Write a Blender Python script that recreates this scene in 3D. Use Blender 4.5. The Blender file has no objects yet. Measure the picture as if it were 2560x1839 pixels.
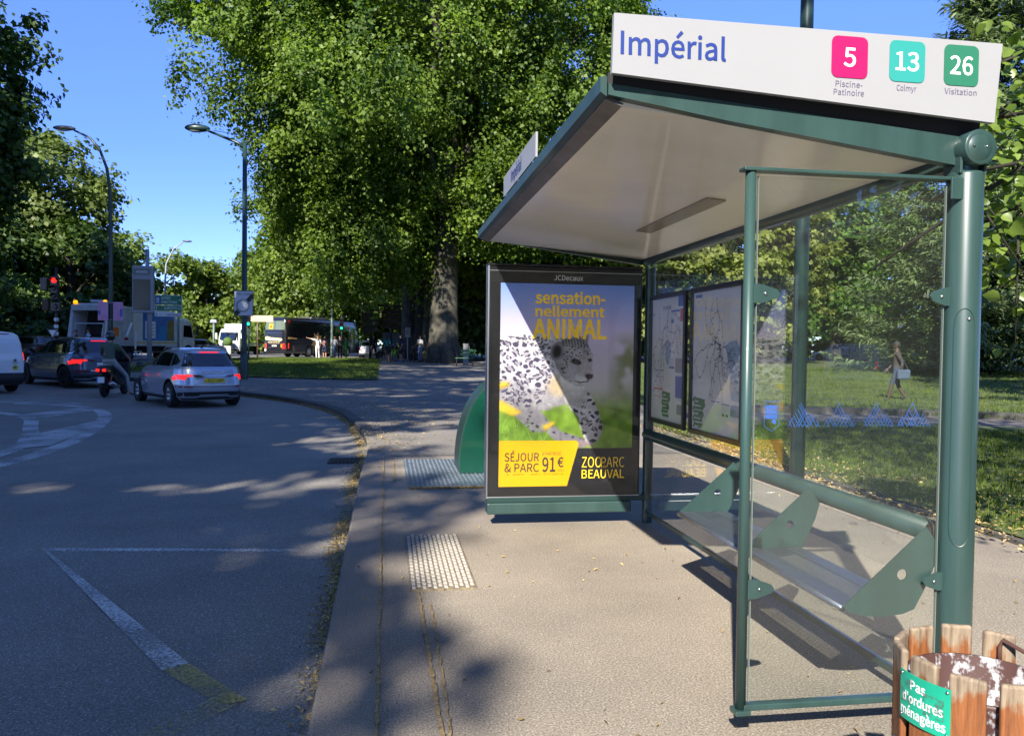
import bpy, bmesh, math, random
import numpy as np
from mathutils import Vector, Matrix
from mathutils.bvhtree import BVHTree
from mathutils.geometry import delaunay_2d_cdt

S = bpy.context.scene
C = S.collection
R = math.radians
rng = np.random.default_rng(7)
random.seed(7)

# ------------------------------------------------------------------ camera
cam_d = bpy.data.cameras.new('camera')
cam_d.sensor_fit = 'HORIZONTAL'
cam_d.sensor_width = 36.0
cam_d.lens = 27.97
cam_d.clip_start = 0.05
cam_d.clip_end = 2000.0
cam = bpy.data.objects.new('camera', cam_d)
C.objects.link(cam)
r_ = Vector((0.98778429, -0.15532688, 0.01248038))
u_ = Vector((-0.00830604, 0.02749464, 0.99958744))
b_ = -Vector((0.15560594, 0.98748043, -0.02586862))
cam.matrix_world = Matrix(((r_.x, u_.x, b_.x, 0), (r_.y, u_.y, b_.y, 0), (r_.z, u_.z, b_.z, 1.5207), (0, 0, 0, 1)))
S.camera = cam

# ------------------------------------------------------------------ world, sun, exposure
SUN_EL = R(36.4)
SUN_AZ = R(203.9)            # clockwise from +Y: the sun stands behind and left of the camera
world = bpy.data.worlds.new('World')
S.world = world
world.use_nodes = True
wn = world.node_tree
bgn = wn.nodes['Background']
sky = wn.nodes.new('ShaderNodeTexSky')
sky.sky_type = 'NISHITA'
sky.sun_disc = False
sky.sun_elevation = SUN_EL
sky.sun_rotation = SUN_AZ
sky.altitude = 400
sky.air_density = 0.7
sky.dust_density = 0.0
sky.ozone_density = 4.0
hs = wn.nodes.new('ShaderNodeHueSaturation')
hs.inputs['Saturation'].default_value = 1.13
hs.inputs['Hue'].default_value = 0.516
hs.inputs['Value'].default_value = 1.0
wn.links.new(sky.outputs[0], hs.inputs['Color'])
# clear dry air: the band above the horizon stays blue instead of whitening
wtc = wn.nodes.new('ShaderNodeTexCoord'); wsx = wn.nodes.new('ShaderNodeSeparateXYZ'); wrp = wn.nodes.new('ShaderNodeValToRGB'); wmx = wn.nodes.new('ShaderNodeMix')
wn.links.new(wtc.outputs['Generated'], wsx.inputs[0]); wn.links.new(wsx.outputs['Z'], wrp.inputs['Fac'])
we = wrp.color_ramp.elements
we[0].position = 0.0; we[0].color = (.42, .41, .50, 1); we[1].position = .55; we[1].color = (1, 1, .98, 1)
wq = wrp.color_ramp.elements.new(.22); wq.color = (.55, .575, .69, 1)
wmx.data_type = 'RGBA'; wmx.blend_type = 'MULTIPLY'; wmx.inputs[0].default_value = 1.0
wn.links.new(hs.outputs[0], wmx.inputs[6]); wn.links.new(wrp.outputs['Color'], wmx.inputs[7])
wn.links.new(wmx.outputs[2], bgn.inputs['Color'])
bgn.inputs['Strength'].default_value = 0.13
sun_d = bpy.data.lights.new('sun', 'SUN')
sun_d.energy = 3.25
sun_d.angle = R(0.55)
sun_d.color = (1.0, 0.93, 0.82)
sun = bpy.data.objects.new('sun', sun_d)
C.objects.link(sun)
sun.rotation_euler = Vector((0.55, 1.24, -1.0)).to_track_quat('-Z', 'Y').to_euler()
S.view_settings.view_transform = 'Standard'
S.view_settings.look = 'None'
S.view_settings.exposure = 1.84
S.view_settings.gamma = 1.0
S.cycles.max_bounces = 8
S.cycles.diffuse_bounces = 3
S.cycles.glossy_bounces = 4
S.cycles.transparent_max_bounces = 24
S.cycles.transmission_bounces = 4
S.cycles.caustics_reflective = False
S.cycles.caustics_refractive = False
S.cycles.sample_clamp_indirect = 6.0
S.cycles.use_adaptive_sampling = True

# ------------------------------------------------------------------ materials
MATS = {}
def mat(name, col, rough=0.6, metal=0.0, var=0.0, vscale=8.0, bump=0.0, bscale=60.0, spec=0.5, emit=None, estr=0.0,
        coat=0.0, col2=None, stretch=(1, 1, 1), detail=6.0, ramp=(0.36, 0.66)):
    if name in MATS: return MATS[name]
    m = bpy.data.materials.new(name)
    m.use_nodes = True
    n, l = m.node_tree.nodes, m.node_tree.links
    p = n['Principled BSDF']
    p.inputs['Base Color'].default_value = (*col, 1)
    p.inputs['Roughness'].default_value = rough
    p.inputs['Metallic'].default_value = metal
    p.inputs['Specular IOR Level'].default_value = spec
    p.inputs['Coat Weight'].default_value = coat
    p.inputs['Coat Roughness'].default_value = 0.04
    if emit:
        p.inputs['Emission Color'].default_value = (*emit, 1)
        p.inputs['Emission Strength'].default_value = estr
    if var or bump or col2:
        tc = n.new('ShaderNodeTexCoord')
        mp = n.new('ShaderNodeMapping')
        mp.inputs['Scale'].default_value = stretch
        l.new(tc.outputs['Object'], mp.inputs['Vector'])
    if var or col2:
        nz = n.new('ShaderNodeTexNoise')
        nz.inputs['Scale'].default_value = vscale
        nz.inputs['Detail'].default_value = detail
        nz.inputs['Roughness'].default_value = 0.65
        l.new(mp.outputs[0], nz.inputs['Vector'])
        rp = n.new('ShaderNodeValToRGB')
        c2 = col2 or tuple(min(1, c * (1 + var)) for c in col)
        c1 = col if col2 else tuple(c * (1 - var) for c in col)
        rp.color_ramp.elements[0].position = ramp[0]
        rp.color_ramp.elements[1].position = ramp[1]
        rp.color_ramp.elements[0].color = (*c1, 1)
        rp.color_ramp.elements[1].color = (*c2, 1)
        l.new(nz.outputs['Fac'], rp.inputs['Fac'])
        l.new(rp.outputs['Color'], p.inputs['Base Color'])
    if bump:
        nb = n.new('ShaderNodeTexNoise')
        nb.inputs['Scale'].default_value = bscale
        nb.inputs['Detail'].default_value = 4
        l.new(mp.outputs[0], nb.inputs['Vector'])
        bp = n.new('ShaderNodeBump')
        bp.inputs['Strength'].default_value = bump
        bp.inputs['Distance'].default_value = 0.01
        l.new(nb.outputs['Fac'], bp.inputs['Height'])
        l.new(bp.outputs['Normal'], p.inputs['Normal'])
    MATS[name] = m
    return m

def asphalt(name, dark, light, speck, big=0.35, rough=0.85, spec=0.3, speck_w=0.25, grain=140, chip=75, gate_=.55):
    """aggregate: fine grains, pale chips, and broad stains"""
    m = bpy.data.materials.new(name); m.use_nodes = True
    n, l = m.node_tree.nodes, m.node_tree.links
    p = n['Principled BSDF']
    p.inputs['Specular IOR Level'].default_value = spec
    tc = n.new('ShaderNodeTexCoord')
    def noise(sc, det, rgh=0.6):
        z = n.new('ShaderNodeTexNoise'); z.inputs['Scale'].default_value = sc
        z.inputs['Detail'].default_value = det; z.inputs['Roughness'].default_value = rgh
        l.new(tc.outputs['Object'], z.inputs['Vector']); return z
    fine = noise(grain, 3, 0.7)
    rp = n.new('ShaderNodeValToRGB')
    rp.color_ramp.elements[0].position = 0.38; rp.color_ramp.elements[1].position = 0.66
    rp.color_ramp.elements[0].color = (*dark, 1); rp.color_ramp.elements[1].color = (*light, 1)
    l.new(fine.outputs['Fac'], rp.inputs['Fac'])
    vo = n.new('ShaderNodeTexVoronoi'); vo.inputs['Scale'].default_value = chip
    l.new(tc.outputs['Object'], vo.inputs['Vector'])
    r2 = n.new('ShaderNodeValToRGB')
    r2.color_ramp.elements[0].position = 0.0; r2.color_ramp.elements[1].position = speck_w
    r2.color_ramp.elements[0].color = (1, 1, 1, 1); r2.color_ramp.elements[1].color = (0, 0, 0, 1)
    l.new(vo.outputs['Distance'], r2.inputs['Fac'])
    gate = n.new('ShaderNodeMath'); gate.operation = 'GREATER_THAN'; gate.inputs[1].default_value = gate_
    l.new(vo.outputs['Color'], gate.inputs[0])
    mu = n.new('ShaderNodeMath'); mu.operation = 'MULTIPLY'
    l.new(r2.outputs['Color'], mu.inputs[0]); l.new(gate.outputs[0], mu.inputs[1])
    mx = n.new('ShaderNodeMix'); mx.data_type = 'RGBA'
    l.new(mu.outputs[0], mx.inputs[0]); l.new(rp.outputs['Color'], mx.inputs[6])
    mx.inputs[7].default_value = (*speck, 1)
    broad = noise(0.55, 8, 0.62)
    r3 = n.new('ShaderNodeValToRGB')
    r3.color_ramp.elements[0].position = 0.3; r3.color_ramp.elements[1].position = 0.72
    a = 1 - big
    r3.color_ramp.elements[0].color = (a, a, a, 1); r3.color_ramp.elements[1].color = (1.1, 1.08, 1.04, 1)
    l.new(broad.outputs['Fac'], r3.inputs['Fac'])
    m2 = n.new('ShaderNodeMix'); m2.data_type = 'RGBA'; m2.blend_type = 'MULTIPLY'; m2.inputs[0].default_value = 1
    l.new(mx.outputs[2], m2.inputs[6]); l.new(r3.outputs['Color'], m2.inputs[7])
    l.new(m2.outputs[2], p.inputs['Base Color'])
    p.inputs['Roughness'].default_value = rough
    bp = n.new('ShaderNodeBump'); bp.inputs['Strength'].default_value = 0.55; bp.inputs['Distance'].default_value = 0.006
    l.new(fine.outputs['Fac'], bp.inputs['Height']); l.new(bp.outputs['Normal'], p.inputs['Normal'])
    return m

def glass_mat(name, tint=(0.93, 0.97, 0.95), dirt=0.03, ior=1.5):
    """thin pane: mirror by Fresnel, clear otherwise, with a film of dust"""
    m = bpy.data.materials.new(name); m.use_nodes = True
    n, l = m.node_tree.nodes, m.node_tree.links
    n.remove(n['Principled BSDF'])
    out = n['Material Output']
    tr = n.new('ShaderNodeBsdfTransparent'); tr.inputs[0].default_value = (*tint, 1)
    gl = n.new('ShaderNodeBsdfGlossy'); gl.inputs['Roughness'].default_value = 0.0
    gl.inputs['Color'].default_value = (1, 1, 1, 1)
    fr = n.new('ShaderNodeFresnel')
    ge = n.new('ShaderNodeNewGeometry'); mi = n.new('ShaderNodeMapRange')
    mi.inputs['To Min'].default_value = ior; mi.inputs['To Max'].default_value = 1 / ior
    l.new(ge.outputs['Backfacing'], mi.inputs['Value']); l.new(mi.outputs[0], fr.inputs['IOR'])
    mx = n.new('ShaderNodeMixShader')
    l.new(fr.outputs[0], mx.inputs[0]); l.new(tr.outputs[0], mx.inputs[1]); l.new(gl.outputs[0], mx.inputs[2])
    df = n.new('ShaderNodeBsdfDiffuse'); df.inputs[0].default_value = (0.55, 0.56, 0.52, 1)
    tc = n.new('ShaderNodeTexCoord'); nz = n.new('ShaderNodeTexNoise')
    nz.inputs['Scale'].default_value = 3.0; nz.inputs['Detail'].default_value = 8
    l.new(tc.outputs['Object'], nz.inputs['Vector'])
    ml = n.new('ShaderNodeMath'); ml.operation = 'MULTIPLY'; ml.inputs[1].default_value = dirt * 2
    l.new(nz.outputs['Fac'], ml.inputs[0])
    m2 = n.new('ShaderNodeMixShader')
    l.new(ml.outputs[0], m2.inputs[0]); l.new(mx.outputs[0], m2.inputs[1]); l.new(df.outputs[0], m2.inputs[2])
    l.new(m2.outputs[0], out.inputs['Surface'])
    return m

def leaf_mat(name, dark, light, trans=0.35, rough=0.5, spec=0.35):
    m = bpy.data.materials.new(name); m.use_nodes = True
    n, l = m.node_tree.nodes, m.node_tree.links
    p = n['Principled BSDF']; out = n['Material Output']
    at = n.new('ShaderNodeAttribute'); at.attribute_name = 'tint'
    rp = n.new('ShaderNodeValToRGB')
    rp.color_ramp.elements[0].color = (*dark, 1); rp.color_ramp.elements[1].color = (*light, 1)
    l.new(at.outputs['Fac'], rp.inputs['Fac'])
    l.new(rp.outputs['Color'], p.inputs['Base Color'])
    p.inputs['Roughness'].default_value = rough
    p.inputs['Specular IOR Level'].default_value = spec
    tb = n.new('ShaderNodeBsdfTranslucent')
    gm = n.new('ShaderNodeMix'); gm.data_type = 'RGBA'; gm.blend_type = 'MULTIPLY'; gm.inputs[0].default_value = 1
    gm.inputs[7].default_value = (1.5, 1.6, 0.6, 1)
    l.new(rp.outputs['Color'], gm.inputs[6]); l.new(gm.outputs[2], tb.inputs['Color'])
    mx = n.new('ShaderNodeMixShader'); mx.inputs[0].default_value = trans
    l.new(p.outputs[0], mx.inputs[1]); l.new(tb.outputs[0], mx.inputs[2])
    l.new(mx.outputs[0], out.inputs['Surface'])
    return m

def attr_mat(name, rough=0.5, spec=0.4, glow=0.0):
    """a print: colours stored on the print's own fine mesh"""
    m = bpy.data.materials.new(name); m.use_nodes = True
    n, l = m.node_tree.nodes, m.node_tree.links
    p = n['Principled BSDF']
    at = n.new('ShaderNodeAttribute'); at.attribute_name = 'print'
    l.new(at.outputs['Color'], p.inputs['Base Color'])
    if glow:                       # emission added to brighten the print's shaded half; no lamp stands behind
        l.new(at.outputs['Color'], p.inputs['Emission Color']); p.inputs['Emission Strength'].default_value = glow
    p.inputs['Roughness'].default_value = rough
    p.inputs['Specular IOR Level'].default_value = spec
    return m

def worn_paint(name, col, wear=0.5):
    m = bpy.data.materials.new(name); m.use_nodes = True
    n, l = m.node_tree.nodes, m.node_tree.links
    p = n['Principled BSDF']; out = n['Material Output']
    p.inputs['Base Color'].default_value = (*col, 1); p.inputs['Roughness'].default_value = 0.7
    tr = n.new('ShaderNodeBsdfTransparent')
    tc = n.new('ShaderNodeTexCoord')
    nz = n.new('ShaderNodeTexNoise'); nz.inputs['Scale'].default_value = 45; nz.inputs['Detail'].default_value = 8
    nz.inputs['Roughness'].default_value = 0.75
    l.new(tc.outputs['Object'], nz.inputs['Vector'])
    nz2 = n.new('ShaderNodeTexNoise'); nz2.inputs['Scale'].default_value = 1.3; nz2.inputs['Detail'].default_value = 3
    l.new(tc.outputs['Object'], nz2.inputs['Vector'])
    ad = n.new('ShaderNodeMath'); ad.operation = 'ADD'
    s2 = n.new('ShaderNodeMath'); s2.operation = 'MULTIPLY_ADD'; s2.inputs[1].default_value = 0.6; s2.inputs[2].default_value = -0.3
    l.new(nz2.outputs['Fac'], s2.inputs[0])
    l.new(nz.outputs['Fac'], ad.inputs[0]); l.new(s2.outputs[0], ad.inputs[1])
    rp = n.new('ShaderNodeMapRange')
    rp.inputs['From Min'].default_value = wear - 0.10; rp.inputs['From Max'].default_value = wear + 0.10
    l.new(ad.outputs[0], rp.inputs['Value'])
    mx = n.new('ShaderNodeMixShader')
    l.new(rp.outputs[0], mx.inputs[0]); l.new(tr.outputs[0], mx.inputs[1]); l.new(p.outputs[0], mx.inputs[2])
    l.new(mx.outputs[0], out.inputs['Surface'])
    return m

# ------------------------------------------------------------------ terrain height
def H(x, y):
    t = min(max((math.hypot(x, y) - 22) / 30, 0), 1)
    return 0.5 * t * t * (3 - 2 * t)
def Hn(x, y):
    t = np.clip((np.hypot(x, y) - 22) / 30, 0, 1)
    return 0.5 * t * t * (3 - 2 * t)
RZ = -0.12                    # the road lies this far below the pavement

# ------------------------------------------------------------------ mesh builder
class MB:
    def __init__(s): s.v, s.f, s.mi, s.sm, s.mats = [], [], [], [], []
    def add(s, geo, m, smooth=False, T=None):
        v, f = geo
        if m not in s.mats: s.mats.append(m)
        k = s.mats.index(m); o = len(s.v)
        s.v += [tuple(T @ Vector(p)) for p in v] if T is not None else [tuple(p) for p in v]
        s.f += [tuple(i + o for i in q) for q in f]
        s.mi += [k] * len(f); s.sm += [smooth] * len(f)
        return s
    def build(s, name, parent=None, loc=None, rz=0.0):
        me = bpy.data.meshes.new(name)
        me.from_pydata(s.v, [], s.f)
        for m in s.mats: me.materials.append(m)
        me.polygons.foreach_set('material_index', s.mi)
        me.polygons.foreach_set('use_smooth', s.sm)
        me.update()
        o = bpy.data.objects.new(name, me)
        C.objects.link(o)
        if parent: o.parent = parent
        if loc is not None: o.location = loc
        o.rotation_euler.z = rz
        return o

def one(name, geo, m, parent=None, smooth=False, T=None):
    return MB().add(geo, m, smooth, T).build(name, parent)

def tag(o, label=None, cat=None, group=None, kind=None):
    if label: o['label'] = label
    if cat: o['category'] = cat
    if group: o['group'] = group
    if kind: o['kind'] = kind
    return o
def thing(name, label, cat, loc=(0, 0, 0), rz=0.0, group=None):
    o = bpy.data.objects.new(name, None); C.objects.link(o)
    o.empty_display_size = 0.2
    o.location = loc; o.rotation_euler.z = rz
    return tag(o, label, cat, group)
def copy_tree(o, parent=None):
    c = o.copy(); C.objects.link(c)
    if parent: c.parent = parent
    for ch in list(o.children): copy_tree(ch, c)
    return c

def box(cx, cy, cz, sx, sy, sz):
    x, y, z = sx / 2, sy / 2, sz / 2
    v = [(cx + a * x, cy + b * y, cz + c * z) for a in (-1, 1) for b in (-1, 1) for c in (-1, 1)]
    return v, [(0, 1, 3, 2), (4, 6, 7, 5), (0, 4, 5, 1), (2, 3, 7, 6), (0, 2, 6, 4), (1, 5, 7, 3)]
def bm_geo(bm):
    bm.verts.index_update()
    g = ([tuple(v.co) for v in bm.verts], [tuple(v.index for v in f.verts) for f in bm.faces])
    bm.free(); return g
def rbox(cx, cy, cz, sx, sy, sz, b=0.01, seg=2):
    bm = bmesh.new()
    bmesh.ops.create_cube(bm, size=1)
    for v in bm.verts: v.co = (v.co.x * sx + cx, v.co.y * sy + cy, v.co.z * sz + cz)
    bmesh.ops.bevel(bm, geom=bm.edges[:], offset=min(b, 0.49 * min(sx, sy, sz)), segments=seg, affect='EDGES', profile=0.5)
    return bm_geo(bm)
def tube(pts, r, n=12, caps=True):
    pts = [Vector(p) for p in pts]
    rs = r if isinstance(r, (list, tuple)) else [r] * len(pts)
    v, f = [], []
    t0 = (pts[1] - pts[0]).normalized()
    a = t0.orthogonal().normalized()
    for i, p in enumerate(pts):
        t = (pts[min(i + 1, len(pts) - 1)] - pts[max(i - 1, 0)]).normalized()
        a = (a - t * a.dot(t)).normalized(); b = t.cross(a)
        for k in range(n):
            w = 2 * math.pi * k / n
            v.append(p + (a * math.cos(w) + b * math.sin(w)) * rs[i])
    for i in range(len(pts) - 1):
        for k in range(n):
            k2 = (k + 1) % n
            f.append((i * n + k, i * n + k2, (i + 1) * n + k2, (i + 1) * n + k))
    if caps:
        f.append(tuple(range(n - 1, -1, -1))); e = (len(pts) - 1) * n
        f.append(tuple(range(e, e + n)))
    return [tuple(p) for p in v], f
def lathe(prof, n=24, axis='Z', c=(0, 0, 0)):
    v, f = [], []
    for (r, z) in prof:
        for k in range(n):
            w = 2 * math.pi * k / n
            p = (r * math.cos(w), r * math.sin(w), z)
            if axis == 'Y': p = (p[0], p[2], p[1])
            if axis == 'X': p = (p[2], p[0], p[1])
            v.append((p[0] + c[0], p[1] + c[1], p[2] + c[2]))
    for i in range(len(prof) - 1):
        for k in range(n):
            k2 = (k + 1) % n
            f.append((i * n + k, i * n + k2, (i + 1) * n + k2, (i + 1) * n + k))
    return v, f
def prism(poly, o, u, w, th):
    """polygon (a,b) laid at o + a*u + b*w and given thickness th along u x w"""
    o, u, w = Vector(o), Vector(u), Vector(w); nn = u.cross(w).normalized() * th
    n = len(poly)
    v = [tuple(o + u * a + w * b) for a, b in poly] + [tuple(o + u * a + w * b + nn) for a, b in poly]
    f = [tuple(range(n - 1, -1, -1)), tuple(range(n, 2 * n))] + [(i, (i + 1) % n, n + (i + 1) % n, n + i) for i in range(n)]
    return v, f
def ball(c, r, nu=16, nv=10):
    rx, ry, rz = r if isinstance(r, (list, tuple)) else (r, r, r)
    v = [(c[0], c[1], c[2] - rz)]; f = []
    for j in range(1, nv):
        t = math.pi * j / nv
        for i in range(nu):
            p = 2 * math.pi * i / nu
            v.append((c[0] + rx * math.sin(t) * math.cos(p), c[1] + ry * math.sin(t) * math.sin(p), c[2] - rz * math.cos(t)))
    v.append((c[0], c[1], c[2] + rz)); e = len(v) - 1
    for i in range(nu):
        i2 = (i + 1) % nu
        f.append((0, 1 + i2, 1 + i)); b = 1 + (nv - 2) * nu
        f.append((b + i, b + i2, e))
        for j in range(nv - 2):
            a = 1 + j * nu
            f.append((a + i, a + i2, a + nu + i2, a + nu + i))
    return v, f
def rrect(x0, y0, x1, y1, r, n=5):
    out = []
    for cx, cy, a0 in ((x1 - r, y1 - r, 0), (x0 + r, y1 - r, 90), (x0 + r, y0 + r, 180), (x1 - r, y0 + r, 270)):
        for k in range(n + 1):
            a = R(a0 + 90 * k / n); out.append((cx + r * math.cos(a), cy + r * math.sin(a)))
    return out
def circ(cx, cy, r, n=24): return [(cx + r * math.cos(2 * math.pi * k / n), cy + r * math.sin(2 * math.pi * k / n)) for k in range(n)]

FONT = None
try:                          # Blender's own bundled sans-serif
    import os
    FONT = bpy.data.fonts.load(os.path.join(bpy.utils.system_resource('DATAFILES'), 'fonts', 'Noto Sans CJK Regular.woff2'))
except Exception:
    FONT = None
def text_geo(s, size, align='LEFT', xs=1.0, bold=0.0, res=3):
    """flat lettering in the XY plane"""
    cu = bpy.data.curves.new('lettering', 'FONT')
    cu.body = s
    if FONT: cu.font = FONT
    cu.size = size; cu.align_x = align; cu.offset = bold; cu.resolution_u = res
    o = bpy.data.objects.new('lettering', cu)
    me = o.to_mesh()
    v = [(p.co.x * xs, p.co.y, p.co.z) for p in me.vertices]
    f = [tuple(q.vertices) for q in me.polygons]
    o.to_mesh_clear()
    bpy.data.objects.remove(o); bpy.data.curves.remove(cu)
    return v, f
CAPH = {}
def text_fit(s, w, h, align='LEFT', bold=0.0, full=False):
    """lettering scaled to width w and cap height h"""
    if 'k' not in CAPH: CAPH['k'] = max(p[1] for p in text_geo('H', 1.0)[0])
    v, f = text_geo(s, 1.0, 'LEFT', 1.0, bold * CAPH['k'] / 0.73)
    xs = [p[0] for p in v]; x0, x1 = min(xs), max(xs)
    k = w / (x1 - x0); q = h / CAPH['k']
    if full: q = h / max(p[1] for p in v)
    off = 0 if align == 'LEFT' else (-w / 2 if align == 'CENTER' else -w)
    return [((p[0] - x0) * k + off, p[1] * q, 0) for p in v], f
def basis(o, u, w):
    u, w = Vector(u).normalized(), Vector(w).normalized(); n = u.cross(w)
    return Matrix(((u.x, w.x, n.x, o[0]), (u.y, w.y, n.y, o[1]), (u.z, w.z, n.z, o[2]), (0, 0, 0, 1)))

def sheet(name, poly, off, m, step=3.0, kind='structure', flat=False):
    """ground sheet over a plan polygon, following the terrain"""
    bm = bmesh.new()
    bm.faces.new([bm.verts.new((x, y, 0)) for x, y in poly])
    if not flat:
        xs = [p[0] for p in poly]; ys = [p[1] for p in poly]
        def cuts(a, b):
            c = math.ceil(a / step) * step; out = []
            while c < b:
                if abs(c) < 84: out.append(c)
                c += step
            return out
        for c in cuts(min(xs), max(xs)):
            bmesh.ops.bisect_plane(bm, geom=bm.verts[:] + bm.edges[:] + bm.faces[:], plane_co=(c, 0, 0), plane_no=(1, 0, 0))
        for c in cuts(min(ys), max(ys)):
            bmesh.ops.bisect_plane(bm, geom=bm.verts[:] + bm.edges[:] + bm.faces[:], plane_co=(0, c, 0), plane_no=(0, 1, 0))
    bmesh.ops.triangulate(bm, faces=bm.faces[:])
    for v in bm.verts: v.co.z = H(v.co.x, v.co.y) + off
    for f in bm.faces:
        f.normal_update()
        if f.normal.z < 0: f.normal_flip()
    me = bpy.data.meshes.new(name); bm.to_mesh(me); bm.free()
    me.materials.append(m)
    o = bpy.data.objects.new(name, me); C.objects.link(o)
    if kind: o['kind'] = kind
    return o

def grid_print(name, img, o, u, w, width, height, m, parent=None):
    """a printed sheet: image array (rows from the top) carried as colours by a fine mesh; o is the lower left corner"""
    nh, nw = img.shape[:2]
    o, u, w = np.array(o, float), np.array(u, float), np.array(w, float)
    a = np.linspace(0, width, nw); b = np.linspace(height, 0, nh)
    P = o + a[None, :, None] * u + b[:, None, None] * w
    idx = np.arange(nh * nw).reshape(nh, nw)
    q = np.stack([idx[1:, :-1], idx[1:, 1:], idx[:-1, 1:], idx[:-1, :-1]], -1).reshape(-1, 4)
    me = fast_mesh(name, P.reshape(-1, 3), q)
    at = me.color_attributes.new('print', 'FLOAT_COLOR', 'POINT')
    rgba = np.ones((nh * nw, 4), np.float32); rgba[:, :3] = np.clip(img.reshape(-1, 3), 0, 1) ** 2.2
    at.data.foreach_set('color', rgba.ravel())
    me.materials.append(m)
    ob = bpy.data.objects.new(name, me); C.objects.link(ob)
    if parent: ob.parent = parent
    return ob
def fast_mesh(name, v, q):
    me = bpy.data.meshes.new(name)
    k = q.shape[1]
    me.vertices.add(len(v)); me.vertices.foreach_set('co', np.ascontiguousarray(v, np.float32).ravel())
    me.loops.add(q.size); me.loops.foreach_set('vertex_index', np.ascontiguousarray(q, np.int32).ravel())
    me.polygons.add(len(q)); me.polygons.foreach_set('loop_start', np.arange(0, q.size, k, dtype=np.int32))
    me.polygons.foreach_set('loop_total', np.full(len(q), k, np.int32))
    me.update(calc_edges=True)
    return me
# ------------------------------------------------------------------ shared materials
GREEN = mat('shelter_green_paint', (0.027, 0.060, 0.055), 0.36, var=0.17, vscale=6, coat=0.2, stretch=(1, 1, .18), detail=10)
DGREEN = mat('dark_green_paint', (0.018, 0.045, 0.042), 0.35)
BLACK = mat('black_paint', (0.008, 0.008, 0.010), 0.3)
BLACKM = mat('black_matt', (0.012, 0.012, 0.013), 0.7)
RUBBER = mat('rubber', (0.010, 0.010, 0.011), 0.8)
WHITE = mat('white_panel', (0.80, 0.80, 0.80), 0.38, var=0.025, vscale=2.5)
STEEL = mat('steel', (0.42, 0.43, 0.45), 0.3, metal=1.0, var=0.15, vscale=12)
ALU = mat('aluminium', (0.52, 0.54, 0.57), 0.35, metal=1.0)
DALU = mat('dark_aluminium', (0.13, 0.12, 0.115), 0.45, metal=0.7, var=0.3, vscale=6)
BLUEINK = mat('blue_lettering', (0.006, 0.030, 0.20), 0.5)
GREYINK = mat('grey_lettering', (0.10, 0.09, 0.16), 0.5)
WHITEINK = mat('white_lettering', (0.82, 0.82, 0.82), 0.5)
BLACKINK = mat('black_lettering', (0.02, 0.02, 0.02), 0.5)
YELINK = mat('yellow_lettering', (0.92, 0.60, 0.015), 0.5, emit=(.9, .55, .02), estr=.05)  # emission added so the poster lettering stays bright in the shade
MAG = mat('magenta_tile', (0.38, 0.007, 0.10), 0.4)
TEAL = mat('turquoise_tile', (0.028, 0.27, 0.245), 0.4)
TGREEN = mat('green_tile', (0.024, 0.155, 0.094), 0.4)
GLASS = glass_mat('clear_glass', tint=(0.975, 0.988, 0.982), dirt=0.006)
CLEAR = glass_mat('case_glass', tint=(0.98, 0.985, 0.98), dirt=0.003, ior=1.28)
GLOW_RED = mat('lit_red_lamp', (0.5, 0.005, 0.005), 0.3, emit=(1.0, 0.012, 0.008), estr=1.0)
GLOW_GREEN = mat('lit_green_lamp', (0.0, 0.3, 0.2), 0.3, emit=(0.02, 0.75, 0.45), estr=.7)
GLOW_TAIL = mat('lit_tail_lamp', (0.5, 0.01, 0.01), 0.3, emit=(1.0, 0.016, 0.010), estr=.38)
GRASS_B = mat('grass_base', (0.036, 0.062, 0.014), 0.9, var=0.0, col2=(0.115, 0.140, 0.038), vscale=1.6, bump=0.7, bscale=45, detail=12)
ROAD = asphalt('road_asphalt', (0.150, 0.141, 0.124), (0.395, 0.37, 0.325), (0.75, 0.76, 0.78), 0.3, 0.8, 0.35, 0.33, 90, 52, .6)
FARROAD = asphalt('pale_road_asphalt', (0.14, 0.14, 0.145), (0.22, 0.22, 0.22), (0.3, 0.3, 0.3), 0.2)
PAVE = asphalt('pavement_asphalt', (0.185, 0.156, 0.123), (0.455, 0.405, 0.335), (0.66, 0.60, 0.52), 0.32, 0.9, 0.25, .3, 100, 60, .6)
PATH = asphalt('path_asphalt', (0.14, 0.128, 0.112), (0.33, 0.305, 0.27), (0.24, 0.235, 0.23), 0.3, 0.9, 0.25)
STONE = asphalt('kerb_stone', (0.18, 0.152, 0.12), (0.44, 0.39, 0.325), (0.55, 0.5, 0.44), 0.3, 0.85, 0.25)
GRANITE = asphalt('granite_kerb', (0.07, 0.068, 0.065), (0.17, 0.165, 0.16), (0.28, 0.28, 0.27), 0.3, 0.85, 0.25)
LITTER = leaf_mat('fallen_leaves', (0.24, 0.165, 0.07), (0.58, 0.44, 0.20), 0.15, 0.8, 0.1)
GRASSL = leaf_mat('grass_blades', (0.040, 0.070, 0.010), (0.165, 0.225, 0.040), 0.35, 0.6, 0.2)

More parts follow.
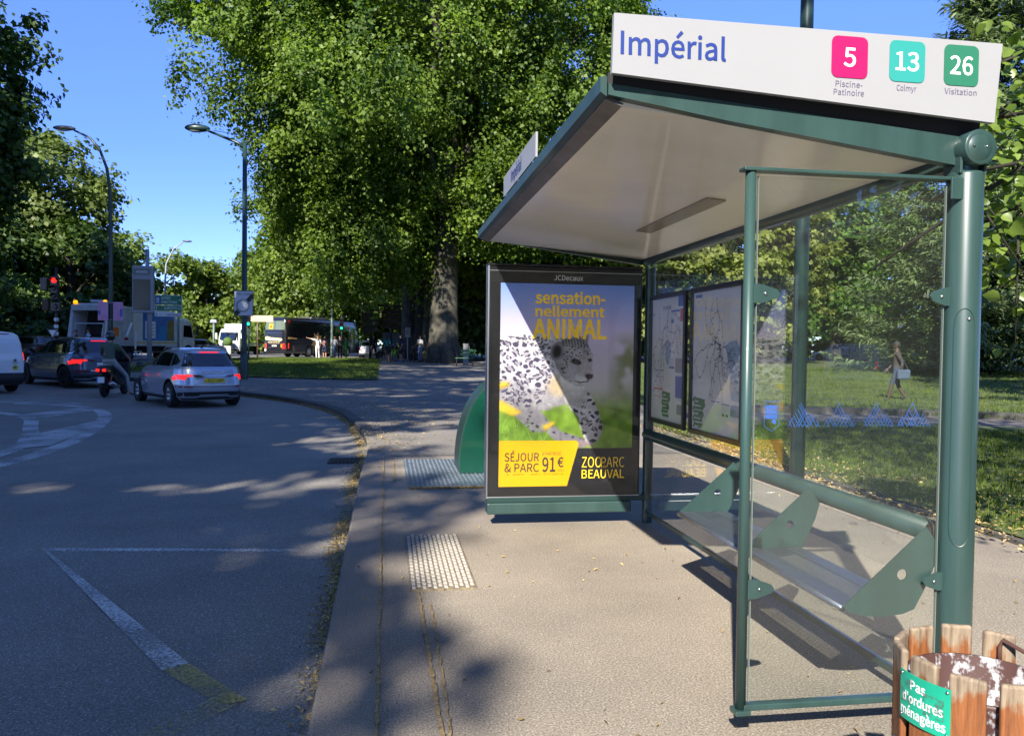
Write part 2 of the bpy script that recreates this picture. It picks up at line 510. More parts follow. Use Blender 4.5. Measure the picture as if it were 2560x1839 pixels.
# ------------------------------------------------------------------ ground, road, pavement, lawns
KERB = [(-0.297, -14), (-0.297, 3), (-0.29, 5.6), (-0.297, 9.9), (-0.275, 10.6), (-0.26, 11.8), (-0.335, 13.6), (-0.52, 15.4),
        (-0.82, 17.4), (-1.21, 19.5), (-2.0, 21.8), (-3.06, 23.8), (-4.16, 25.3), (-5.6, 26.9), (-7.0, 29.0), (-8.8, 31.6),
        (-12.0, 34.5), (-15.2, 37.5), (-16.2, 40.5), (-15.2, 44), (-12.6, 50), (-10.5, 55), (-8.0, 59.5), (-6, 64), (-2, 68.6),
        (0.5, 69.5), (1.6, 76), (2.4, 120)]
def smooth_poly(p, k=2):
    for _ in range(k):
        q = [p[0]]
        for a, b in zip(p, p[1:]):
            q.append((a[0] * .75 + b[0] * .25, a[1] * .75 + b[1] * .25)); q.append((a[0] * .25 + b[0] * .75, a[1] * .25 + b[1] * .75))
        q.append(p[-1]); p = q
    return p
KC = smooth_poly(KERB, 2)
INNER = [(12, 120), (9.5, 90), (8.0, 60), (6.5, 44), (5.7, 30), (5.3, 19), (5.15, 12), (5.1, -14)]
sheet('ground', [(-400, -400), (400, -400), (400, 400), (-400, 400)], -0.35, GRASS_B, 12)
sheet('road', [(-75, -60), (3.2, -60), (3.2, 8), (1.5, 8), (1.5, 30), (1.5, 60), (60, 95), (60, 118), (-75, 118)], RZ, ROAD, 3)
sheet('crossing_road', [(-70, 56), (-19, 52), (-11.2, 56.2), (-8.6, 60.2), (-6.2, 64.6), (-2.2, 69.2), (0.3, 70.3), (1.2, 76), (2.0, 117), (-70, 117)],
      RZ + 0.02, FARROAD, 3)
sheet('pavement', KC + INNER, 0.0, PAVE, 3)
path_poly = [p for p in KC if 11.07 < p[1] < 61 and p[0] > -16.5]
path_poly = [(0.02 + p[0], p[1]) for p in path_poly]
sheet('footpath', [(-0.26, 11.07)] + path_poly + [(-6, 61), (-0.5, 61.3), (7.9, 61), (6.45, 44), (5.65, 30), (5.25, 19), (5.1, 12), (5.1, 11.07)], 0.006, PATH, 3)
LAWN = [(-0.35, 32), (-2.6, 32.4), (-5.3, 33.2), (-8.6, 35.2), (-11.8, 38), (-13.2, 41.5), (-11.8, 47), (-9.4, 53.2), (-7.2, 57.2), (-3.5, 59.2), (-0.5, 59.6)]
sheet('lawn', LAWN, 0.05, GRASS_B, 3)
# park lawn on the far side of the pavement, cut by a narrow path with a stone kerb
PARK_N = [(5.13, -14), (5.15, 12), (5.24, 15.6), (7.8, 16.3), (10.5, 15.6), (13.2, 14.2), (17, 11.2), (30, 1), (40, -14)]
PARK_F = [(5.3, 18.4), (8.2, 18.6), (10.8, 17.9), (13.8, 16.5), (18.2, 13.2), (32, 3.5), (90, -40), (90, 60), (52, 76), (40, 73), (28, 71), (14, 72), (9, 72), (8.1, 60), (6.6, 44), (5.75, 30), (5.35, 21)]
sheet('park_lawn', PARK_N, 0.02, GRASS_B, 3)
sheet('park_lawn', PARK_F, 0.07, GRASS_B, 3)
sheet('park_path', [(5.2, 15.4), (7.8, 16.1), (10.5, 15.4), (13.2, 14.0), (17, 11), (30, .8), (34, 4), (18.2, 13.4), (13.8, 16.7), (10.8, 18.1), (8.2, 18.8), (5.3, 18.6)], 0.008, PATH, 3)
sheet('verge', [(-75, -60), (-12.5, -60), (-12.5, 8), (-15, 18), (-19.5, 30), (-19.8, 44), (-23, 47), (-23, 54), (-18.8, 55), (-20, 70), (-75, 80)], 0.02, GRASS_B, 3)
sheet('car_park', [(14, 72), (28, 71), (40, 73), (52, 76), (90, 60), (120, 70), (110, 110), (14, 110)], 0.0, FARROAD, 6)

def kerb_strip(name, pts, w, top, bot, m, gap=1.0):
    b = MB(); ring = []
    for i, (x, y) in enumerate(pts):
        a = pts[max(i - 1, 0)]; c = pts[min(i + 1, len(pts) - 1)]
        t = Vector((c[0] - a[0], c[1] - a[1], 0)).normalized(); n = Vector((t.y, -t.x, 0))
        h = H(x, y); P = Vector((x, y, h))
        e = 0.018
        ring.append([P + Vector((0, 0, bot)), P + Vector((0, 0, top - e)), P + n * e + Vector((0, 0, top)), P + n * w + Vector((0, 0, top)), P + n * w + Vector((0, 0, bot))])
    v = [tuple(p) for q in ring for p in q]; f = []
    for i in range(len(ring) - 1):
        for k in range(4):
            f.append((i * 5 + k, (i + 1) * 5 + k, (i + 1) * 5 + k + 1, i * 5 + k + 1))
    f.append((0, 1, 2, 3, 4)); e = 5 * (len(ring) - 1); f.append((e + 4, e + 3, e + 2, e + 1, e))
    b.add((v, f), m)
    o = b.build(name); o['kind'] = 'structure'
    return o
kerb_strip('kerb', [(-0.297, y) for y in np.arange(-14, 10.9, 1.0)] + [(-0.275, 11.07)], 0.265, 0.008, -0.3, STONE)
kerb_strip('kerb', [(p[0], p[1]) for p in KC if 13.2 < p[1] < 69 and p[0] < 0.2], 0.20, 0.014, -0.3, GRANITE)
kerb_strip('kerb', [(5.3, 18.5), (8.2, 18.7), (10.8, 18.0), (13.8, 16.6), (18.2, 13.3), (32, 3.6)], 0.2, 0.16, -0.2, GRANITE)['kind'] = 'structure'
kerb_strip('kerb', [(5.25, 12.2), (5.12, 9), (5.06, 5), (5.06, -6)], 0.1, 0.035, -0.2, GRANITE)

# ------------------------------------------------------------------ painted road markings
WPAINT = worn_paint('worn_white_paint', (0.52, 0.52, 0.50), 0.46)
FPAINT = worn_paint('faded_white_paint', (0.60, 0.60, 0.57), 0.50)
YPAINT = worn_paint('worn_yellow_paint', (0.52, 0.42, 0.13), 0.55)
def strip(pts, w, m, name='road_marking', z=0.004, closed=False):
    b = MB(); L, Rr = [], []
    for i, p in enumerate(pts):
        a = pts[max(i - 1, 0)]; c = pts[min(i + 1, len(pts) - 1)]
        t = Vector((c[0] - a[0], c[1] - a[1], 0)).normalized(); n = Vector((-t.y, t.x, 0))
        ww = w[i] if isinstance(w, (list, tuple)) else w
        q = Vector((p[0], p[1], 0))
        for lst, s in ((L, 1), (Rr, -1)):
            k = q + n * s * ww / 2; lst.append((k.x, k.y, H(k.x, k.y) + RZ + z))
    n = len(pts)
    b.add((L + Rr, [(i, n + i, n + i + 1, i + 1) for i in range(n - 1)]), m)
    o = b.build(name); o['kind'] = 'structure'; return o
def patch(poly, m, z=0.004):
    o = MB().add(([(x, y, H(x, y) + RZ + z) for x, y in poly], [tuple(range(len(poly)))]), m).build('road_marking')
    o['kind'] = 'structure'; return o
patch([(-2.70, 6.79), (-2.62, 6.67), (-0.69, 6.46), (-0.69, 6.53)], FPAINT)
patch([(-2.70, 6.78), (-2.56, 6.60), (-0.99, 4.24), (-1.10, 4.16)], FPAINT, 0.008)
patch([(-1.10, 4.16), (-0.99, 4.24), (-0.62, 3.76), (-0.73, 3.72)], YPAINT, 0.008)
patch([(-0.62, 3.76), (-0.73, 3.86), (-1.35, 3.02), (-1.22, 2.98)], YPAINT, 0.012)
outer = smooth_poly([(-12.5, 23.6), (-9.9, 22.6), (-8.3, 22.2), (-7.1, 21.0), (-6.3, 19.3), (-5.75, 17.4), (-5.3, 15.3), (-5.0, 13.3), (-5.0, 11.5), (-5.4, 9.6), (-6.4, 7.2)], 2)
strip(outer, 0.28, WPAINT)
inner = smooth_poly([(-11.5, 20.9), (-9.6, 20.4), (-8.5, 19.6), (-7.4, 18.2), (-6.8, 16.6), (-6.2, 15.2), (-5.6, 13.4), (-5.5, 12)], 2)
strip(inner, 0.26, WPAINT)
patch([(-8.1, 18.9), (-7.35, 17.9), (-6.95, 20.4), (-7.5, 21.2)], WPAINT, 0.008)
patch([(-6.1, 15.1), (-5.6, 13.0), (-5.22, 13.5), (-5.55, 16.8), (-5.9, 18.3)], WPAINT, 0.012)
strip([(-14, 24.6), (-11, 23.2), (-8, 22.6)], 0.2, FPAINT, z=0.008)
for k in range(5):
    a = -13.5 + k * 2.4
    strip([(a, 26.2 - k * .35), (a + 1.2, 26.0 - k * .35)], 0.13, FPAINT)

# ------------------------------------------------------------------ pavement details
JOINT = mat('litter_in_joint', (0.36, 0.25, 0.11), 0.95, var=0.45, vscale=40, bump=0.8, bscale=200)
def joint(pts, w, z=0.012):
    b = MB(); L, Q = [], []
    for x, y in pts:
        ww = w * (0.45 + random.random() * 1.1)
        L.append((x - ww / 2, y, z)); Q.append((x + ww / 2, y, z))
    n = len(pts)
    b.add((L + Q, [(i, n + i, n + i + 1, i + 1) for i in range(n - 1)]), JOINT)
    o = b.build('pavement_joint'); o['kind'] = 'structure'
joint([(-0.028 + random.uniform(-.004, .004), y) for y in np.arange(-2, 11.0, 0.06)], 0.014)
joint([(0.205 + (4.9 - y) * 0.012 + random.uniform(-.003, .003), y) for y in np.arange(-2, 4.9, 0.03)], 0.017, 0.010)
joint([(0.27 - (4.7 - y) * 0.006 + random.uniform(-.006, .006), y) for y in np.arange(-2, 4.7, 0.05)], 0.010, 0.010)
joint([(0.10 + random.uniform(-.006, .006), y) for y in np.arange(9.0, 11.0, 0.05)], 0.016, 0.010)

TACT = asphalt('tactile_slab', (0.36, 0.34, 0.30), (0.58, 0.55, 0.50), (0.64, 0.62, 0.58), 0.2, 0.8, 0.3)
t = thing('tactile_paving', 'pale tactile paving slab of raised oblong studs in the pavement', 'paving slab', (0.365, 5.65, 0.0))
one('slab', rbox(0, 0, -0.02, 0.42, 1.44, 0.064, 0.006), mat('slab_dirt', (0.20, 0.16, 0.10), 0.95, var=0.4, vscale=25), t)
b = MB()
for i in range(12):
    for j in range(17):
        x = -0.185 + i * 0.0336; y = -0.68 + j * 0.083 + (0.0415 if i % 2 else 0)
        b.add(rbox(x, y, 0.0135, 0.0235, 0.056, 0.010, 0.004, 1), TACT)
b.build('stud_field', t)

CHECK = mat('checker_plate_steel', (0.27, 0.32, 0.37), 0.42, metal=0.75, var=0.2, vscale=9)
t = thing('metal_floor_plate', 'grey ribbed steel floor plate under the green waste container', 'floor plate', (1.03, 9.6, 0.0))
one('plate', rbox(0, 0, 0.008, 1.6, 2.06, 0.02, 0.003, 1), CHECK, t)
b = MB()
for i in range(32):
    for j in range(40):
        b.add(box(-0.78 + i * 0.05, -1.0 + j * 0.051, 0.021, 0.022 if (i + j) % 2 else 0.008, 0.008 if (i + j) % 2 else 0.026, 0.006), CHECK)
b.build('rib_pattern', t)

t = thing('drain_grate', 'dark iron drain grate in the gutter beside the kerb', 'drain', (-0.58, 11.45, RZ))
one('frame', rbox(0, 0, 0.002, 0.44, 0.5, 0.03, 0.004, 1), mat('cast_iron', (0.05, 0.047, 0.045), 0.6, metal=0.6, var=0.3, vscale=15), t)
b = MB()
for k in range(7): b.add(box(-0.16 + k * 0.053, 0, 0.019, 0.02, 0.40, 0.008), BLACKM)
b.build('slots', t)

# ------------------------------------------------------------------ fallen leaves and grass
def scatter(name, P, sizes, m, lift=0.012, tilt=0.5, aspect=0.5, upright=False, tint=None):
    n = len(P)
    a = rng.uniform(0, 2 * np.pi, n)
    nz = np.stack([rng.normal(0, tilt, n), rng.normal(0, tilt, n), np.ones(n)], 1)
    nz /= np.linalg.norm(nz, axis=1)[:, None]
    d = np.stack([np.cos(a), np.sin(a), np.zeros(n)], 1)
    if upright:
        d, nz = nz, d
    d = d - nz * (d * nz).sum(1)[:, None]; d /= np.linalg.norm(d, axis=1)[:, None]
    e = np.cross(nz, d)
    s = sizes[:, None]
    base = P + np.array([0, 0, lift])
    if upright:
        v = np.stack([base - e * s * aspect * .5, base + e * s * aspect * .5, base + d * s + e * s * aspect * .1, base + d * s * .98 - e * s * aspect * .1], 1)
    else:
        v = np.stack([base - d * s * .5, base + e * s * aspect * .5 + nz * s * .12, base + d * s * .5, base - e * s * aspect * .5 + nz * s * .12], 1)
    me = fast_mesh(name, v.reshape(-1, 3), np.arange(4 * n).reshape(-1, 4))
    at = me.attributes.new('tint', 'FLOAT', 'FACE')
    at.data.foreach_set('value', np.asarray(tint if tint is not None else rng.random(n), np.float32))
    me.materials.append(m)
    o = bpy.data.objects.new(name, me); C.objects.link(o)
    o['kind'] = 'stuff'
    return o
# gutter litter along the kerb
kp = np.array([p for p in KC if -2 < p[1] < 28]); seg = np.linalg.norm(np.diff(kp, axis=0), axis=1); cum = np.concatenate([[0], np.cumsum(seg)])
def along(s): return np.stack([np.interp(s, cum, kp[:, 0]), np.interp(s, cum, kp[:, 1])], 1)
n = 15000
s = rng.uniform(0, cum[-1], n)
den = 0.35 + 0.65 * (np.sin(s * 2.1) * np.sin(s * .83 + 1) > -0.25)
s = s[rng.random(n) < den]; n = len(s)
xy = along(s)
off = -np.abs(rng.normal(0, 0.055, n)) - 0.008 - 0.09 * (xy[:, 1] > 6) * rng.random(n) * (xy[:, 1] < 16)
P = np.stack([xy[:, 0] + off, xy[:, 1], Hn(xy[:, 0], xy[:, 1]) + RZ + np.clip(0.05 + off * .4, 0, .05) * rng.random(n)], 1)
scatter('leaf_litter', P, rng.uniform(0.012, 0.04, n), LITTER, 0.006, 0.6, 0.35)
# litter on the low kerb beyond the stop, and leaves on the pavement
n = 1300
y = rng.uniform(11.5, 22, n); xs = np.interp(y, kp[:, 1], kp[:, 0]) + np.abs(rng.normal(0, 0.5, n)) + rng.random(n) * 1.2 * (y > 15)
scatter('leaf_litter', np.stack([xs, y, Hn(xs, y)], 1), rng.uniform(0.02, 0.06, n), LITTER, 0.012, 0.4, 0.45)
n = 520
x = rng.uniform(-0.25, 5.0, n); y = rng.uniform(2.2, 11, n)
scatter('fallen_leaves', np.stack([x, y, np.zeros(n)], 1), rng.uniform(0.012, 0.045, n), LITTER, 0.010, 0.5, 0.4)
n = 3000
x = 0.25 + rng.random(n) * 1.1; y = 8.52 + rng.normal(0, 0.03, n)
scatter('fallen_leaves', np.stack([x, y, np.zeros(n)], 1), rng.uniform(0.01, 0.03, n), LITTER, 0.012, 0.5, 0.4)
n = 4500
x = 4.75 + np.abs(rng.normal(0, 0.9, n)); y = rng.uniform(3.0, 15, n)
scatter('fallen_leaves', np.stack([x, y, np.zeros(n) + .02], 1), rng.uniform(0.02, 0.06, n), LITTER, 0.018, 0.5, 0.5)
n = 900
x = rng.uniform(-6, 5, n); y = rng.uniform(12, 34, n); kx = np.interp(y, kp[:, 1], kp[:, 0]); k = x > kx + .3
scatter('fallen_leaves', np.stack([x, y, Hn(x, y)], 1)[k], rng.uniform(0.03, 0.08, n)[k], LITTER, 0.02, 0.4, 0.5)
n = 600
x = rng.uniform(-5, -0.4, n); y = rng.uniform(3, 20, n)
scatter('fallen_leaves', np.stack([x, y, np.full(n, RZ)], 1)[x < -.5], rng.uniform(0.01, 0.03, n)[x < -.5], LITTER, 0.012, 0.4, 0.4)
# grass blades on the nearer part of the park lawn and on the triangular lawn
def grass(polytest, x0, x1, y0, y1, n, off, smin, smax):
    x = rng.uniform(x0, x1, n); y = rng.uniform(y0, y1, n)
    k = polytest(x, y); x, y = x[k], y[k]; n = len(x)
    tint = np.clip(0.5 + 0.35 * np.sin(x * 1.7 + np.sin(y * 1.1) * 2) * np.cos(y * 1.3) + rng.normal(0, .25, n), 0, 1)
    scatter('grass', np.stack([x, y, Hn(x, y) + off], 1), rng.uniform(smin, smax, n), GRASSL, 0, 0.45, 0.28, True, tint)
grass(lambda x, y: (x > 5.2 + .25 * np.sin(y * 3)) & (y < 15.2 - np.clip(x - 9, 0, 99) * .55) & ((x - 3) ** 2 + y ** 2 < 420), 5.2, 16, 3, 15.6, 60000, 0.02, 0.03, 0.075)
grass(lambda x, y: (y > 19.2 - np.clip(x - 8, 0, 99) * .62) & (x > 5.8), 5.8, 32, 4, 42, 70000, 0.07, 0.05, 0.10)
grass(lambda x, y: (y < 59) & (y > 32.2 + np.clip(-x - 2, 0, 99) * .32) & (x > -11.5 + (y - 40) * .12), -11.5, -0.4, 32, 59, 50000, 0.05, 0.05, 0.11)
# ------------------------------------------------------------------ bus shelter
NX, NY, FY = 2.274, 2.875, 6.70
sh = thing('bus_shelter', 'green bus shelter with glass walls and a sloping white-lined roof', 'bus shelter', (NX, NY, 0))
def loc(g): return [(x - NX, y - NY, z) for x, y, z in g[0]], g[1]
def part(name, geo, m, smooth=False, parent=None):
    return one(name, loc(geo), m, parent or sh, smooth)
post = MB().add(loc(lathe([(0.0675, 0), (0.0675, 2.225), (0.064, 2.235), (0.0, 2.236)], 40, c=(NX, NY, 0))), GREEN, True)
post.add(loc(lathe([(0.047, 2.23), (0.047, 2.33)], 32, c=(NX, NY, 0))), GREEN, True)
post.add(loc(rbox(NX - 0.055, NY, 2.27, 0.012, 0.10, 0.09, 0.003)), GREEN)
post.add(loc(rbox(NX + 0.050, NY, 2.27, 0.010, 0.10, 0.09, 0.003)), GREEN)
po = post.build('post', sh)
# service hatch outline and its screw
hb = MB(); pts = []
for k in range(-10, 11):
    w = R(-118 + 9 * (k / 10) * 3.6); pts.append((NX + 0.0685 * math.cos(w), NY + 0.0685 * math.sin(w), 1.62 + 0.075 * math.sqrt(max(0, 1 - (k / 10) ** 2))))
pts2 = [(p[0], p[1], 0.83 - (p[2] - 1.62)) for p in reversed(pts)]
hb.add(loc(tube(pts + pts2 + pts[:1], 0.0016, 6, False)), DGREEN)
hb.add(loc(ball((NX - 0.018, NY - 0.066, 1.655), 0.008, 10, 6)), STEEL, True)
hb.build('service_hatch', po)
part('post', lathe([(0.045, 0), (0.045, 2.33)], 28, c=(NX, FY, 0)), GREEN, True)
# rear beam tube under the roof, with its end cap
bt = part('beam', tube([(NX, 2.80, 2.322), (NX, 6.76, 2.322)], 0.062, 32), GREEN, True)
ec = MB().add(loc(lathe([(0.0, 2.795), (0.050, 2.795), (0.052, 2.798), (0.066, 2.790), (0.069, 2.796), (0.069, 2.86)], 36, 'Y', (NX, 0, 2.322))), GREEN, True)
ec.add(loc(lathe([(0.050, 2.7975), (0.054, 2.7975)], 36, 'Y', (NX, 0, 2.322))), DGREEN)
for s in (-0.028, 0.028): ec.add(loc(ball((NX + s, 2.795, 2.325), 0.006, 10, 6)), STEEL if s > 0 else DGREEN, True)
ec.build('end_cap', bt)
# middle rail
rl = part('rail', tube([(NX - .01, 2.95, 0.7735), (NX - .01, 6.70, 0.7735)], 0.047, 28), GREEN, True)
part('rail_collar', tube([(NX - .01, 2.945, 0.7735), (NX - .01, 2.985, 0.7735)], 0.0495, 28), BLACKM, True, rl)
part('rail', rbox(NX - .02, 4.8, 0.10, 0.03, 3.70, 0.035, 0.005), DGREEN)
# roof
slope = (2.43 - 2.30) / 1.47
def rz_(x): return 2.43 - (x - 0.8) * slope
Xa, Xb, Ya, Yb = 0.80, 2.36, 2.86, 6.82
roof_m = mat('roof_skin', (0.10, 0.13, 0.13), 0.6, var=0.2, vscale=5)
part('roof', prism([(Xa - .01, rz_(Xa) + .068), (Xb, rz_(Xb) + .068), (Xb, rz_(Xb) + .082), (Xa - .01, rz_(Xa) + .085)], (0, Yb, 0), (1, 0, 0), (0, 0, 1), Yb - 2.93), BLACKM)  # black stands in for the name board's shadow on the slab
SOFF = mat('soffit_panel', (0.92, 0.88, 0.81), 0.24, var=0.05, vscale=1.6, spec=0.5, coat=0.25)
part('soffit', prism([(Xa + .05, rz_(Xa + .05)), (NX, rz_(NX)), (NX, rz_(NX) + .03), (Xa + .05, rz_(Xa + .05) + .03)], (0, 6.775, 0), (1, 0, 0), (0, 0, 1), 6.775 - 2.90), SOFF)
part('fascia', prism([(Xa - .035, rz_(Xa) + .030), (Xa - .010, rz_(Xa) + .015), (Xa - .010, rz_(Xa) + .088), (Xa - .035, rz_(Xa) + .085)], (0, Yb + .004, 0), (1, 0, 0), (0, 0, 1), Yb - Ya + .008), GREEN)
part('gutter_lip', prism([(Xa - .010, rz_(Xa) + .012), (Xa + .055, rz_(Xa + .055) - .006), (Xa + .060, rz_(Xa + .06) + .006), (Xa - .010, rz_(Xa) + .028)], (0, 6.80, 0), (1, 0, 0), (0, 0, 1), 6.80 - 2.88), DALU)
part('roof_edge', prism([(0.795, 2.489), (2.255, 2.369), (2.325, 2.366), (2.335, 2.447), (0.800, 2.540)], (0, 2.95, 0), (1, 0, 0), (0, 0, 1), 0.076), BLACKM)  # dark strip coloured black, imitating shade under the name board
beam_poly = [(0.795, 2.452), (1.25, 2.384), (2.215, 2.262), (2.255, 2.300), (2.255, 2.372), (0.795, 2.492)]
part('cantilever_beam', prism(beam_poly, (0, 2.90, 0), (1, 0, 0), (0, 0, 1), 0.045), GREEN)
part('cantilever_beam', prism(beam_poly, (0, 6.826, 0), (1, 0, 0), (0, 0, 1), 0.045), DGREEN)
lf = part('ceiling_lamp', prism([(1.712, rz_(1.712) - .010), (1.822, rz_(1.822) - .010), (1.822, rz_(1.822) - .002), (1.712, rz_(1.712) - .002)], (0, 5.38, 0), (1, 0, 0), (0, 0, 1), 1.25), mat('lamp_lens', (0.30, 0.26, 0.20), 0.25))
# glass
for (y0, y1) in ((2.955, 3.422), (3.428, 5.240), (5.246, 6.650)):
    part('glass_pane', box(2.236, (y0 + y1) / 2, 1.545, 0.008, y1 - y0, 1.42), GLASS)
    part('glass_pane', box(2.236, (y0 + y1) / 2, 0.425, 0.008, y1 - y0, 0.59), GLASS)
# side screen
sp = part('screen_pole', lathe([(0.0, 0.11), (0.0205, 0.11), (0.0205, 2.20), (0.0, 2.20)], 20, c=(1.366, NY, 0)), GREEN, True)
part('pole_shoe', rbox(1.366, NY, 0.124, 0.062, 0.062, 0.02, 0.004), GREEN, parent=sp)
part('screen_rail', rbox(1.775, NY, 2.208, 0.89, 0.055, 0.014, 0.003), GREEN)
part('screen_rail', rbox(1.785, NY, 0.140, 0.83, 0.040, 0.024, 0.004), GREEN)
part('rail_bracket', rbox(2.215, NY - .045, 2.165, 0.075, 0.01, 0.085, 0.003), GREEN)
part('glass_pane', box(1.795, NY + .004, 1.172, 0.79, 0.009, 2.03), GLASS)
part('pane_edge', box(1.3985, NY + .004, 1.172, 0.0025, 0.012, 2.03), mat('glass_edge', (0.16, 0.20, 0.18), 0.3))
part('pane_edge', box(2.1925, NY + .004, 1.172, 0.0025, 0.012, 2.03), MATS['glass_edge'])
tri = [(0, -.036), (.035, -.036), (.098, -.016), (.108, 0), (.098, .016), (.035, .036), (0, .036)]
for z in (1.738, 0.60):
    g = part('glass_bracket', prism([(a, c) for a, c in tri], (1.380, NY - .004, z), (1, 0, 0), (0, 0, 1), 0.012), GREEN)
    part('bolt', ball((1.380 + .048, NY - .018, z), (.007, .004, .007), 10, 6), STEEL, True, g)
    g = part('glass_bracket', prism([(-a * .9, c) for a, c in reversed(tri)], (2.222, NY - .004, z + .005), (1, 0, 0), (0, 0, 1), 0.012), GREEN)
    part('bolt', ball((2.222 - .05, NY - .018, z + .005), (.007, .004, .007), 10, 6), STEEL, True, g)
# blue mountain frieze and tile badge printed on the side screen
FR = mat('blue_frieze_print', (0.03, 0.10, 0.36), 0.5)
fb = MB(); y0 = NY - .0022
def stroke(a, c, w=0.0028):
    d = Vector((c[0] - a[0], c[1] - a[1])); n = Vector((-d.y, d.x)).normalized() * w / 2
    fb.add(([(a[0] + n.x, y0, a[1] + n.y), (a[0] - n.x, y0, a[1] - n.y), (c[0] - n.x, y0, c[1] - n.y), (c[0] + n.x, y0, c[1] + n.y)], [(0, 1, 2, 3)]), FR)
for g in range(4):
    x0 = 1.522 + g * 0.158
    env = lambda x: max(0, .096 - abs(x - .072) * 1.75, .058 - abs(x - .112) * 1.5, .040 - abs(x - .030) * 1.5)
    wd = .0019 if g in (0, 3) else .0012
    for i in range(12):
        for dx in (1, -1):
            xb = -.010 + i * .0145 + random.uniform(-.003, .003); hgt_ = 0
            while hgt_ < .1 and env(xb + dx * hgt_ * .56) > hgt_: hgt_ += .004
            if hgt_ > .014 and random.random() < .8: stroke((x0 + xb, 1.226), (x0 + xb + dx * hgt_ * .56, 1.226 + hgt_), wd)
for i in range(5):
    for j in range(3): fb.add(([(1.446 + i * .0095, y0, 1.258 + j * .018), (1.454 + i * .0095, y0, 1.258 + j * .018), (1.454 + i * .0095, y0, 1.274 + j * .018), (1.446 + i * .0095, y0, 1.274 + j * .018)], [(0, 1, 2, 3)]), FR)
fb.add(([(1.470, y0, 1.245), (1.486, y0, 1.236), (1.488, y0, 1.250), (1.478, y0, 1.262)], [(0, 1, 2, 3)]), FR)
for a, c in (((1.440, 1.325), (1.500, 1.325)), ((1.440, 1.325), (1.440, 1.230)), ((1.500, 1.325), (1.500, 1.230)), ((1.440, 1.230), (1.470, 1.210)), ((1.500, 1.230), (1.470, 1.210))): stroke(a, c, 0.0015)
o = fb.build('glass_print', sh); o.location = (-NX, -NY, 0)

# bench hung on the middle rail
bn = thing('shelter_bench', 'perforated steel bench between triangular green brackets inside the shelter', 'bench', (2.0, 3.8, 0))
def bloc(g): return [(x - 2.0, y - 3.8, z) for x, y, z in g[0]], g[1]
prof = [(1.800, 0.506), (1.83, 0.482), (1.90, 0.465), (1.98, 0.460), (2.06, 0.468), (2.112, 0.486), (2.150, 0.555), (2.196, 0.655), (2.218, 0.735), (2.190, 0.775), (2.158, 0.818)]
for y in (2.893, 3.797, 4.700):
    bm = bmesh.new()
    outer_ = [bm.verts.new((x, y, z)) for x, z in prof]
    hole = [bm.verts.new((2.055 + 0.022 * math.cos(w), y, 0.628 + 0.022 * math.sin(w))) for w in np.linspace(0, 2 * math.pi, 21)[:-1]]
    for ring in (outer_, hole):
        for i in range(len(ring)): bm.edges.new((ring[i], ring[(i + 1) % len(ring)]))
    bmesh.ops.triangle_fill(bm, use_beauty=True, edges=bm.edges[:])
    ext = bmesh.ops.extrude_face_region(bm, geom=bm.faces[:])
    for v in ext['geom']:
        if isinstance(v, bmesh.types.BMVert): v.co.y += 0.006
    bmesh.ops.recalc_face_normals(bm, faces=bm.faces[:])
    one('bench_bracket', bloc(bm_geo(bm)), GREEN, bn)
PERF = mat('brushed_steel', (0.20, 0.225, 0.27), 0.36, metal=0.8, var=0.08, vscale=30)
for ya, yb in ((2.90, 3.795), (3.805, 4.698)):
    seat = MB(); z = 0.512
    nx_, ny_ = 9, int((yb - ya - .06) / 0.0155)
    gx = [1.803, 1.835, 1.875, 1.905] + [1.905 + 0.0135 * (i + 1) for i in range(nx_)] + [2.06, 2.085, 2.11]
    # rows of round holes: the perforated band is made of square cells with an octagonal hole
    seat.add(bloc(rbox(1.852, (ya + yb) / 2, z - .004, 0.104, yb - ya, .012, .005)), PERF)
    seat.add(bloc(rbox(2.070, (ya + yb) / 2, z - .004, 0.086, yb - ya, .012, .005)), PERF)
    seat.add(bloc(tube([(1.800, ya, z - .012), (1.800, yb, z - .012)], .013, 12)), PERF, True)
    V, F = [], []
    cx_, cy_ = 0.0137, (yb - ya) / ny_
    for i in range(nx_):
        for j in range(ny_):
            X, Y = 1.904 + (i + .5) * cx_, ya + (j + .5) * cy_
            k = len(V); hr = 0.0040
            sq = [(1, 0), (1, 1), (0, 1), (-1, 1), (-1, 0), (-1, -1), (0, -1), (1, -1)]
            for a, c in sq: V.append((X + a * cx_ / 2, Y + c * cy_ / 2, z))
            for q in range(8): V.append((X + hr * math.cos(q * math.pi / 4), Y + hr * math.sin(q * math.pi / 4), z))
            for q in range(8): F.append((k + q, k + (q + 1) % 8, k + 8 + (q + 1) % 8, k + 8 + q))
    seat.add(bloc((V, F)), PERF)
    seat.build('seat', bn)

